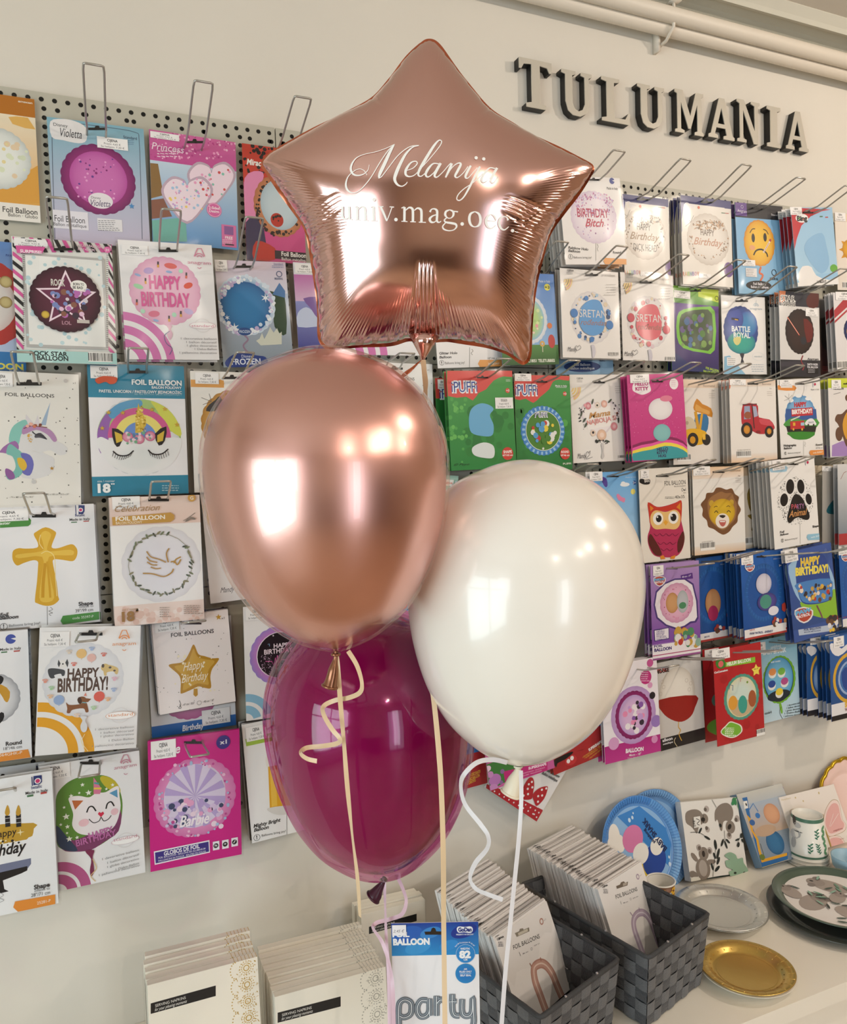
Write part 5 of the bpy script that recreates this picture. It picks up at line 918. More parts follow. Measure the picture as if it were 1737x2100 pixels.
a.P([(1155,490),(1180,490),(1172,520),(1180,540),(1160,540),(1165,515)], '3a3a44', 2).S([(1245,200),(1240,235)], 2, 'a8b8c4', 0).arcs(1243, 238, [22, 14], 3, 'a8c0d0', .3, 2.8).T(1210, 238, 1275, 250, 'anagram', 'a8b8c4').E(1255, 505, 32, 22, 'd9e2e6', ring=.95).T(1234, 499, 1276, 509, 'standard', 'b8c8d0').P([(1072,505),(1100,500),(1185,605),(1070,600)], '8fc0dc', 0).R(1085, 510, 1150, 555, 'f2f0ee').lines(1090, 516, 1145, 4, 10, 3, '77746e').lines(1190, 548, 1285, 4, 12, 3, 'a8b8c4', True).slot(1165, 205, 34)
finish(a, 'white pack with a dark blue and teal BATTLE ROYAL balloon, second right row')
a = Art('d2', (1365, 146), (1582, 166), (1380, 612), .08, base='dcdad8').F(0, .17, '2a2c38').P([(1370,146),(1405,148),(1395,220),(1370,210)], 'c87850', 0).P([(1540,160),(1582,166),(1580,235),(1530,240),(1515,200)], '5a2420', 2).F(.8, 1, '2c2c34').P([(1378,536),(1450,530),(1588,540),(1588,560),(1380,560)], '3c3a44', 0).T(1375, 172, 1460, 200, 'STAR', 'f0eeea', .07).T(1375, 205, 1458, 232, 'WARS', 'f0eeea', .07).T(1377, 174, 1458, 198, 'STAR', '1c1c20', .0).T(1377, 207, 1456, 230, 'WARS', '1c1c20', .0)
a.E(1480, 370, 76, 122, '37221f', '1c1414', sc=24).P([(1500,300),(1545,330),(1550,400),(1520,430)], '6a1f1c', 2).S([(1413,292),(1478,390)], 6, 'e8745c', 0).S([(1417,298),(1474,384)], 2, 'f8d8c8', 0).C(1500, 420, 22, '2a2c34').T(1520, 512, 1582, 524, 'Anagram', '3a3a40', .02, .2).R(1518, 536, 1580, 600, '1a1a1e').T(1521, 542, 1578, 553, 'DARTH VADER', 'eceaf0', .03).T(1521, 557, 1578, 568, 'FOIL BALLOON', 'eceaf0', .03).lines(1525, 574, 1575, 3, 8, 3, 'c8c6cc').S([(1497,500),(1488,530),(1502,560),(1494,580)], 8, '8c3a40').price(1510, 245, 1576, 290)
finish(a, 'black and white pack with a dark oval balloon, second right row', 2, .014, .003)
a = Art('d2', (1578, 190), (1660, 196), (1592, 612), .045, base='3c3434').F(0, .25, 'a09c9c', '6a6464').F(.25, 1, '342a2a', '4a2428').E(1622, 380, 30, 90, '1f1b1c').lines(1605, 560, 1655, 3, 10, 4, 'a84848')
finish(a, 'dark narrow strip of a pack between the dark oval balloon pack and the red-striped pack')
a = Art('d2', (1655, 152), (1870, 166), (1690, 575), .09, base='e2dfe0').P([(1655,300),(1655,255),(1737,175),(1800,160),(1800,190),(1740,235)], 'b43c44', 0).P([(1655,325),(1655,312),(1737,250),(1737,262)], 'b43c44', 0).E(1770, 365, 50, 72, '2c3f7c', '1c2448', sc=20).E(1765, 370, 30, 40, 'e0b43c').BC(1685, 530, 1745, 572).price(1672, 155, 1770, 200)
finish(a, 'white pack with diagonal red stripes at the right edge, second row', 2, .012, .003)
# --- row 3
def ipuffi(a, x0, y0, w_, h_, big=True):
    for c, bo in (('eef0f4', .09), ('2c4a9c', .0)): a.T(x0, y0, x0+w_, y0+h_, 'iPUFFi', c, bo)
a = Art('d3', (126, 180), (620, 182), (160, 925), .045, base='2f7a34').F(0, .22, 'c0403c').F(.22, 1, '2c7434', '1c5228'); ipuffi(a, 165, 265, 210, 80); a.price(145, 190, 215, 268)
finish(a, 'dark green pack peeping out at the left of the front red-topped green pack')
a = Art('d3', (220, 120), (752, 118), (258, 932), .09, base='3f9448').F(0, 1, '4a9c4c', '2f8440').P([(225,120),(752,118),(752,170),(680,165),(600,200),(540,270),(480,300),(432,360),(380,330),(232,325)], 'd8504a', 2).dots(380,440,740,860,24,46,['33803c','2f7a3a'],3).dots(250,340,380,880,30,16,['6ab85c','52a450'],4)
ipuffi(a, 262, 207, 208, 86); a.C(714, 280, 20, 'd8503c').T(703, 272, 728, 288, '+3', 'eceaf0', .03).lines(700, 192, 750, 2, 10, 4, 'dfe8dc').C(714, 790, 52, 'd0463c').T(680, 766, 748, 788, 'SHAPE', 'f0e8e4', .04).T(672, 798, 756, 812, '40"/102 cm', 'f0e8e4', .03).T(642, 872, 745, 890, 'L122 PUFFI', 'e6ecdc', .03).T(280, 872, 405, 890, '© Peyo', '1c2a1c', .0, .5)
a.P([(400,520),(420,430),(490,385),(560,395),(600,430),(570,480),(600,560),(590,640),(520,650),(420,620)], '6fb0d8', 4).P([(430,740),(520,700),(600,730),(600,820),(520,825),(440,800)], 'dfe6e6', 4).slot(510, 175, 44); a.pl = []; a.price(610, 338, 758, 425, lab='ROYAL BALOON')
finish(a, 'red-topped green pack with SHAPE badge, right of the rose gold balloon', 1, .012, .003)
a = Art('d3', (765, 152), (1216, 160), (792, 935), .08, base='3a8c44').F(0, 1, '489a4c', '2c7a3c').P([(768,155),(1214,162),(1210,200),(1130,190),(1080,210),(1050,270),(980,330),(922,380),(860,345),(775,350)], 'd8504a', 2).dots(790,400,1230,900,30,34,['33803c','56a850','2f7a3a'],8)
ipuffi(a, 778, 232, 180, 84); a.C(1177, 306, 18, 'd8503c').T(1166, 298, 1190, 314, '+3', 'eceaf0', .03).T(1100, 234, 1195, 248, 'Made in Italy', 'eceaf0', .02).S([(1105,254),(1190,256)], 3, 'eceaf0', 0).E(1000, 605, 175, 200, '5a9cdc', '3f80c8', sc=30).E(1003, 605, 140, 163, 'e6ead0').E(1003, 605, 136, 158, '4f8434')
rnd = random.Random(3)
for i in range(28): t = i*6.283/28; a.P([(1000+146*math.cos(t), 605+170*math.sin(t)), (1000+170*math.cos(t), 605+196*math.sin(t)), (1000+170*math.cos(t+.1), 605+196*math.sin(t+.1)), (1000+146*math.cos(t+.1), 605+170*math.sin(t+.1))], '9cc8ec', 0)
a.T(930, 458, 1038, 496, 'iPUFFi', 'f0f2f4', .1).T(930, 458, 1038, 496, 'iPUFFi', '2a3a7c', .0).dots(890,540,1110,700,22,22,['5aa0d4','e8e8e4','c04038','e8d048','4f8434'],9,ell=1).star(1000, 750, 14, 'f0f0e8', .5).C(1177, 790, 48, 'd0463c').T(1146, 768, 1208, 786, 'ROUND', 'f0e8e4', .04).T(1142, 798, 1212, 812, '18"/46 cm', 'f0e8e4', .03).T(1160, 866, 1225, 880, 'PUFFI', 'e6ecdc', .03).slot(990, 210, 44).price(768, 142, 905, 205)
finish(a, 'red-topped green pack with ROUND badge and a blue-rimmed balloon', 1, .012, .003)
a = Art('d3', (1216, 152), (1660, 150), (1246, 870), .07, base='eeebe7').T(1274, 175, 1326, 187, 'CIJENA', '222', .02).lines(1275, 195, 1335, 2, 12, 4, '777').lines(1560, 182, 1645, 1, 12, 5, '9a948e', True).lines(1560, 245, 1650, 4, 17, 3, 'b4b0ac', True).arcs(1224, 262, [100, 78, 55, 32], 14, 'ecd08c', -1.3, .1).arcs(1224, 262, [88], 8, 'e8b8b0', -1.3, .1)
heart(a, 1460, 490, 160, 'efe8e8', 'dfd6da'); a.P([(1330,440),(1560,400),(1590,555),(1365,600)], 'f4f0ec', 0)
for x, y, r, c in ((1365,405,30,'d88a94'),(1440,398,26,'efe2d6'),(1495,388,30,'e9b8a8'),(1575,570,34,'e0949c'),(1475,640,46,'ecc8ae'),(1405,625,26,'efd8c4'),(1600,465,12,'8c5a4a'),(1438,400,9,'4a4a38'),(1405,620,11,'3a3438'),(1340,400,14,'e6a4ac')): a.C(x, y, r, c, mixc(c, '6a4a44', .25) if r > 15 else None).C(x+2, y, r*.45, mixc(c, 'ffffff', .3)) if r > 20 else a.C(x, y, r, c)
for x, y, rt in ((1400,370,1.2),(1540,365,.7),(1610,520,1.5),(1520,690,-.3),(1440,690,.2),(1345,560,1.0),(1310,470,1.2),(1335,520,.8)): a.E(x, y, 20, 8, '4a5648', rot=rt)
a.dots(1290,420,1340,600,20,5,['2c2c30'],4).dots(1560,380,1620,520,20,5,['2c2c30'],5).dots(1420,680,1530,715,20,5,['2c2c30'],6)
a.TR(1372, 508, 1545, 478, 46, 'Mama', 'c8965c', .02, .3).TR(1358, 560, 1590, 516, 38, 'NAJBOLJA SI', 'e0908c', .01).P([(1468,715),(1490,715),(1490,780),(1496,810),(1483,832),(1470,815),(1478,770)], 'cdcac8', 3).T(1278, 790, 1350, 830, 'Mandy', '55535a', 0, .4).S([(1345,825),(1350,785),(1362,775),(1368,788),(1380,768),(1375,800),(1345,835),(1400,818)], 3, '55535a').BC(1605, 803, 1680, 830, n=16).slot(1455, 215, 46)
finish(a, 'white pack with a flowered heart balloon', 0)
a = Art('d4', (150, 130), (553, 130), (205, 752), .10, base='d2448c').F(0, .83, 'd0488e', 'c83c84').dots(170,150,560,600,150,3,['e07ab0','b83478'],3).P([(340,605),(430,580),(520,590),(592,640),(592,740),(205,752),(200,640)], '8c2a5c', 2).P([(340,625),(430,600),(520,610),(592,655),(592,740),(205,752),(200,660)], 'e85ca8', 2).P([(340,645),(430,620),(520,632),(592,672),(592,740),(205,752),(200,680)], 'f0dc50', 2).P([(340,670),(430,645),(520,655),(592,695),(592,740),(205,752),(200,700)], '3fa0a8', 2)
a.P([(205,200),(235,180),(270,190),(310,185),(325,215),(330,250),(300,270),(268,278),(235,268),(200,245)], 'f4eef2', 4).T(216, 190, 312, 214, 'HELLO', 'b83c7c', .05).T(220, 224, 315, 248, 'KITTY', 'b83c7c', .05).T(375, 660, 455, 682, 'HELLO', '3a2c5c', .03).T(375, 685, 452, 704, 'KITTY', '3a2c5c', .03).T(385, 708, 440, 727, 'HUG', '3a2c5c', .03).C(495, 200, 40, 'f3ecee').lines(475, 175, 520, 4, 13, 3, 'd89ab8')
a.E(400, 380, 85, 78, 'eeebec', 'ddd4da').E(410, 550, 62, 62, '8cc4c4', '7ab4b8').E(440, 305, 44, 22, 'e0809c').slot(378, 184, 40).price(178, 135, 318, 190)
finish(a, 'hot pink pack with a rainbow corner, third right row', 2, .012, .003)
a = Art('d4', (470, 160), (808, 175), (500, 775), .055, base='ede6de').F(0, .1, 'ecd6c0').T(705, 205, 790, 222, 'flexmetal', 'a89484', .01).T(770, 240, 786, 252, '1x', '8a827a').lines(730, 270, 790, 3, 14, 3, 'b4aca4', True)
a.P([(635,370),(660,305),(700,345),(762,375),(770,440),(700,410),(655,400)], 'd08a2c', 2).P([(655,345),(700,375),(750,395),(745,420),(690,400),(650,390)], 'e0a854', 2).P([(660,420),(730,420),(745,480),(720,560),(640,560),(640,480)], '3a7aac', 2).P([(640,400),(660,395),(680,520),(660,530)], 'd8a02c', 0).P([(690,410),(706,408),(690,530),(672,530)], 'e0a830', 0).P([(575,440),(620,440),(650,480),(650,530),(585,540),(565,500)], 'd8ccb0', 2).P([(580,530),(650,520),(720,540),(735,580),(720,620),(660,640),(600,600),(575,570)], 'e8b428', 2).C(632, 600, 50, '2c2826').C(630, 602, 26, 'd89a24').C(728, 600, 40, '2c2826').C(590, 480, 14, 'b8a890').BC(520, 705, 618, 752)
a.R(700, 560, 722, 600, 'f0c040'); finish(a, 'cream pack with a yellow digger balloon, beside the hot pink pack', 1, .012, .003)
a = Art('d4', (882, 155), (1215, 175), (918, 756), .09, base='eee9e3').F(0, .09, 'ecd2bc', 'ece0d4').F(.9, 1, 'ece4dc', 'e8c8a8').P([(882,150),(905,155),(900,230),(880,240)], 'd8643c', 0).T(1128, 194, 1192, 208, 'flexmetal', 'a89484', .01).T(1183, 228, 1196, 238, '1x', '8a827a').lines(1150, 255, 1200, 3, 13, 3, 'b4aca4', True)
a.P([(990,350),(1085,345),(1100,380),(1105,440),(1180,455),(1215,500),(1210,530),(1140,560),(1080,550),(1000,500),(980,470)], 'b8323c', 2).P([(1000,360),(1040,358),(1045,450),(998,455)], '9aa4c0', 0).P([(1060,360),(1085,362),(1098,430),(1070,440)], 'a8b0c8', 0).S([(1055,350),(1072,520)], 9, '3a2c2c', 0).E(1025, 425, 26, 26, '9c5a40').P([(1110,450),(1180,460),(1208,500),(1120,490)], 'd0505c', 2).S([(988,350),(1090,345)], 8, '6a3038', 0).C(1018, 530, 54, '2b2a2c').C(1018, 528, 31, 'd8983c', 'b87424').C(1178, 543, 42, '2b2a2c').C(1178, 540, 22, 'd8983c', 'b87424').E(1100, 545, 18, 12, '8c2a30').BC(945, 682, 1050, 725).T(950, 672, 1045, 679, 'GLOBO FLEXMETAL', '77746e').slot(1062, 200, 38).price(893, 168, 1010, 210)
finish(a, 'white pack with a red tractor balloon, third right row', 3, .013, .003)
a = Art('d4', (1230, 165), (1536, 165), (1272, 730), .08, base='efedea').P([(1240,210),(1360,212),(1362,248),(1242,242)], 'e8964c', 2).P([(1262,196),(1345,196),(1345,228),(1262,228)], 'efedea', 0).E(1405, 440, 110, 160, '8fc0e4', '5a94c8', sc=24).P([(1300,380),(1515,380),(1522,460),(1510,500),(1300,500),(1294,440)], '3c60a0', 0).P([(1296,470),(1360,440),(1420,460),(1520,450),(1520,510),(1300,512)], '4f9c48', 2).P([(1300,502),(1518,502),(1510,545),(1310,545)], '2c2a28', 0).P([(1312,546),(1508,546),(1470,590),(1420,600),(1360,596),(1330,575)], '3f8c34', 2)
for x, y in ((1330,320),(1460,305),(1390,285)): a.E(x, y, 24, 14, 'eef0f2')
a.T(1358, 335, 1448, 366, 'HAPPY', 'c83c44', .06).R(1336, 378, 1492, 424, 'c23440').T(1342, 386, 1486, 417, 'BIRTHDAY!', 'f4f0ec', .05).R(1328, 470, 1432, 520, 'c03438').R(1404, 478, 1430, 498, 'a8c8dc').R(1348, 478, 1366, 500, 'e0b43c').S([(1332,462),(1398,432)], 9, 'dcdad4', 0).C(1352, 526, 9, 'e0b43c').C(1414, 526, 9, 'e0b43c').P([(1440,470),(1465,450),(1490,450),(1510,475),(1512,495),(1438,495)], 'eceaec', 2).T(1460, 472, 1496, 482, 'POLICE', '2a3a6c', .02).C(1458, 494, 8, '2b2a2c').C(1496, 494, 8, '2b2a2c')
for q in ((1290,285),(1320,270),(1342,280),(1285,320),(1330,345)): a.S([q, (1318,308)], 2, '77746e', 0)
a.TR(1282, 650, 1372, 646, 16, 'Holographic', '33312f', .03).T(1284, 656, 1340, 670, 'Balloon', '33312f', .03).C(1294, 698, 11, '33312f', ring=.84).T(1292, 690, 1296, 706, '!', '33312f', .03).T(1312, 692, 1402, 703, 'Balloons bring joy!', '66645f').S([(1424,610),(1424,722)], 2, '8a8884', 0).S([(1432,615),(1438,630),(1430,640),(1438,650)], 2, '8a8884').T(1512, 630, 1558, 644, 'Round', '33312f', .03).T(1512, 655, 1558, 666, '18"/46 cm', '77746e').P([(1472,676),(1572,672),(1574,712),(1474,712),(1464,694)], 'e8964c').T(1490, 688, 1560, 700, 'code 36304-P', 'f6ead8', .02).S([(1490,180),(1490,225)], 3, '2b3a78', 0).C(1505, 203, 9, 'c8345c').T(1476, 236, 1534, 246, 'Made in Italy', '3b3a3c').slot(1400, 200, 34).price(1250, 172, 1345, 212)
finish(a, 'white pack with a round fire engine HAPPY BIRTHDAY! balloon, third right row')
a = Art('d4', (1592, 155), (1850, 165), (1625, 720), .08, base='e6e2e0').F(0, .12, 'd8e04c', 'b8c83c').P([(1630,640),(1700,610),(1760,612),(1760,720),(1628,720)], 'a888c4', 0).P([(1650,460),(1665,420),(1700,415),(1740,380),(1745,440),(1740,640),(1720,620),(1700,560),(1672,490)], '6a4c3c', 3).C(1740, 300, 24, '6a4c3c').E(1680, 560, 26, 50, '6a4c3c').P([(1720,430),(1745,410),(1745,600),(1715,560),(1705,490)], 'd9a03c', 2).S([(1640,275),(1690,262)], 3, '3a3836', 0).T(1640, 228, 1712, 242, 'FOIL BALLOON', '2a2a3c', .04).slot(1740, 200, 30).price(1622, 172, 1692, 235)
finish(a, 'white and lime pack with a brown bear balloon at the right edge', 2, .012, .003)
# --- row 4
a = Art('px', (850, 966), (931, 980), (858, 1180), .05, base='a9cdbd').F(.4, 1, '9cc8b4', 'c06a9c').R(912, 983, 930, 997, 'f2efe8').T(913, 988, 928, 992, 'NERVA', 'd85c3c', .03).E(918, 1024, 14, 20, 'ecb0c4').E(910, 1014, 9, 9, 'ecb0c4').T(912, 1012, 926, 1015, 'To be air', '4a3a5c', .02).T(910, 1018, 927, 1021, 'Filled only', '4a3a5c', .02).E(910, 1052, 9, 16, 'd0408c')
finish(a, 'mint green pack with a pink cloud note, squeezed between the two big latex balloons')
a = Art('px', (931, 984), (1080, 990), (938, 1185), .06, base='bcd4e2').price(933, 989, 966, 1008)
finish(a, 'pale blue pack hidden behind the top left of the white latex balloon')
a = Art('px', (760, 985), (880, 985), (768, 1215), .04, base='8fc8b4').F(.86, 1, 'd870a8')
finish(a, 'mint and pink pack seen in the narrow gap above the magenta balloon')
a = Art('px', (775, 1206), (965, 1202), (785, 1420), .05, base='e9e6ea').R(826, 1226, 864, 1250, '2f86c0').E(826, 1238, 10, 12, 'd0503c', ring=.6).T(838, 1232, 875, 1246, 'Qualatex', 'f0f2f4', .04, .2).T(842, 1258, 890, 1268, 'GROSS', 'c8503c', .03).P([(838,1218),(846,1214),(858,1213),(862,1222),(840,1223)], '2a2826', 0)
finish(a, 'white pack with a blue and white name tab above the magenta balloon')
a = Art('d5', (92, 142), (390, 156), (150, 700), .07, base='8fc0ea').F(0, .9, '6fb0e8', 'a8d0ee').P([(170,180),(200,195),(205,240),(190,245),(172,215)], '5a4aa0', 2).C(378, 218, 14, '2c5aa8').T(368, 210, 388, 226, '3+', 'eef2f8', .02).E(316, 230, 30, 13, 'eef2f6').E(305, 222, 14, 12, 'eef2f6').C(368, 275, 18, 'ece07c').T(320, 180, 388, 188, 'Made in Italy', 'dce8f4').P([(262,300),(272,288),(285,300),(300,312),(318,318),(312,345),(292,335),(275,330)], 'e08ab0', 2).slot(240, 178, 38).price(88, 150, 172, 205)
finish(a, 'sky blue pack with small sun and cloud, partly behind the white balloon', 1, .012, .003)
a = Art('d5', (398, 128), (712, 118), (430, 730), .08, base='ece6dc').P([(410,200),(425,190),(445,200),(475,196),(478,215),(470,228),(440,230),(412,218)], '1c1a1c', 2).T(442, 200, 474, 216, 'BAN', 'e9e4dc', .03).T(570, 208, 705, 236, 'FOIL BALLOON', '2b2926', .0).T(632, 238, 705, 247, 'BALON FOLIOWY', '66625c').T(678, 252, 706, 274, 'Owl', '2b2926', .0).T(690, 278, 706, 286, 'Sowa', '66625c').T(636, 300, 698, 320, '40x35', '2b2926', .0).lines(552, 308, 632, 2, 9, 3, '77746e', True)
a.P([(465,345),(520,372),(580,365),(640,345),(675,332),(680,390),(675,450),(690,520),(698,580),(680,650),(640,690),(560,695),(500,680),(468,620),(462,560),(478,500),(470,430)], 'b8325c', 4).P([(463,343),(520,375),(580,368),(640,348),(677,332),(680,400),(672,470),(650,400),(575,398),(500,410),(478,480),(470,420)], 'c83c2c', 3).P([(474,362),(500,382),(480,400)], 'e08a2c').P([(670,345),(672,395),(645,375)], 'e08a2c').P([(480,430),(510,395),(575,405),(635,390),(668,420),(668,480),(640,515),(575,512),(510,515),(482,480)], 'e8c07c', 4)
a.C(528, 448, 41, 'f4f2ee').C(626, 440, 41, 'f4f2ee').C(532, 448, 23, '1c1a1c').C(626, 440, 24, '1c1a1c').C(524, 438, 6, 'f4f2ee').C(616, 430, 6, 'f4f2ee').P([(575,455),(592,470),(577,492),(562,472)], 'e8a838').P([(478,545),(505,580),(540,640),(550,680),(510,680),(475,625),(465,580)], '5c2420', 3).P([(690,530),(697,580),(680,640),(655,665),(652,600),(672,550)], '5c2420', 3)
for y, xs_ in ((555, (500,540,580,620)), (610, (525,565,605)), (650, (545,585))):
    for x in xs_: a.S([(x, y-12), (x+18, y+3), (x+38, y-12)], 3, '6c1c3c')
a.P([(540,690),(560,680),(575,705),(545,708)], 'e08a2c').P([(610,690),(640,680),(632,705),(605,705)], 'e08a2c').slot(555, 175, 40).price(415, 140, 470, 190)
finish(a, 'cream FOIL BALLOON pack with a red and pink owl, right of the white latex balloon')
a = Art('d5', (960, 116), (1246, 124), (1002, 645), .05, base='e9dfd0').F(0, .1, 'e2c8a8').P([(1098,290),(1130,225),(1150,240),(1175,300),(1185,380),(1170,470),(1160,530),(1125,520),(1140,470),(1100,430),(1130,415),(1110,380)], '8c742c', 3).BC(1085, 570, 1145, 612)
finish(a, 'cream pack with an olive green dinosaur-like balloon, half hidden behind the lion pack', 1, .01, .003)
a = Art('d5', (740, 120), (1068, 115), (770, 678), .08, base='eeebe6').F(0, .13, 'e9c8a4', 'ece0d4').F(.9, 1, 'ece4da', 'e6c8a8').P([(930,250),(965,262),(1000,255),(1020,290),(1045,310),(1040,350),(1058,390),(1040,430),(1035,470),(1005,500),(985,530),(950,550),(920,540),(885,515),(850,500),(840,460),(812,430),(815,390),(802,355),(830,320),(840,285),(880,280),(900,252)], '7a5234', 4)
a.P([(930,275),(960,285),(1000,285),(1015,320),(1030,350),(1030,400),(1020,450),(985,490),(945,520),(900,500),(865,460),(850,420),(845,370),(850,330),(880,300)], '9c7048', 4).C(870, 350, 20, 'c8a43c').C(998, 345, 20, 'c8a43c').E(938, 408, 82, 88, 'dcb830', 'c49a28').E(940, 462, 44, 48, 'efe6da').S([(888,410),(900,398),(912,412)], 5, '2a2420').S([(968,408),(980,396),(992,408)], 5, '2a2420').S([(885,376),(898,368),(908,372)], 4, '4a3420').S([(965,372),(978,366),(988,372)], 4, '4a3420').P([(918,430),(940,424),(960,430),(942,445)], '2a2420', 2).P([(918,462),(940,458),(962,462),(956,488),(940,498),(925,486)], 'c0645c', 3).P([(922,462),(958,462),(955,470),(925,470)], 'f4f0ec', 0)
a.T(985, 135, 1055, 148, 'flexmetal', 'a88c70', .01).T(1042, 168, 1054, 178, '1x', '8a827a').lines(1010, 188, 1058, 3, 12, 3, 'b4aca4', True).BC(798, 602, 893, 645).T(808, 595, 880, 601, 'GLOBO FLEXMETAL', '77746e').slot(915, 150, 38).price(750, 118, 860, 168)
finish(a, 'white and peach pack with a laughing lion head balloon', 2, .008, .003)
a = Art('d5', (1228, 76), (1518, 58), (1285, 636), .12, base='efedea').P([(1248,125),(1350,112),(1352,138),(1340,148),(1250,152)], 'a8cfe4', 2).R(1262, 88, 1335, 132, 'efedea').dots(1290,180,1520,490,620,2.6,['2c2a2c','55534f'],6,ell=1)
for x, y, rx, ry, rt in ((1373,243,26,48,.15),(1441,243,23,46,-.1),(1334,328,25,42,.3),(1491,323,19,37,-.3)): a.E(x, y, rx+8, ry+8, 'efedea', rot=-rt).E(x, y, rx, ry, '1b191b', rot=-rt)
a.P([(1410,290),(1450,315),(1475,370),(1497,425),(1490,452),(1465,455),(1430,440),(1400,450),(1375,475),(1358,468),(1355,430),(1372,370),(1385,320)], '1b191b', 4).T(1382, 356, 1418, 388, 'PA', 'd8606c', .0).T(1416, 356, 1464, 388, 'RTY', 'b87ab0', .0).T(1365, 398, 1485, 440, 'Animal', 'd89a5c', .01, .4)
a.T(1306, 528, 1336, 542, 'Foil', '33312f', .03, .2).T(1308, 546, 1362, 558, 'Balloon', '33312f', .03, .2).C(1323, 588, 12, '33312f', ring=.84).T(1321, 580, 1325, 597, '!', '33312f', .03).T(1340, 580, 1420, 590, 'Balloons bring joy!', '66645f').S([(1435,480),(1437,610)], 2, '8a8884', 0).T(1516, 492, 1554, 506, 'Shape', '33312f', .03).P([(1485,548),(1568,540),(1570,580),(1488,586),(1477,566)], '94c4dc').T(1505, 562, 1560, 572, 'code 35-P', 'eef4f8', .02).S([(1468,68),(1470,108)], 3, '2b3a78', 0).C(1484, 88, 9, 'c8345c').slot(1390, 100, 34).price(1255, 78, 1338, 132)
finish(a, 'white pack with a black PARTY Animal paw print balloon, fourth right row', 5, .013, .003)
a = Art('f5', (402, 50), (560, 60), (420, 650), .06, base='e4dccb').F(0, .1, 'e0d0b4').lines(415, 95, 465, 4, 14, 4, 'a89c88')
finish(a, 'narrow beige pack edge right of the paw print pack', 1, .01, .003)
a = Art('f5', (468, 60), (700, 70), (480, 655), .085, base='a9a6a0').F(0, 1, 'b0aca6', '9c9994').P([(505,400),(540,340),(590,310),(600,440),(560,430),(520,425)], '1f5c68', 2).C(568, 385, 12, '7ab0a8', '1f4a54').price(470, 60, 540, 98)
finish(a, 'grey film pack with a teal fish head balloon near the right edge')
a = Art('f5', (580, 40), (800, 45), (612, 660), .11, base='c9c8c8').F(0, .9, 'd8d8d8', '7c8894').F(.86, 1, 'b03a40').S([(615,160),(640,110),(660,100)], 4, '8c4a40', 0)
finish(a, 'grey and red pack at the right edge in the fourth row', 1, .012, .003)
# --- row 5
PW = '2c62ac'
def paw_bg(a, x, y, rx, ry):
    a.E(x, y, rx*1.2, ry*1.2, '2f6ab8', '255a9c').E(x, y, rx, ry, '2456a0')
    for i in range(40): t = i*6.283/40; a.S([(x+rx*1.02*math.cos(t), y+ry*1.02*math.sin(t)), (x+rx*1.16*math.cos(t), y+ry*1.16*math.sin(t))], 3, '3f7ec8', 0)
def badge(a, x, y, s):
    a.P([(x-s, y-s*.5), (x, y-s*.9), (x+s, y-s*.5), (x+s*.8, y+s*.4), (x, y+s*.9), (x-s*.8, y+s*.4)], 'e6e2e4', 2).P([(x-s*.85, y-s*.42), (x, y-s*.75), (x+s*.85, y-s*.42), (x+s*.66, y+s*.3), (x, y+s*.74), (x-s*.66, y+s*.3)], 'b84c3c', 2).T(x-s*.9, y-s*.35, x+s*.9, y+s*.05, 'PAW', '6ab0dc', .08).T(x-s*.75, y+s*.12, x+s*.75, y+s*.42, 'PATROL', 'eeeaf0', .04)
a = Art('d6', (545, 128), (842, 108), (600, 778), .05, base=PW).F(0, 1, '2a5ea8', '1f4c90'); paw_bg(a, 690, 420, 118, 190); a.F(.9, 1, 'e9e6e6').F(.975, 1, 'b0423c').E(690, 480, 60, 110, 'c49468', 'a8744c').E(690, 560, 40, 60, 'a8305c').dots(710,660,860,740,14,16,['c08a5c','e6e2e0','a84038','6a4a38'],4).T(745, 176, 820, 184, 'Made in Italy', 'd8e4f4').C(800, 232, 14, '1c3a78').T(790, 226, 810, 240, '3+', 'eef2f8', .03).C(816, 570, 28, 'b84438').T(800, 560, 832, 570, 'SHAPE', 'f0e4e0', .02).T(620, 742, 662, 752, 'SKYE', '2a3a6c', .03)
finish(a, 'royal blue pack with a tan and pink shape, behind the purple and white pack', 1, .012, .003)
a = Art('d6', (208, 188), (585, 145), (218, 936), .09, base='9c74b8').F(0, .83, 'b090c8', '7f4ca4').P([(245,390),(395,290),(540,330),(580,600),(520,640),(410,690),(250,600)], '4c3a7c', 2).P([(255,400),(395,302),(530,340),(568,590),(515,625),(410,675),(262,592)], 'ece6ec', 2).E(410, 480, 128, 155, 'e4b4cc', 'c890b0', sc=18).dots(300,350,520,620,30,5,['b04c78','d890b0'],3,ell=1,inner=.8).E(375, 480, 50, 80, 'd0a070', 'b88450').E(455, 470, 44, 88, 'c0c0c8', 'a4b0b0').E(455, 500, 28, 26, '4f8c64').F(.84, 1, 'efeaee').F(.945, .955, 'b04c78').F(.98, 1, '9c5a94')
badge(a, 275, 310, 48); a.P([(230,690),(350,668),(352,760),(235,782)], '4c3a7c', 0).P([(236,697),(344,676),(346,754),(241,774)], 'eae4ec', 0).lines(250, 690, 338, 7, 12, 4, '4c3a7c'); a.P([(440,265),(530,245),(535,290),(443,300)], '5a3488', 0).TR(450, 285, 520, 272, 12, '43 cm - 17"', 'eee6f2', .02).T(232, 812, 300, 830, 'FOIL', '4c3a7c', .03).T(234, 838, 370, 862, 'BALLOON', '4c3a7c', .04).dots(400,690,600,830,26,26,['e6e2e0','c04038','c8a048','8fb0a0','4f8c64'],6).slot(375, 212, 40).price(222, 192, 305, 262)
finish(a, 'purple and white FOIL BALLOON pack with a pink dotted balloon, fifth right row', 2, .012, .003)
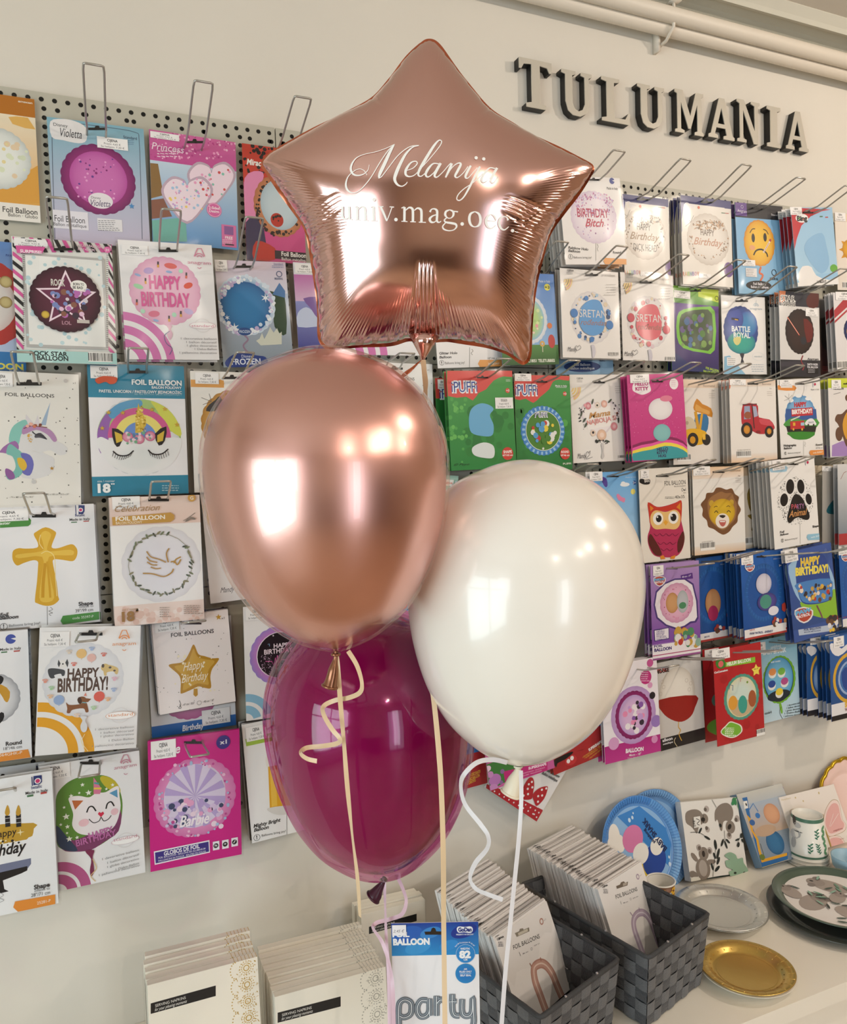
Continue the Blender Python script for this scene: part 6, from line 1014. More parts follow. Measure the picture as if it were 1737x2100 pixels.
a = Art('d6', (890, 95), (1222, 68), (950, 760), .11, base=PW).F(0, 1, '2a64b4', '1f4f98'); paw_bg(a, 1085, 400, 120, 190); a.E(1085, 330, 60, 80, 'dcd8e4', 'b8b4c8').E(1110, 470, 75, 70, '58509c', '3f3a78').E(1100, 470, 45, 55, '4f9484').E(1160, 540, 40, 36, 'e2e0ea').F(.88, 1, 'e9e6e6').F(.975, 1, 'b0423c'); badge(a, 975, 205, 38); a.T(1160, 134, 1222, 142, 'Made in Italy', 'd8e4f4').C(1212, 188, 13, '1c3a78').T(1202, 182, 1222, 196, '3+', 'eef2f8', .03).P([(1225,490),(1245,475),(1265,490),(1265,530),(1245,550),(1225,535)], 'b84438', 0).dots(1160,600,1290,700,16,16,['c08a5c','e6e2e0','a84038','6a4a38'],4).TR(975, 698, 1012, 692, 12, 'L213', 'c04438', .02).TR(975, 728, 1155, 706, 16, 'PAW PATROL - EVEREST', '2a3a6c', .03).slot(1065, 120, 36).price(908, 108, 1004, 172)
finish(a, 'royal blue pack with a white and purple shape and red foot line', 4, .013, .003)
a = Art('d6', (1650, 45), (1850, 38), (1722, 650), .10, base=PW).F(0, 1, '2a64b4', '2a5ca8'); paw_bg(a, 1790, 320, 80, 150); badge(a, 1722, 128, 34); a.F(.9, 1, 'e9e6e6').T(1700, 590, 1735, 598, 'L21', 'c04438', .02).price(1665, 30, 1740, 98)
finish(a, 'royal blue pack at the right edge beside the yellow-lettered HAPPY BIRTHDAY! pack', 3, .013, .003)
a = Art('d6', (1238, 80), (1592, 34), (1348, 768), .13, base='3c589c').F(0, .86, '3f5ca4', '34508c').P([(1280,190),(1400,140),(1540,110),(1600,200),(1660,360),(1700,560),(1600,590),(1450,560),(1380,480),(1320,380)], '9cc0e0', 3).P([(1370,480),(1450,460),(1560,430),(1660,370),(1700,560),(1690,600),(1560,600),(1430,560)], '8cbc3c', 3).P([(1335,230),(1360,130),(1440,100),(1530,90),(1580,150),(1600,260),(1625,400),(1600,460),(1490,490),(1390,480),(1350,380),(1340,300)], '2f4c94', 4).P([(1345,330),(1600,290),(1620,400),(1600,455),(1490,482),(1392,470),(1355,390)], '4c84c4', 3).dots(1360,330,1610,460,44,15,['c8a04c','b84038','e8d8c4','6a4a38','dcb048','3c3438','e2c8a8'],6)
a.TR(1375, 195, 1528, 172, 60, 'HAPPY', 'f0dc5c', .06).TR(1335, 268, 1590, 236, 58, 'BIRTHDAY!', 'f0dc5c', .06).TR(1376, 194, 1527, 171, 58, 'HAPPY', 'e8b83c', .0); badge(a, 1400, 575, 72); a.P([(1355,690),(1580,655),(1660,650),(1665,700),(1362,735)], 'b8c4d8', 0).TR(1400, 698, 1532, 680, 16, 'FOIL BALLOON', '2a3a6c', .04).TR(1402, 714, 1530, 698, 9, 'BALLON MÉTALLIQUE', '2a3a6c', .03).dots(1580,590,1700,700,18,20,['e8c040','6a4a38','e6e2e0','b84038','3c3438'],8).S([(1500,500),(1530,560),(1545,600)], 12, '7c3c60').C(1568, 68, 9, '9cb0d8', ring=.8).price(1245, 75, 1355, 148)
finish(a, 'blue and green HAPPY BIRTHDAY! pack with yellow letters, fifth right row', 2, .012, .003)
# --- row 6
a = Art('px', (896, 1400), (986, 1376), (905, 1634), .05, base='b03034').F(0, .7, '3f8cc8', '2f74b4').TR(954, 1597, 986, 1584, 6, 'BALLON DÉCORATIF', 'e0b040', .03).TR(956, 1604, 984, 1592, 6, 'GLOBO BALLON', 'e0b040', .03).TR(956, 1611, 976, 1602, 6, 'DECORATIVO', 'e0b040', .03)
finish(a, 'blue and red pack between the magenta and white balloons, bottom right row')
def pxof0(P):
    q = P-CAM; z = q.dot(FW); return 868.5+FPX*q.dot(RT)/z, 1050-FPX*q.dot(UP)/z
u_ = W(*cc('d8', 800, 962), .05); r_ = W(*cc('d8', 1075, 487), .05); l_ = W(*cc('d8', 330, 650), .05)
du = (u_-l_).normalized(); BLp = u_-du*.165; ur = (r_-u_).normalized(); TLp = BLp+ur*.20; TRp = u_+ur*.20
a = Art('px', pxof0(TLp), pxof0(TRp), pxof0(BLp), .05, base='eae7e5')
a.crop = 'd8'
a.P([(260,560),(430,640),(640,740),(860,850),(865,870),(805,970),(600,840),(300,660)], 'b42a32', 0); rnd = random.Random(3)
for i in range(9):
    for j in range(3): a.C(395+i*46+j*22, 670+i*27+j*-34+j*60*0, 10, 'ece8e6')
for i in range(4): a.C(775+i*22, 890-i*8+(i % 2)*36, 10, 'ece8e6')
a.P([(655,740),(665,640),(720,545),(760,540),(775,600),(760,700),(745,745)], 'b42a32', 3).P([(760,700),(820,640),(890,620),(905,640),(870,740),(800,810),(775,770)], 'b42a32', 3)
for q in ((752,578),(756,630),(712,645),(715,695),(672,710),(722,600),(848,653),(890,640),(812,715),(850,708),(810,768)): a.C(q[0], q[1], 14, 'ece8e6')
a.TR(880, 470, 1012, 540, 34, 'Foil Balloon', '1c1a1c', .02, .3).TR(845, 500, 992, 580, 34, 'Ballon métallique', '1c1a1c', .02, .3)
finish(a, 'tilted white pack with red polka dots and bow hanging under the white balloon')
a = Art('d8', (260, -180), (880, -420), (332, 698), .09, base='c8609c').F(0, .8, 'd890bc', 'b84c8c').P([(300,420),(600,300),(900,300),(900,480),(640,540),(480,590),(335,690)], '3f7c3c', 0).P([(480,480),(650,440),(905,372),(905,475),(660,545),(500,600)], 'c02c78', 0).TR(722, 462, 895, 416, 24, 'SUPERSHAPE', 'f0dce8', .05).TR(665, 505, 880, 446, 12, 'DECORATIVE BALLOON · 1 BALLON DÉCORATIF', 'e8b0cc', .02).TR(668, 528, 850, 474, 12, 'GLOBO · PALLONCINO', 'e8b0cc', .02).E(400, 560, 60, 60, 'b878b8').E(380, 640, 50, 40, 'c88ac0').dots(300,270,500,680,22,26,['c88ac0','e6c8dc','8c6a9c','d8a8c8'],4)
finish(a, 'pink and green pack under the knot of the white latex balloon')
a = Art('d8', (760, -500), (1478, -720), (985, 492), .07, base='a82c30').F(0, .72, '3f90d0', '2a74b8').P([(950,400),(1150,290),(1300,230),(1510,90),(1525,300),(985,495)], 'a82a2e', 2).TR(1305, 285, 1430, 200, 26, 'SUPERSHAPE', 'f0ece8', .05).TR(1245, 350, 1500, 180, 14, '1 DECORATIVE BALLOON · 1 BALLON DÉCORATIF', 'd8a83c', .02).TR(1265, 358, 1490, 205, 14, '1 GLOBO DECORATIVO · 1 DEKO-BALLON', 'd8a83c', .02).TR(1310, 360, 1460, 245, 14, '1 PALLONCINO DECORATIVO', 'd8a83c', .02).P([(1180,285),(1260,262),(1240,275)], '7c1c20', 0).E(1130, 370, 60, 50, 'c03438').E(1105, 380, 18, 22, 'ece8e6').E(1140, 350, 18, 22, 'ece8e6').P([(955,380),(1040,330),(1130,290),(1150,300),(1080,360),(1000,400),(990,440)], '1c1a1c', 2)
finish(a, 'blue and red pack with yellow small print under the white latex balloon', 1, .012, .003)
a = Art('d7', (95, 250), (468, 190), (140, 893), .09, base='efe9ee').F(.82, 1, 'b02c80', 'c0388c').E(322, 570, 148, 192, 'c9a8d4', 'b894c8').E(322, 570, 120, 160, '9c2c74', '7c205c', sc=26).E(322, 570, 98, 134, 'dcb8dc', 'b89cd0').dots(250,470,400,680,26,18,['8c5cac','e890b8','f0e8ec','c8a0d8','3c3040'],4,ell=1).C(402, 320, 46, 'c0347c').C(430, 225, 26, 'c85a98').C(430, 372, 20, 'e0a0c8').C(470, 610, 40, '9c7cc0').C(190, 760, 42, 'd8a0cc').C(460, 730, 26, 'd890c0').C(430, 726, 13, 'b8347c').C(445, 440, 24, '2a262c')
a.lines(370, 285, 435, 5, 14, 5, 'e8b8d4').TR(268, 822, 386, 806, 26, 'BALLOON', 'f4ecf2', .05).TR(290, 845, 370, 834, 16, '46cm - 18"', 'f4ecf2', .01).TR(280, 860, 382, 846, 8, 'Hélium · Aria · Gonflable', 'e8c0dc')
finish(a, 'white and magenta BALLOON pack with a purple-ringed balloon, bottom right row', 2, .012, .003)
a = Art('d7', (452, 222), (752, 178), (515, 797), .07, base='c9c6c2').F(0, .88, 'd6d3ce', 'c9c4c0').F(.86, 1, '242224').E(612, 420, 118, 170, 'ece6dc', 'c8c0b4').P([(490,470),(735,440),(728,520),(700,580),(640,615),(570,600),(510,550)], '98241f', 3).T(470, 262, 560, 295, 'MICKEY', 'a8302c', .05).T(470, 275, 558, 300, 'MOUSE', '2a2426', .04)
for q in ((510,350),(520,385),(672,340),(700,360),(690,400),(500,430)): a.C(q[0], q[1], 13, 'b8a89c', ring=.86)
a.S([(620,615),(618,650),(632,670),(622,700),(640,740)], 6, 'd0a040').S([(600,720),(590,745),(610,780)], 4, 'd8c8a0').T(512, 730, 580, 750, 'alloon', 'eceaec', .03).T(516, 758, 582, 770, 'métallique', 'eceaec', .02)
finish(a, 'grey and black pack with a red and cream balloon, bottom right row', 1, .01, .003)
a = Art('d7', (1082, 82), (1392, 38), (1130, 632), .05, base='a9d0e4').F(0, 1, '8cc4dc', 'c4dce8').T(1232, 112, 1300, 132, 'pinkfong', 'e2eef6', .03).TR(1180, 172, 1335, 150, 30, 'BABY SHARK', 'e8f2f8', .05).E(1288, 335, 108, 158, '8cc43c', '6cae2c', sc=24).E(1285, 335, 98, 148, '1c2a34').E(1285, 332, 94, 144, '7cc0e0', '4c94c8').E(1285, 440, 76, 36, '23303c').TR(1232, 226, 1296, 216, 10, 'BABY SHARK', 'e8f2f8', .03)
for x, y, c in ((1242,285,'e89a5c'),(1302,280,'7cb84c'),(1238,365,'2c4c9c'),(1322,345,'b8508c'),(1287,415,'ecd040')): a.E(x, y+12, 26, 30, 'ecebe6').E(x, y, 24, 24, c)
a.P([(1285,495),(1298,490),(1310,550),(1298,558)], '7cb83c', 2).S([(1300,515),(1288,550),(1308,595)], 3, '2a2a2c').E(1205, 560, 32, 22, 'b8c8d0', ring=.94).T(1190, 552, 1236, 568, 'standard', '5a666c', .02)
for i, t in enumerate(SN): a.TR(1340-i*6, 512+i*18, 1440, 490+i*19, 11, t, '3a4448', .01)
a.price(1132, 95, 1196, 158); finish(a, 'pale blue pack with a green-rimmed balloon, bottom right row')
a = Art('d7', (772, 135), (1075, 92), (805, 748), .06, base='b4262c').C(870+0, 470, 40, '5c8c7c').P([(810,640),(840,610),(890,600),(890,700),(840,690),(812,670)], '6cae3c', 2).price(790, 140, 885, 190)
finish(a, 'red pack peeping out at the left of the HELIUM BALLOON pack', 0)
a = Art('d7', (835, 142), (1152, 97), (890, 768), .11, base='b8282e').dots(880,330,1190,740,16,26,['aa2228','b02428'],5)
a.E(1038, 450, 116, 152, '6aae9c', '4f9484', sc=26).E(1038, 450, 98, 134, 'ece4b0', 'e0d8a0').E(1038, 450, 94, 130, 'cfe0d8', 'dcd4b4').P([(955,480),(1120,470),(1120,520),(1080,560),(1030,580),(980,560)], 'c8b08c', 2).E(980, 490, 30, 48, 'e0a040').E(1045, 500, 30, 60, '3fa090').E(1108, 460, 26, 56, 'a85c38').S([(955,402),(960,370),(980,375),(978,408)], 5, '4c6c94', 0).S([(1030,350),(1030,320),(1040,330)], 4, 'c05c6c', 0).C(1075, 352, 8, '7a9c3c')
a.P([(928,222),(1126,184),(1128,220),(932,252)], '8cc43c', 0).TR(940, 244, 1098, 212, 22, 'HELIUM BALLOON', 'f0f4e4', .05).P([(866,215),(890,200),(915,200),(930,222),(928,250),(905,262),(880,258),(868,240)], '3f8434', 3).C(899, 232, 22, 'e06a6c').T(855, 284, 946, 296, 'CoComelon', 'eceef0', .05).star(1133, 272, 42, 'f0dc5c', .55).T(1118, 262, 1148, 270, '46cm 18"', '3a3826', .02)
a.P([(905,665),(930,640),(960,612),(1000,622),(1035,640),(1040,680),(1000,715),(960,722),(915,705),(898,685)], 'eceae0', 3).P([(910,668),(935,645),(960,620),(998,628),(1028,645),(1032,680),(998,708),(960,714),(920,700),(904,685)], '7cb83c', 3).lines(925, 655, 1010, 5, 12, 4, 'e8f0dc').BC(1135, 668, 1205, 700).price(838, 142, 958, 188)
finish(a, 'front red pack with a green HELIUM BALLOON strip, bottom right row')
a = Art('d7', (1460, 70), (1620, 52), (1482, 575), .07, base='2c5aa0').F(0, .8, '30609c', '204880').F(.78, .93, 'e6e4e6').F(.93, 1, '222024').P([(1462,130),(1500,110),(1540,140),(1500,180)], 'e6e4e6', 2).E(1560, 310, 66, 150, 'd8a83c', ring=.82).E(1560, 320, 46, 100, '9cb8dc', '4c78b8').price(1490, 62, 1580, 92)
finish(a, 'blue pack with a yellow ring, second from the right in the bottom row', 2, .012, .003)
a = Art('d7', (1612, 48), (1850, 18), (1645, 606), .11, base='2a5ca8').F(0, .82, '2f62a8', '24508c').F(.8, .94, 'e9e7ea').F(.94, 1, '222024').P([(1620,105),(1650,95),(1700,130),(1735,100),(1735,140),(1680,180),(1640,160)], 'e9e7ea', 2).E(1762, 320, 116, 170, 'd9aa38', ring=.86).E(1762, 320, 84, 118, 'cfd8e8', '8ca8d0').E(1762, 320, 72, 104, '5c94d0', '3468a8').P([(1700,290),(1745,250),(1745,400),(1710,380)], '2a4a94', 2).T(1722, 490, 1800, 520, 'SONIC', 'e8b83c', .06).T(1722, 528, 1800, 544, 'THE HEDGEHOG', '7c2428', .04).price(1645, 55, 1715, 112)
finish(a, 'blue pack with a big yellow ring and glossy disc at the right edge, bottom row', 5, .013, .003)
# hooks of the right half
for h_ in [('d1',362,182,500,28,'lilac BIRTHDAY pack beside the star tip',.10),('d1',630,290,860,75,'navy and white pack with grey lettering',.07),('d1',975,305,1190,105,'glare-covered holographic pack',.07),('d1',1255,340,1485,175,'yellow sick-face pack',.06),('d1',1530,360,1745,220,'sky blue and red pack',.10),
 ('d1',80,680,192,520,'blue sky pack behind the star',.06),('d1',350,695,515,545,'blue SRETAN pack',.09),('d1',645,738,850,590,'red SRETAN pack',.07),('d1',910,780,1160,620,'green and purple pack',.05),('d1',1165,830,1440,655,'BATTLE ROYAL pack',.05),('d1',1475,800,1720,668,'dark oval balloon pack',.08),
 ('d3',510,175,685,25,'red-topped green pack with SHAPE badge',.09),('d3',985,210,1250,40,'red-topped green pack with ROUND badge',.08),('d2',390,645,610,530,'flowered heart pack',.07),('d2',705,637,915,540,'hot pink rainbow corner pack',.10),('d2',905,660,1190,545,'yellow digger pack',.055),('d2',1225,652,1480,555,'red tractor pack',.09),('d2',1480,655,1740,570,'fire engine pack',.08),
 ('d3',1300,938,1400,878,'empty place above the white balloon',.05),('d5',240,178,480,90,'sky blue sun and cloud pack',.07),('d5',555,175,865,72,'owl pack',.08),('d5',915,150,1175,65,'lion pack',.08),('d5',1140,148,1330,95,'olive green balloon pack',.05),('d5',1385,100,1500,55,'paw print pack',.12),('d5',1600,105,1760,50,'grey fish head pack',.07),
 ('d6',370,212,660,175,'purple and white FOIL BALLOON pack',.09),('d6',640,160,1050,80,'tan and pink shape pack',.05),('d6',1070,120,1480,90,'white and purple shape pack',.10),('d6',1500,95,1800,40,'yellow-lettered HAPPY BIRTHDAY! pack',.12),
 ('d7',380,265,585,245,'purple-ringed BALLOON pack',.09),('d7',620,195,890,200,'red and cream balloon pack',.07),('d7',980,155,1275,145,'front red HELIUM BALLOON pack',.10),('d7',1250,85,1610,80,'pale blue green-rimmed balloon pack',.05)]:
    hook(*h_[:5], h_[5], d=h_[6])
# ================================================================== ON THE COUNTER
# ---- woven baskets
M_weave = mat('grey_woven_strap', '555657', .7, bump=.9, bscale=420, sheen=.2)
def _weave(m):
    nt = m.node_tree; a = nt.nodes.new('ShaderNodeVertexColor'); a.layer_name = 'ink'; wv = nt.nodes.new('ShaderNodeTexWave'); wv.inputs['Scale'].default_value = 160; wv.bands_direction = 'Z'; wv.inputs['Distortion'].default_value = 3
    tc = nt.nodes.new('ShaderNodeTexCoord'); nt.links.new(tc.outputs['Object'], wv.inputs[0]); mr = nt.nodes.new('ShaderNodeMapRange'); mr.inputs['To Min'].default_value = .7; mr.inputs['To Max'].default_value = 1.15; nt.links.new(wv.outputs['Fac'], mr.inputs[0])
    mx = nt.nodes.new('ShaderNodeVectorMath'); mx.operation = 'SCALE'; nt.links.new(a.outputs[0], mx.inputs[0]); nt.links.new(mr.outputs[0], mx.inputs['Scale']); nt.links.new(mx.outputs[0], nt.nodes['Principled BSDF'].inputs['Base Color'])
_weave(M_weave); M_rim = mat('basket_rim', '3c3d3f', .7, bump=.5, bscale=300)
def basket(Frt, Rgt, Bk, zr, shrink, label, Lf=None):
    F_, R_, B_ = [TZ(*p, zr) for p in (Frt, Rgt, Bk)]; L_ = F_ + (B_-R_) if Lf is None else TZ(*Lf, zr)
    top = [F_, R_, B_, L_]; cen = sum(top, Vector())/4; bot = [cen+(p-cen)*shrink for p in top]
    for p in bot: p.z = ZT+.003
    e = empty('woven_basket', (cen.x, cen.y, ZT+.002)); tag(e, label, 'basket')
    b = MB(); names = []
    for k in range(4):
        a, c = k, (k+1) % 4; ln = (top[c]-top[a]).length; nu = max(4, round(ln/.027)); nv = 6; inn = (cen-(top[a]+top[c])/2); inn.z = 0; inn.normalize()
        Pt = lambda u, v, o: (bot[a]*(1-u)+bot[c]*u)*(1-v)+(top[a]*(1-u)+top[c]*u)*v+inn*o-e.location
        for side in (0, 1):
            b = MB(); base = .004*side*1.0
            for i in range(nu):
                for j in range(nv):
                    over = (i+j+k) % 2; s_ = 1 if side else -1; vs = []
                    for jj in range(4):
                        for ii in range(4):
                            u, v = (i+ii/3)/nu, (j+jj/3)/nv; bul = (math.sin(math.pi*ii/3) if over else math.sin(math.pi*jj/3))
                            h_ = .0024*(.35+.65*bul) if over else .0012*bul; vs.append(Pt(u, v, base+s_*h_*1.0))
                    b.add(vs, [(q*4+p, q*4+p+1, (q+1)*4+p+1, (q+1)*4+p) for q in range(3) for p in range(3)], '626366' if over else '434448')
            b.build('side_panel' if side == 0 else 'inner_lining', M_weave, e)
    b = MB(); vs = [p-e.location for p in bot]; b.add(vs, [(0, 1, 2, 3)], '4a4b4d'); b.build('bottom', M_weave, e)
    b = MB(); rp = []
    for k in range(4):
        p, q, r = top[k-1], top[k], top[(k+1) % 4]
        rp += [q+(p-q).normalized()*.008, q+(p-q).normalized()*.002+(r-q).normalized()*.002, q+(r-q).normalized()*.008]
    b.tube([p-e.location for p in rp], .0042, 10, closed=True); b.build('rim', M_rim, e, True)
    for k in range(4):
        for t in (.3, .7):
            q = top[k]*(1-t)+top[(k+1) % 4]*t-e.location; b = MB(); b.box(tuple(q+Vector((-.0016, -.0016, .004))), tuple(q+Vector((.0016, .0016, .006)))); b.build('wire_staple', mat('staple_metal', 'd8d8d8', .3, metal=.7), e)
    return F_, R_, B_, L_, cen
BZ = [0]
pb = TZ(1433, 2022, ZT); rr = ray(1454, 1875); tt = (math.hypot(pb.x-CAM.x, pb.y-CAM.y)+.006)/math.hypot(rr.x, rr.y); ZR = CAM.z+rr.z*tt
bk2 = basket((1330, 1965), (1454, 1875), (1218, 1761), ZR, .9, 'grey woven strap basket on the right, beside the silver and gold plates', Lf=(1069, 1814))
_R1 = TZ(1269, 1968, ZR); _q = TZ(1126, 1882, ZR); _Ln = (bk2[2]-bk2[1]).length; _B1 = _R1+(_q-_R1).normalized()*_Ln
def pxof(P):
    q = P-CAM; z = q.dot(FW); return 868.5+FPX*q.dot(RT)/z, 1050-FPX*q.dot(UP)/z
bk1 = basket((1108, 2088), (1269, 1968), pxof(_B1), ZR, .9, 'grey woven strap basket on the left, behind the blue-topped party pack')
def basket_cards(bk, crop, TL, TR, BL, base, art, n, label, glab, grp, hump, lean=.36):
    F_, R_, B_, L_, cen = bk; bd = (L_-F_).normalized(); ad = (R_-F_).normalized(); up = (Vector((0, 0, 1))*math.cos(lean)+bd*math.sin(lean)); N = ad.cross(up).normalized()
    P0 = (F_+R_)/2+bd*base; P0.z = ZT+.01
    a = Art(crop, TL, TR, BL, plane=(P0, N), base='efebe8', thick=.0052); art(a)
    e = finish(a, label, 0, name='number_balloon_pack', cat='balloon pack'); rnd = random.Random(n)
    ln = (L_-F_).length-base-.015; st_ = ln/n
    for i in range(n):
        c = copy_tree(e); k = (i+1)/n
        c.location = Vector(e.location) + bd*st_*(i+1)*.96 + ad*rnd.uniform(-.003, .002)-ad*.012*k + Vector((0, 0, hump(k)+rnd.uniform(-.0025, .0025)))
        c.rotation_euler = (a.rot @ Matrix.Rotation(rnd.uniform(-.012, .012)+.1*(k), 3, 'X')).to_euler()
        tag(c, glab, 'balloon pack', grp)
    return e
def zero(c1, c2):
    def f(a):
        a.T(a_[0], a_[1], a_[2], a_[3], 'FOIL', '000000') if False else None
    return f
def art2(a):
    a.TR(1040, 655, 1182, 600, 30, 'FOIL BALLOONS', '2f2e2d', .01)
    for w_, c in ((62, 'b3a0b4'), (40, 'bfadc0'), (12, 'd6c9d8'), (5, 'eae2ec')): a.S([(1225,1035),(1190,940),(1160,850),(1158,790),(1185,750),(1225,748),(1262,790),(1290,860),(1320,945),(1345,1010)], w_, c, 5)
    a.S([(1132,742),(1148,765)], 8, 'a592a8', 0).S([(1190,712),(1195,735)], 8, 'a592a8', 0).E(1183, 508, 11, 22, 'b3a0b4', ring=.55, rot=-.2).T(1196, 498, 1210, 506, 'x1', '77747a')
    a.P([(1040,570),(1065,560),(1072,545),(1090,538),(1100,548),(1118,540),(1115,565),(1045,588)], '75695c', 0).P([(1085,552),(1112,545),(1112,560),(1085,570)], 'b8ada0', 0).S([(1068,670),(1075,690)], 3, '55534f', 0).TR(1088, 685, 1118, 674, 8, '86 cm', '77747a').C(1135, 655, 9, '77747a', ring=.8).TR(1150, 655, 1185, 640, 8, '34 in', '77747a').TR(948, 582, 985, 568, 13, 'CIJENA', '2a2a2c', .03).lines(955, 590, 1000, 3, 11, 4, '77747a')
def art1(a):
    a.TR(365, 990, 538, 912, 34, 'FOIL BALLOONS', '2f2e2d', .01)
    for w_, c in ((78, 'b98a7c'), (54, 'c89e90'), (16, 'dcbcae'), (6, 'f0ddd2')): a.S([(580,1400),(540,1290),(505,1190),(500,1110),(540,1080),(580,1095),(620,1150),(650,1225),(695,1330)], w_, c, 5)
    a.S([(470,1078),(482,1100)], 10, 'a87868', 0).S([(540,1040),(545,1065)], 10, 'a87868', 0).E(548, 803, 14, 26, 'b98a7c', ring=.6, rot=-.3).T(565, 790, 580, 800, 'x1', '77747a')
    a.P([(372,880),(400,868),(405,852),(425,848),(430,858),(465,842),(468,868),(385,905)], '8d8578', 0).P([(392,880),(455,850),(458,868),(396,897)], 'cfc8b8', 0).S([(400,1005),(410,1030)], 3, '55534f', 0).TR(425, 1020, 460, 1004, 9, '86 cm', '77747a').C(482, 984, 11, '77747a', ring=.8).TR(500, 968, 535, 950, 9, '34 in', '77747a').TR(255, 928, 300, 908, 15, 'CIJENA', '2a2a2c', .03).lines(262, 938, 310, 3, 12, 5, '77747a')
basket_cards(bk2, 'e6', (890, 575), (1195, 452), (1120, 1150), .105, art2, 38, 'lilac arch number balloon pack at the front of the right basket', 'white number balloon pack standing in the right basket behind the lilac one', 'number packs in the right basket', lambda k: .018*max(0, k-.25))
basket_cards(bk1, 'e6', (202, 900), (570, 722), (440, 1460), .10, art1, 36, 'rose brown arch number balloon pack at the front of the left basket', 'white number balloon pack standing in the left basket behind the rose brown one', 'number packs in the left basket', lambda k: .03*max(0, k-.2))
# ---- napkin packs
M_nap = mat('napkin_wrap', 'efe9dc', .3, coat=.3, var=.02, vscale=30, bump=.2, bscale=20)
def napkins(crop, TL, TR, BL, d, dt, n, step, lace, text_y, lab, glab, group, thick=.016):
    a = Art(crop, TL, TR, BL, d=d, dt=dt, thick=thick, base='f0eadc')
    if lace:
        c1, (xa, xb) = lace; rnd = random.Random(n); pts = []
        u0, u1 = a.w*.5-a.w*xa, a.w*.5
        nrow = 13
        for r in range(nrow):
            z = a.h-(r+.5)*a.w*.155
            if z < 0: break
            for k_, rr in ((0, .052), (1, .036), (2, .02)):
                for t in range(16):
                    an = t*math.pi/8; cx_ = (u0+u1)/2+a.w*.01; X, Z = cx_+a.w*rr*math.cos(an)*1.25, z+a.w*rr*math.sin(an)*1.25; q = a.w*.006; a.m.add([(X+q*math.cos(s*1.257), -LAY*3, Z+q*math.sin(s*1.257)) for s in range(5)], [tuple(range(5))], c1)
            for t in range(9):
                an = math.pi/2+t*math.pi/8; X, Z = u0+a.w*.03+a.w*.05*math.cos(an), z+a.w*.075*math.sin(an); q = a.w*.007; a.m.add([(X+q*math.cos(s*1.257), -LAY*3, Z+q*math.sin(s*1.257)) for s in range(5)], [tuple(range(5))], c1)
            for t in range(26):
                X, Z = rnd.uniform(u0+a.w*.03, u1-.002), z+rnd.uniform(-.07, .07)*a.w; an = rnd.uniform(0, 3.14); l = a.w*.014; q = a.w*.003; dx, dz = math.cos(an)*l, math.sin(an)*l
                a.m.add([(X-dx, -LAY*4, Z-dz), (X+q, -LAY*4, Z+q), (X+dx, -LAY*4, Z+dz), (X-q, -LAY*4, Z-q)], [(0, 1, 2, 3)], c1)
        for zz in np.arange(0, thick, .004):               # the border shows on the folded top edge too
            for q in range(7): X = u0+a.w*.02+(u1-u0-a.w*.03)*q/6; a.m.box((X, zz+.0006, a.h), (X+a.w*.008, zz+.0025, a.h+.0002), c1)
    if text_y:
        x0, y0, x1, y1, hh = text_y; a.P([(x0, y0), (x1, y1), (x1, y1+hh), (x0, y0+hh)], '151414', 0)
        sl_ = (y1-y0)/(x1-x0); f = lambda x, o: y0+(x-x0)*sl_+o
        a.TR(x0+(x1-x0)*.07, f(x0+(x1-x0)*.07, hh*.48), x0+(x1-x0)*.54, f(x0+(x1-x0)*.54, hh*.48), hh*.27, 'SERVING NAPKINS', 'e9e6e0', 0)
        a.TR(x0+(x1-x0)*.06, f(x0+(x1-x0)*.06, hh*.86), x0+(x1-x0)*.56, f(x0+(x1-x0)*.56, hh*.86), hh*.3, 'for your pleasing moments', 'e9e6e0', 0, .6)
    e = empty('napkin_pack', a.org, a.rot.to_euler()); a.m.build('napkins', INK, e); film_mesh(a.w, a.h, n, .003).build('clear_wrap', FILM, e, True)
    tag(e, lab, 'napkins'); rnd = random.Random(n)
    for i in range(n):
        c = copy_tree(e); c.location = a.org + Vector((rnd.uniform(-.002, .002), step*(i+1), rnd.uniform(-.002, .002)+.001*i)); tag(c, glab, 'napkins', group)
napkins('e7', (68, 540), (610, 378), (75, 1320), .30, .28, 4, .0185, ('c4a04c', (.24, 1)), (70, 622, 392, 533, 52), 'front pack of cream serving napkins with a gold lace border', 'cream serving napkins pack with gold lace border, behind the front one of its row', 'gold lace napkin packs')
napkins('e7', (686, 592), (1234, 438), (712, 1330), .31, .29, 7, .0185, ('b0aca0', (.22, 1)), (698, 668, 1010, 587, 50), 'front pack of cream serving napkins with a silver lace border', 'cream serving napkins pack with silver lace border, behind the front one of its row', 'silver lace napkin packs')
napkins('e7', (1110, 182), (1425, 108), (1128, 760), .10, .09, 2, .019, None, (1150, 243, 1386, 178, 36), 'plain cream napkin pack with black label behind the blue-topped party pack', 'plain cream napkin pack behind the magenta balloon nozzle', 'plain cream napkin packs')
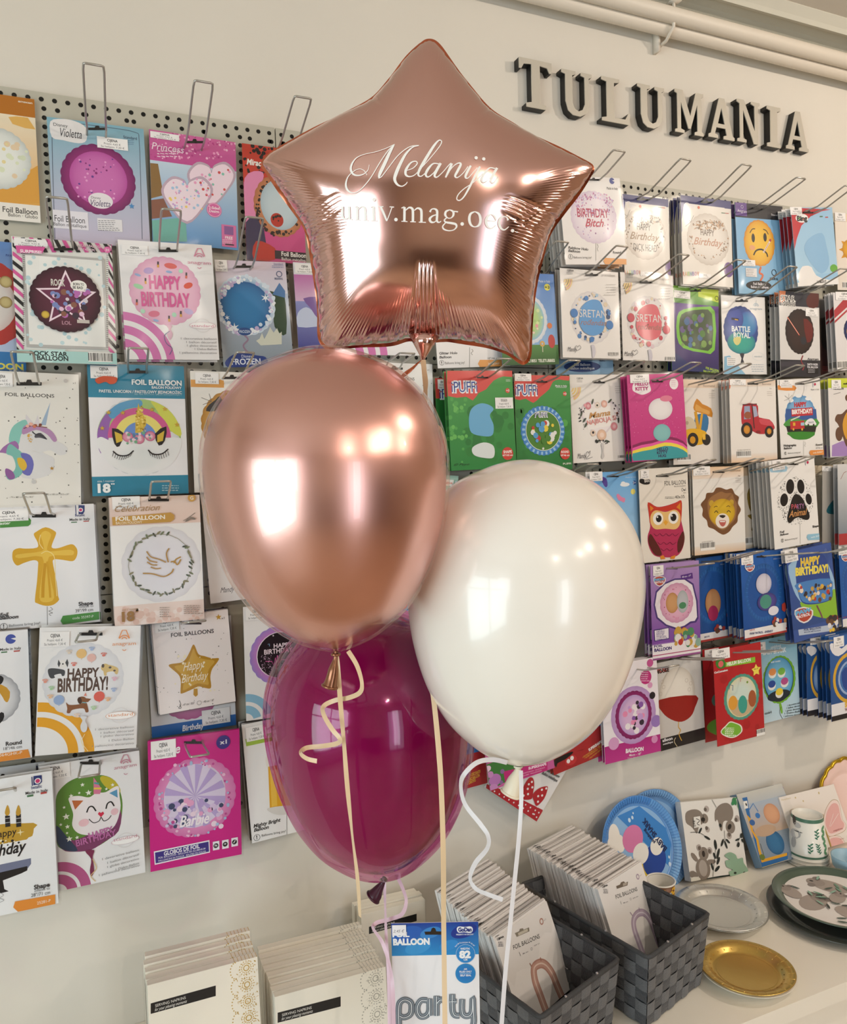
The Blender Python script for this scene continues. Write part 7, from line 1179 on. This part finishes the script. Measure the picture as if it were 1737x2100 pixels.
# ---- party letter balloon pack
Pn = ZD(890, 2000, 1.13); Nn = Vector((FW.x, FW.y, 0)).normalized()
a = Art('g5', (108, 612), (1078, 605), (170, 2300), plane=(Pn, Nn), base='f1eff2').F(0, .213, '1a3f9c', '2a8fd0')
for x, y, r, c in ((300,740,170,'2860b8'),(560,720,120,'3a86cc'),(420,880,150,'3b96d4'),(930,700,150,'1c3690'),(760,860,110,'2f8ad0')): a.E(x, y, r, r*.5, c, rot=.3)
a.P([(490,708),(560,706),(572,672),(590,662),(612,672),(622,704),(690,706),(690,742),(500,742)], '2a2018', 0).T(135, 716, 325, 768, 'FOIL', 'f3f4f6', .05).T(142, 790, 550, 856, 'BALLOON', 'f3f4f6', .06)
a.P([(850,680),(870,650),(940,655),(1000,648),(1028,670),(1022,710),(990,722),(930,714),(870,718)], 'f3f4f6', 3).T(866, 664, 1018, 706, 'GoDan', '1c2f7c', .06).T(845, 732, 1038, 748, 'PREZENTY NA BALONY', 'e3e9f4', .02)
a.C(948, 952, 106, '2a86cc').C(948, 952, 104, 'dbe9f6', ring=.975).C(948, 1172, 110, '2278c4', '2a8cc8').TR(838, 880, 880, 838, 14, 'FLAT BA', 'e3e9f4', .02).TR(882, 836, 1000, 832, 14, 'LLOON SI', 'e3e9f4', .02).TR(1002, 836, 1044, 872, 14, 'ZE 40"', 'e3e9f4', .02)
a.T(890, 886, 992, 908, 'WIDTH', 'f3f4f6', .03).T(878, 922, 1008, 998, '82', 'f3f4f6', .06).T(926, 1008, 968, 1028, 'CM', 'f3f4f6', .03).T(928, 1113, 968, 1131, 'AIR', 'f3f4f6', .03).T(880, 1142, 1018, 1160, 'FILLED ONLY', 'f3f4f6', .03).R(884, 1168, 1012, 1171, 'a8d0ec').T(888, 1182, 1012, 1202, 'SELF SEAL', 'f3f4f6', .03)
for w_, c in ((66, '67717c'), (46, '9aa4ae'), (26, '56606c'), (9, 'e4e9ee')):
    for p_ in [[(208,1760),(203,1600),(215,1500),(270,1462),(335,1490),(348,1560),(330,1630),(262,1660),(215,1640)], [(520,1470),(455,1470),(415,1530),(415,1600),(450,1650),(510,1640),(545,1580),(545,1450),(548,1640)], [(625,1420),(625,1500),(625,1640)], [(630,1500),(670,1460),(720,1480)], [(800,1400),(800,1500),(805,1590),(830,1635),(880,1640)], [(765,1480),(850,1478)], [(910,1455),(908,1580),(930,1635),(985,1640),(1020,1590),(1028,1440),(1035,1600),(1040,1700),(1020,1800)]]: a.S(p_, w_*(.8 if len(p_) == 2 else 1), c, 5)
a.price(130, 630, 288, 740)
a.pl[0] = MB(); x0_, zt_ = a.L(130, 632); x1_, zb_ = a.L(288, 745); a.pl[0].box((x0_, -.0014, zb_), (x1_, -.0011, zt_), 'f1eef2')
vs_, fs_, m0, m1 = text_mesh('2,45 €', 0, .3); sx_ = (x1_-x0_)*.8/(m1-m0); a.pl[0].add([(x0_+(x1_-x0_)*.08+(q[0]-m0)*sx_, -.00145, zb_+(zt_-zb_)*.3+q[1]*sx_) for q in vs_], fs_, '77747e')
finish(a, 'blue-topped FOIL BALLOON pack with silver party lettering standing in front of the baskets', name='letter_balloon_pack')
# ---- plates
def plate(px, rxpx, z0, mt, name, label, prof, cat='plate', R_=None, group=None, n=72, wav=0.0, deco=None, tilt=None):
    c = TZ(*px, z0+.01); Zc = (c-CAM).dot(FW); r = R_ or rxpx*Zc/FPX
    b = MB(); revolve(b, [(p*r, q*r) for p, q in prof], n)
    if wav: b.v = [(v[0], v[1], v[2]+(wav*r*math.cos(24*math.atan2(v[1], v[0])) if math.hypot(v[0], v[1]) > .8*r else 0)) for v in b.v]
    o = b.build(name, mt, smooth=True, loc=(c.x, c.y, z0)); tag(o, label, cat, group); return o, r, c
DISH = [(.0001,.0),(.6,.0),(.68,.03),(.76,.12),(.86,.15),(.98,.165),(1,.155),(.99,.135),(.86,.12),(.78,.1),(.7,.0)]
DISH = [(.0001,.012),(.66,.012),(.72,.03),(.78,.10),(.88,.135),(.985,.15),(1.0,.142),(.985,.13),(.88,.115),(.8,.08),(.74,.0),(.0001,.0)]
DISHW = [(.0001,.012),(.8,.012),(.84,.03),(.88,.08),(.93,.115),(.985,.13),(1.0,.122),(.985,.11),(.93,.095),(.88,.06),(.84,.0),(.0001,.0)]
M_silv = mat('silver_card', 'e2e2dc', .32, metal=.85, bump=.25, bscale=45); M_gold = mat('gold_card', 'd9b766', .3, metal=.95, bump=.25, bscale=40); M_tray = mat('clear_tray', 'e4ddd0', .3)
def flutes(o, r, m, n=26):
    b = MB()
    for i in range(n):
        t = i*2*math.pi/n; b.tube([(r*.74*math.cos(t), r*.74*math.sin(t), r*.075), (r*.86*math.cos(t), r*.86*math.sin(t), r*.128), (r*.97*math.cos(t), r*.97*math.sin(t), r*.148)], r*.006, 5)
    b.build('rim_pleats', m, o, True)
o, r, c = plate((1478, 1864), 91, ZT+.002, M_tray, 'plate_wrapper', 'clear film wrapped stack base under the silver plate', DISH); o['category'] = 'plate'; tag(o, 'lowest silver paper plate of the wrapped stack behind the gold one')
o.name = 'paper_plate'; o.data.materials[0] = M_silv
o, r, c = plate((1478, 1862), 90, ZT+.012, M_silv, 'paper_plate', 'silver foil paper plate lying right behind the gold one', DISH); flutes(o, r, M_silv); 
b = MB(); revolve(b, [(r*.62, r*.014), (r*.63, r*.018), (r*.64, r*.014)], 60); b.build('pressed_ring', M_silv, o, True)
b = MB(); rnd = random.Random(2); nn = 40; vs = [(0, 0, r*.175)]
for k_ in (.35, .7, 1.02):
    for i in range(nn): t = i*2*math.pi/nn; vs.append((r*k_*math.cos(t), r*k_*math.sin(t), r*(.17-.02*(k_ > .9))+rnd.uniform(-.0012, .0012)))
b.add(vs, [(0, 1+i, 1+(i+1) % nn) for i in range(nn)]+[(1+q*nn+i, 1+(q+1)*nn+i, 1+(q+1)*nn+(i+1) % nn, 1+q*nn+(i+1) % nn) for q in range(2) for i in range(nn)]); b.build('clear_wrap', FILM, o, True)
o, r, c = plate((1531, 1988), 95, ZT+.002, M_tray, 'paper_plate', 'pale underside plate of the gold plate stack at the counter edge', DISH)
o, r, c = plate((1531, 1984), 93, ZT+.013, M_gold, 'paper_plate', 'shiny gold foil paper plate at the front edge of the counter', DISH); flutes(o, r, M_gold)
b = MB(); revolve(b, [(r*.62, r*.014), (r*.63, r*.018), (r*.64, r*.014)], 60); b.build('pressed_ring', M_gold, o, True)
vs2 = [(v[0]*1.0, v[1], v[2]) for v in vs]
M_dk = mat('dark_plate_rim', '3a3d38', .3, coat=.3); M_gr = mat('green_plate_rim', '4a5a4c', .3, coat=.4)
o, r1, c1 = plate((1722, 1866), 138, ZT+.002, M_dk, 'paper_plate', 'black paper plate under the koala plate at the right edge', [(p, q*.7) for p, q in DISH])
o, r, c = plate((1718, 1838), 124, ZT+.03, M_gr, 'paper_plate', 'koala patterned paper plate with a dark green rim, lying flat at the right edge', [(p, q*.7) for p, q in DISHW])
def flat_art(o, r, draw):                                   # print on the well of a lying plate
    m = MB(); draw(m, r); return m.build('printed_well', INK, o)
def kp(m, r):
    rnd = random.Random(5); z = [r*.012+.0006]
    def disc(x, y, rx, ry, c, rot=0, n=18):
        z[0] += .00006; m.add([(x+rx*math.cos(t*6.283/n)*math.cos(rot)-ry*math.sin(t*6.283/n)*math.sin(rot), y+rx*math.cos(t*6.283/n)*math.sin(rot)+ry*math.sin(t*6.283/n)*math.cos(rot), z[0]) for t in range(n)], [tuple(range(n))], c)
    r = r*1.18; disc(0, 0, r*.7, r*.7, 'e9e4e0', n=48)
    for x, y, s, a0 in ((-.36,.1,.2,.3),(.2,.3,.2,2),(-.12,-.36,.2,-1.2),(.35,-.22,.2,.8),(-.42,.42,.14,1.4),(.02,.02,.12,.4)):
        x, y, s = x*r, y*r, s*r*1.15; disc(x, y, s*1.1, s*.72, 'a89c94', a0); disc(x+s*.8*math.cos(a0), y+s*.8*math.sin(a0), s*.55, s*.5, '9a8e86', a0)
        for q in (1, -1): disc(x+s*(.9*math.cos(a0)-q*.5*math.sin(a0)), y+s*(.9*math.sin(a0)+q*.5*math.cos(a0)), s*.25, s*.22, '857a74')
        disc(x+s*1.05*math.cos(a0), y+s*1.05*math.sin(a0), s*.12, s*.09, '35302e', a0)
    for i in range(34):
        t = rnd.uniform(0, 6.28); q = rnd.uniform(.15, .64)*r; disc(q*math.cos(t), q*math.sin(t), r*.07, r*.018, rnd.choice(['4a5a50','6f9a84','3a423c','8fb4a0']), rnd.uniform(0, 3.14), 8)
flat_art(o, r, kp)
b = MB(); b.add([(v[0]*r/ r, v[1], v[2]) for v in vs], []); 
# leaning shark-party plates (plain sea design, no creatures)
def lean_plate(px, d, rpx, lean, yaw, base, label, draw, group=None, sc=0, R_=None):
    c = W(*px, d); Zc = (c-CAM).dot(FW); r = R_ or rpx*Zc/FPX; N = Vector((math.sin(yaw), -math.cos(lean), math.sin(lean))).normalized()
    q = Vector((0, 0, 1)).rotation_difference(N); o = empty('paper_plate', c); o.rotation_mode = 'QUATERNION'
    up = Vector((0, 1, 0)); R3 = q.to_matrix(); z_ = R3 @ Vector((0, 0, 1)); y_ = (Vector((0, 0, 1))-z_*z_.z).normalized(); x_ = y_.cross(z_); o.rotation_quaternion = Matrix((x_, y_, z_)).transposed().to_quaternion()
    b = MB(); pf = [(p*r, k*r*.8) for p, k in (DISH if sc else DISHW)]; revolve(b, pf, 96)
    if sc: b.v = [tuple(Vector(v)*(1+.03*abs(math.sin(sc/2*math.atan2(v[1], v[0]))) if math.hypot(v[0], v[1]) > .8*r else 1)) for v in b.v]
    b.build('dish', mat('plate_'+base, base, .3, coat=.4), o, True); m = MB(); draw(m, r); m.build('printed_face', INK, o); tag(o, label, 'plate', group); return o, r
def disc_on(m, r, x, y, rx, ry, c, rot=0, n=24, lv=1):
    pts = []
    for t in range(n):
        X = x+rx*math.cos(t*6.283/n)*math.cos(rot)-ry*math.sin(t*6.283/n)*math.sin(rot); Y = y+rx*math.cos(t*6.283/n)*math.sin(rot)+ry*math.sin(t*6.283/n)*math.cos(rot); pts.append((X*r*1.1, Y*r*1.1, (.0125+.0012*lv)*r))
    m.add(pts, [tuple(range(n))], c)
def sea(m, r):
    disc_on(m, r, 0, 0, .72, .72, '8fb9e4', n=60, lv=0)
    m.add([(x*r*1.1, y*r*1.1, .015*r) for x, y in [(-.35,.62),(.2,.69),(.69,.2),(.72,-.1),(.55,-.45)]], [(0, 4, 3, 2, 1)], '3f86cf')
    for i, (x, y, a_, b_) in enumerate(((-.52,.28,.13,.24),(-.42,.16,.1,.15),(-.62,.18,.09,.13),(-.45,-.5,.1,.16),(-.36,-.56,.08,.1))): disc_on(m, r, x, y, a_, b_, 'f0ece4', -.2, lv=2+i*.2)
    for i, (x, y, q) in enumerate(((-.1,.5,.03),(-.02,.53,.025),(.02,.6,.015),(.58,-.42,.03),(.6,-.3,.02))): disc_on(m, r, x, y, q, q*1.3, 'cfe2f4', lv=3+i*.1)
    for i, (x, y, q, c) in enumerate(((-.12,.18,.26,'d97fb0'),(-.14,-.38,.24,'ecd23c'),(.25,-.28,.3,'27489c'),(-.02,-.1,.2,'eeece6'),(.38,-.06,.17,'eeece6'))): disc_on(m, r, x, y, q, q*.82, c, .6, lv=4+i*.3)
    def tx(t, x0, y0, x1, y1, h_, c):
        vs, fs, m0, m1 = text_mesh(t, .03, 0); A_ = np.array((x0, y0)); B_ = np.array((x1, y1)); d_ = B_-A_; L_ = np.linalg.norm(d_); d_ /= L_; n_ = np.array((-d_[1], d_[0])); sx = L_/(m1-m0)
        m.add([(*( (A_+d_*((v[0]-m0)*sx)+n_*(v[1]*h_/.7))*r), .026*r) for v in vs], fs, c)
    tx('BABY SHARK', .66, -.16, .28, .52, .11, '26305c'); tx('pinkfong', .40, .02, .22, .32, .06, '26305c')
def sea2(m, r): 
    disc_on(m, r, 0, 0, .7, .7, '8fb9e4', n=60, lv=0)
# rims are fluted: strips of paler print on the slope
def rim_patch(o, r, cols, seed=1):
    m = MB(); n = 96
    for i in range(n):
        t0, t1 = (i+.15)*6.283/n, (i+.85)*6.283/n; c = cols[int(i/n*len(cols))]
        vs = []
        for k_, z in ((.84,.034),(.88,.084),(.93,.118),(.98,.131)):
            for t in (t0, t1): vs.append((r*k_*math.cos(t), r*k_*math.sin(t), r*z*.8+.0008))
        m.add(vs, [(0, 1, 3, 2), (2, 3, 5, 4), (4, 5, 7, 6)], c)
    m.build('fluted_rim', INK, o)
o, r = lean_plate((1340, 1722), .022, 100, .22, .05, '6d9fd6', 'rear of two blue scalloped sea plates leaning on the wall', sea2); rim_patch(o, r, ['7fb0e0']*8+['f0e9da']+['7fb0e0']*8+['d98a3c']+['7fb0e0']*6)
o, r = lean_plate((1312, 1738), .06, 101, .34, .05, '5b95d8', 'front blue lettered sea plate leaning behind the right basket', sea); rim_patch(o, r, ['6aa4e0']*5+['4a8ad4']*10+['8fc0ee']*9+['7ab0e4']*6)
# scalloped pink plate with gold edge
def pinkp(m, r): disc_on(m, r, 0, 0, .72, .72, 'f1d3cb', n=60, lv=0)
o, r = lean_plate((1742, 1652), .03, 92, .25, 0, 'efcdc4', 'pink scalloped plate with a gold braided edge leaning on the wall at right', pinkp, sc=22)
b = MB(); b.tube([(r*(1+.03*abs(math.sin(11*t)))*math.cos(t), r*(1+.03*abs(math.sin(11*t)))*math.sin(t), r*.118) for t in np.linspace(0, 6.283, 180, endpoint=False)], r*.04, 8, closed=True); b.build('gold_edge', mat('gold_edge', 'c2a02c', .3, metal=.9), o, True)
# ---- napkins, bags and cards leaning on the wall
a = Art('g3', (82, 328), (640, 258), (170, 1120), d=.085, dt=.03, thick=.02, base='edeae4').F(.0, 1, 'edeae4')
LF = '2c3230'; KO = '8c8177'; KD = '6e645c'; KL = 'a89e96'
def leafs(a, pts, c=LF, s=1.0):
    for x, y, rx, ry, rt in pts: a.E(x, y, rx*s, ry*s, c, rot=rt, n=12)
a.P([(165,1125),(300,1085),(420,1060),(560,1040),(755,1035),(752,1048),(560,1075),(420,1090),(260,1130),(170,1140)], '24312c', 2)
# three koalas
a.P([(125,430),(170,395),(240,390),(290,430),(300,520),(260,560),(240,630),(215,600),(180,560),(130,520)], KO, 3).C(315, 480, 50, KO).C(335, 385, 34, 'b8aea8').C(322, 390, 20, KD).C(345, 590, 30, 'b8aea8').C(335, 575, 20, KD).E(300, 490, 20, 24, '2c2826').E(302, 455, 5, 6, '2c2826').E(302, 522, 5, 6, '2c2826')
a.P([(415,480),(420,400),(470,340),(540,325),(590,370),(600,450),(570,510),(530,500),(500,520),(490,600),(470,590),(460,540),(440,490),(425,510)], KO, 3).C(572, 565, 66, KO).C(640, 480, 34, 'b8aea8').C(628, 492, 22, KD).C(560, 650, 36, 'b8aea8').C(560, 640, 22, KD).E(563, 562, 24, 22, '2c2826', rot=.7)
a.E(300, 980, 72, 110, KO).E(300, 975, 42, 85, 'b3aaa2').C(305, 830, 68, KO).C(258, 770, 34, 'b8aea8').C(262, 775, 22, KD).C(365, 800, 36, 'b8aea8').C(362, 805, 22, KD).E(303, 832, 15, 32, '3a3330').P([(178,825),(210,830),(250,890),(230,910),(190,870)], KO, 2).P([(350,890),(410,890),(425,915),(380,940),(345,930)], KO, 2).P([(150,1020),(200,1000),(250,1040),(230,1075),(160,1060)], KO, 2).P([(250,1070),(330,1070),(315,1130),(270,1130)], KO, 2)
leafs(a, [(270,600,28,12,.8),(340,672,32,13,-.5),(422,740,14,52,0),(448,830,12,60,-.5),(440,980,12,46,-1.0),(450,900,12,44,-.6),(390,960,10,40,.2),(412,850,10,35,.3),(490,720,10,44,-.6),(525,740,9,44,.3),(545,705,9,34,.8),(640,690,24,10,.2),(650,740,12,28,-.5),(680,650,14,26,-.4),(690,700,10,22,.5),(470,548,12,20,.3)])
a.S([(385,290),(430,370)], 5, LF, 0).S([(510,600),(515,690),(535,780)], 5, LF).S([(170,618),(260,620),(350,680)], 5, LF).S([(395,1060),(410,900),(425,750)], 5, LF).S([(690,620),(650,700),(630,760)], 4, LF)
leafs(a, [(600,290,10,34,-.6),(620,315,11,34,-.2),(650,345,13,46,0),(670,290,10,34,.5),(640,270,30,9,.2),(595,325,14,28,-.9)], '3f8a58'); a.S([(640,260),(640,390)], 3, 'e8efe8')
a.P([(510,850),(560,815),(620,840),(640,880),(690,870),(700,920),(740,980),(750,1020),(720,1040),(640,1050),(600,1075),(570,1060),(555,1010),(590,990),(530,960),(520,900),(560,890)], '94b69c', 3).E(615, 1022, 14, 12, '2c3a30').E(705, 1018, 12, 10, '2c3a30').P([(200,465),(265,455),(275,560),(205,575)], 'e8e6e0', 0).S([(225,480),(260,500),(235,530),(260,545)], 7, '2c2826').T(206, 500, 222, 560, 'FSC', '2c2826', .02).P([(175,1070),(240,1060),(270,1090),(175,1110)], 'e8e6da', 2)
finish(a, 'square napkin pack printed with grey koalas and dark leaves, leaning on the wall', film=True, name='napkin_pack', cat='napkins')
a = Art('g3', (688, 275), (1105, 85), (868, 1022), d=.11, dt=.03, thick=.028, base='7fa0c0').F(0, .16, 'c9c6bc', 'b9bdbf').F(.16, .6, 'a9b6c4', 'c2a58c').F(.6, 1, '8f9aa4', '7c8ea4')
a.P([(690,275),(740,265),(790,560),(850,700),(880,900),(1150,815),(1150,915),(868,1022)], '1f67a8', 0).P([(735,440),(760,520),(780,600),(830,690),(850,800),(885,920),(1140,850),(1140,820),(900,885),(870,780),(850,680),(800,600),(775,480)], 'e0a428', 0).S([(705,300),(760,620),(850,980)], 4, 'e8c850', 0).S([(850,980),(1150,890)], 4, 'e8c850', 0)
a.E(985, 430, 80, 110, 'd9a27c', 'c48c68').E(1020, 720, 90, 130, '2f6f9c', '265a84').E(925, 600, 110, 60, 'c0a084').S([(755,400),(800,330),(850,410)], 10, '2f74b8', 0).E(845, 450, 24, 30, '2f74b8').E(790, 520, 28, 32, '2f5f9c').S([(870,730),(905,840)], 7, '5a5030', 0).E(890, 865, 28, 32, '6a7a30').P([(700,310),(738,302),(750,375),(712,385)], 'e8e6e0', 0).S([(1095,165),(1150,180),(1130,235)], 9, '8a5a9c', 0).E(730, 340, 8, 16, '3a3a3a')
finish(a, 'blue edged picture bag with yellow stitching between koala napkins and butterfly card', film=True, name='party_bag_pack', cat='party bag')
a = Art('g3', (1052, 265), (1602, 143), (1250, 850), d=.11, dt=.05, thick=.006, base='efe6de')
a.T(1085, 285, 1185, 303, 'PartyDeco', 'c9b47c', 0, .2)
for q in ((1222,272),(1300,305),(1455,222),(1456,228)): a.E(q[0], q[1], 7, 10, 'd0bc8c')
PK1, PK2 = 'f0cfc8', 'e9b4b0'
def wing(pts, sc=.93):
    a.P(pts, 'a8905c', 4); cx_ = sum(p[0] for p in pts)/len(pts); cy_ = sum(p[1] for p in pts)/len(pts); a.P([(cx_+(x-cx_)*.975, cy_+(y-cy_)*.975) for x, y in pts], 'f2dcd6', 4).P([(cx_+(x-cx_)*sc*.88, cy_+(y-cy_)*sc*.88) for x, y in pts], PK2, 4)
wing([(1520,600),(1500,520),(1520,400),(1570,310),(1620,290),(1660,330),(1690,480),(1728,540),(1715,600),(1640,640),(1560,660)]); wing([(1550,670),(1640,650),(1700,690),(1735,780),(1720,840),(1660,855),(1610,830),(1570,760)]); wing([(1490,480),(1450,430),(1330,410),(1230,385),(1170,395),(1175,450),(1230,560),(1330,620),(1450,640),(1520,640)]); wing([(1500,660),(1450,680),(1440,760),(1490,850),(1545,875),(1560,820)])
a.S([(1480,470),(1510,570),(1550,680),(1590,810)], 22, 'b09650').S([(1480,460),(1475,445),(1500,440),(1505,470)], 4, 'b09650').S([(1600,430),(1560,560)], 6, 'f5e0dc').S([(1650,430),(1570,560)], 6, 'f5e0dc').T(1600, 590, 1705, 612, 'napkins', 'b06a6a', 0, .3).T(1665, 680, 1712, 692, 'love', 'b06a6a', 0, .3).R(1175, 880, 1290, 1010, 'e9e6e0')
finish(a, 'cream card with a pink and gold butterfly napkin, behind the leaf cup', film=True, name='napkin_pack', cat='napkins')
# ---- stack of cups, upside down
cb = TZ(*cc('g3', 1345, 905), ZT+.0); Zc = (cb-CAM).dot(FW); rb = 192/4.8655*Zc/FPX; rt = 143/4.8655*Zc/FPX
hc = .105
M_cup = mat('cup_paper', 'eeebe2', .35, coat=.3); M_cg = mat('cup_green', '4e7560', .35)
for i in range(3):
    e = empty('paper_cup', (cb.x, cb.y, ZT+.001+.009*i)); k_ = 1
    b = MB(); revolve(b, [(rb*.985, 0), (rt, hc), (rt*.96, hc), (rt*.95, hc-.006), (.0001, hc-.006)], 64); b.build('body', M_cup, e, True)
    b = MB(); b.tube([(rb*math.cos(t), rb*math.sin(t), .002) for t in np.linspace(0, 6.283, 64, endpoint=False)], .0021, 8, closed=True); b.build('rolled_lip', M_cup, e, True)
    fr = lambda z: rb*.985+(rt-rb*.985)*z/hc+.0004
    b = MB(); revolve(b, [(fr(.008), .008), (fr(.013), .013)], 64); b.build('green_band', M_cg, e, True); b = MB(); revolve(b, [(fr(hc-.009), hc-.009), (fr(hc-.001), hc-.0003)], 64); b.build('green_band', M_cg, e, True)
    tag(e, ['lowest cup of the upturned leaf cup stack, only its lip showing', 'middle cup of the upturned leaf cup stack', 'top upturned paper cup with green leaves and bands, beside the butterfly card'][i], 'cup')
    if i == 2:
        b = MB(); fc = math.atan2(CAM.y-cb.y, CAM.x-cb.x)
        def lf(da, z, rx, rz, rot, col):
            n = 10; pts = []
            for t in range(n):
                u, v = rx*math.cos(t*6.283/n), rz*math.sin(t*6.283/n); U_2, V_2 = u*math.cos(rot)-v*math.sin(rot), u*math.sin(rot)+v*math.cos(rot); zz = z+V_2; ang = fc+da+U_2/fr(zz); pts.append(((fr(zz)+.0005)*math.cos(ang), (fr(zz)+.0005)*math.sin(ang), zz))
            b.add(pts, [tuple(range(n))], col)
        for k_ in range(8): lf(1.05+.05*math.sin(k_), .02+k_*.009, .007, .0038, .5 if k_ % 2 else 2.4, '5c9468')
        for da, z in ((.55, .07), (.15, .035)):
            for q in range(6): lf(da+(.06 if q % 2 else -.06), z+(q-2.5)*.004, .0045, .0018, .6 if q % 2 else 2.5, '3f7a60')
        for q in range(8): lf(.55+.012*q+(.05 if q % 2 else -.05), .045-q*.003, .0045, .0014, .8 if q % 2 else 2.6, '3f7a60')
        lf(-.75, .062, .017, .012, .2, 'c9c7c4'); lf(-.8, .04, .008, .014, 0, 'b9b6b2'); lf(-.62, .085, .010, .007, 0, 'cfccc8'); lf(-.9, .095, .006, .012, .3, '4a4a48'); lf(-.55, .07, .012, .0012, 0, '35383a')
        b.build('leaf_print', INK, e)
# ---- lone cup behind the basket
cz = ZT+.085; cp = TZ(*cc('g4', 1035, 1370), cz); Zc = (cp-CAM).dot(FW); r_ = 190/6.68*Zc/FPX
e = empty('paper_cup', (cp.x, cp.y, ZT+.001)); b = MB(); revolve(b, [(.0001, .003), (r_*.72, .002), (r_*.98, .083), (r_*.965, .083), (r_*.71, .006), (.0001, .006)], 48); b.build('body', mat('cup_brown', '7a4a24', .4), e, True)
b = MB(); b.tube([(r_*math.cos(t), r_*math.sin(t), .084) for t in np.linspace(0, 6.283, 48, endpoint=False)], .0018, 8, closed=True); b.build('rolled_lip', M_cup, e, True)
b = MB(); revolve(b, [(r_*.955, .0825), (r_*.7, .0065)], 48); b.build('white_inside', M_cup, e, True)
b = MB(); rnd = random.Random(3)
for k_ in range(9):
    a0 = -1.57+rnd.uniform(-.6, 1.0); zz = rnd.uniform(.04, .075); rr_ = r_*(.72+.26*zz/.083)+.001
    for q in range(6): t = q*1.047; b.add([(rr_*math.cos(a0+(.006+.002*math.cos(s_*1.57))/rr_*math.cos(t)+.0035*math.cos(s_)/rr_), rr_*math.sin(a0+(.006)/rr_*math.cos(t)+.0035*math.cos(s_)/rr_), zz+.006*math.sin(t)+.003*math.sin(s_)) for s_ in np.linspace(0, 6.283, 8, endpoint=False)], [tuple(range(8))], 'e8b42c')
b.build('flower_print', INK, e); tag(e, 'small brown and yellow flowered paper cup standing between the right basket and the sea plate', 'cup')
# small blue bowl at the right edge
cp = TZ(1742, 1792, ZT); b = MB(); revolve(b, [(.0001, 0), (.024, 0), (.038, .02), (.042, .045), (.038, .045), (.034, .02), (.0001, .006)], 40)
tag(b.build('paper_cup', mat('pale_blue_cup', '9cc0d4', .4), smooth=True, loc=(cp.x, cp.y, ZT+.001)), 'pale blue cup cut off by the right edge of the photo', 'cup')
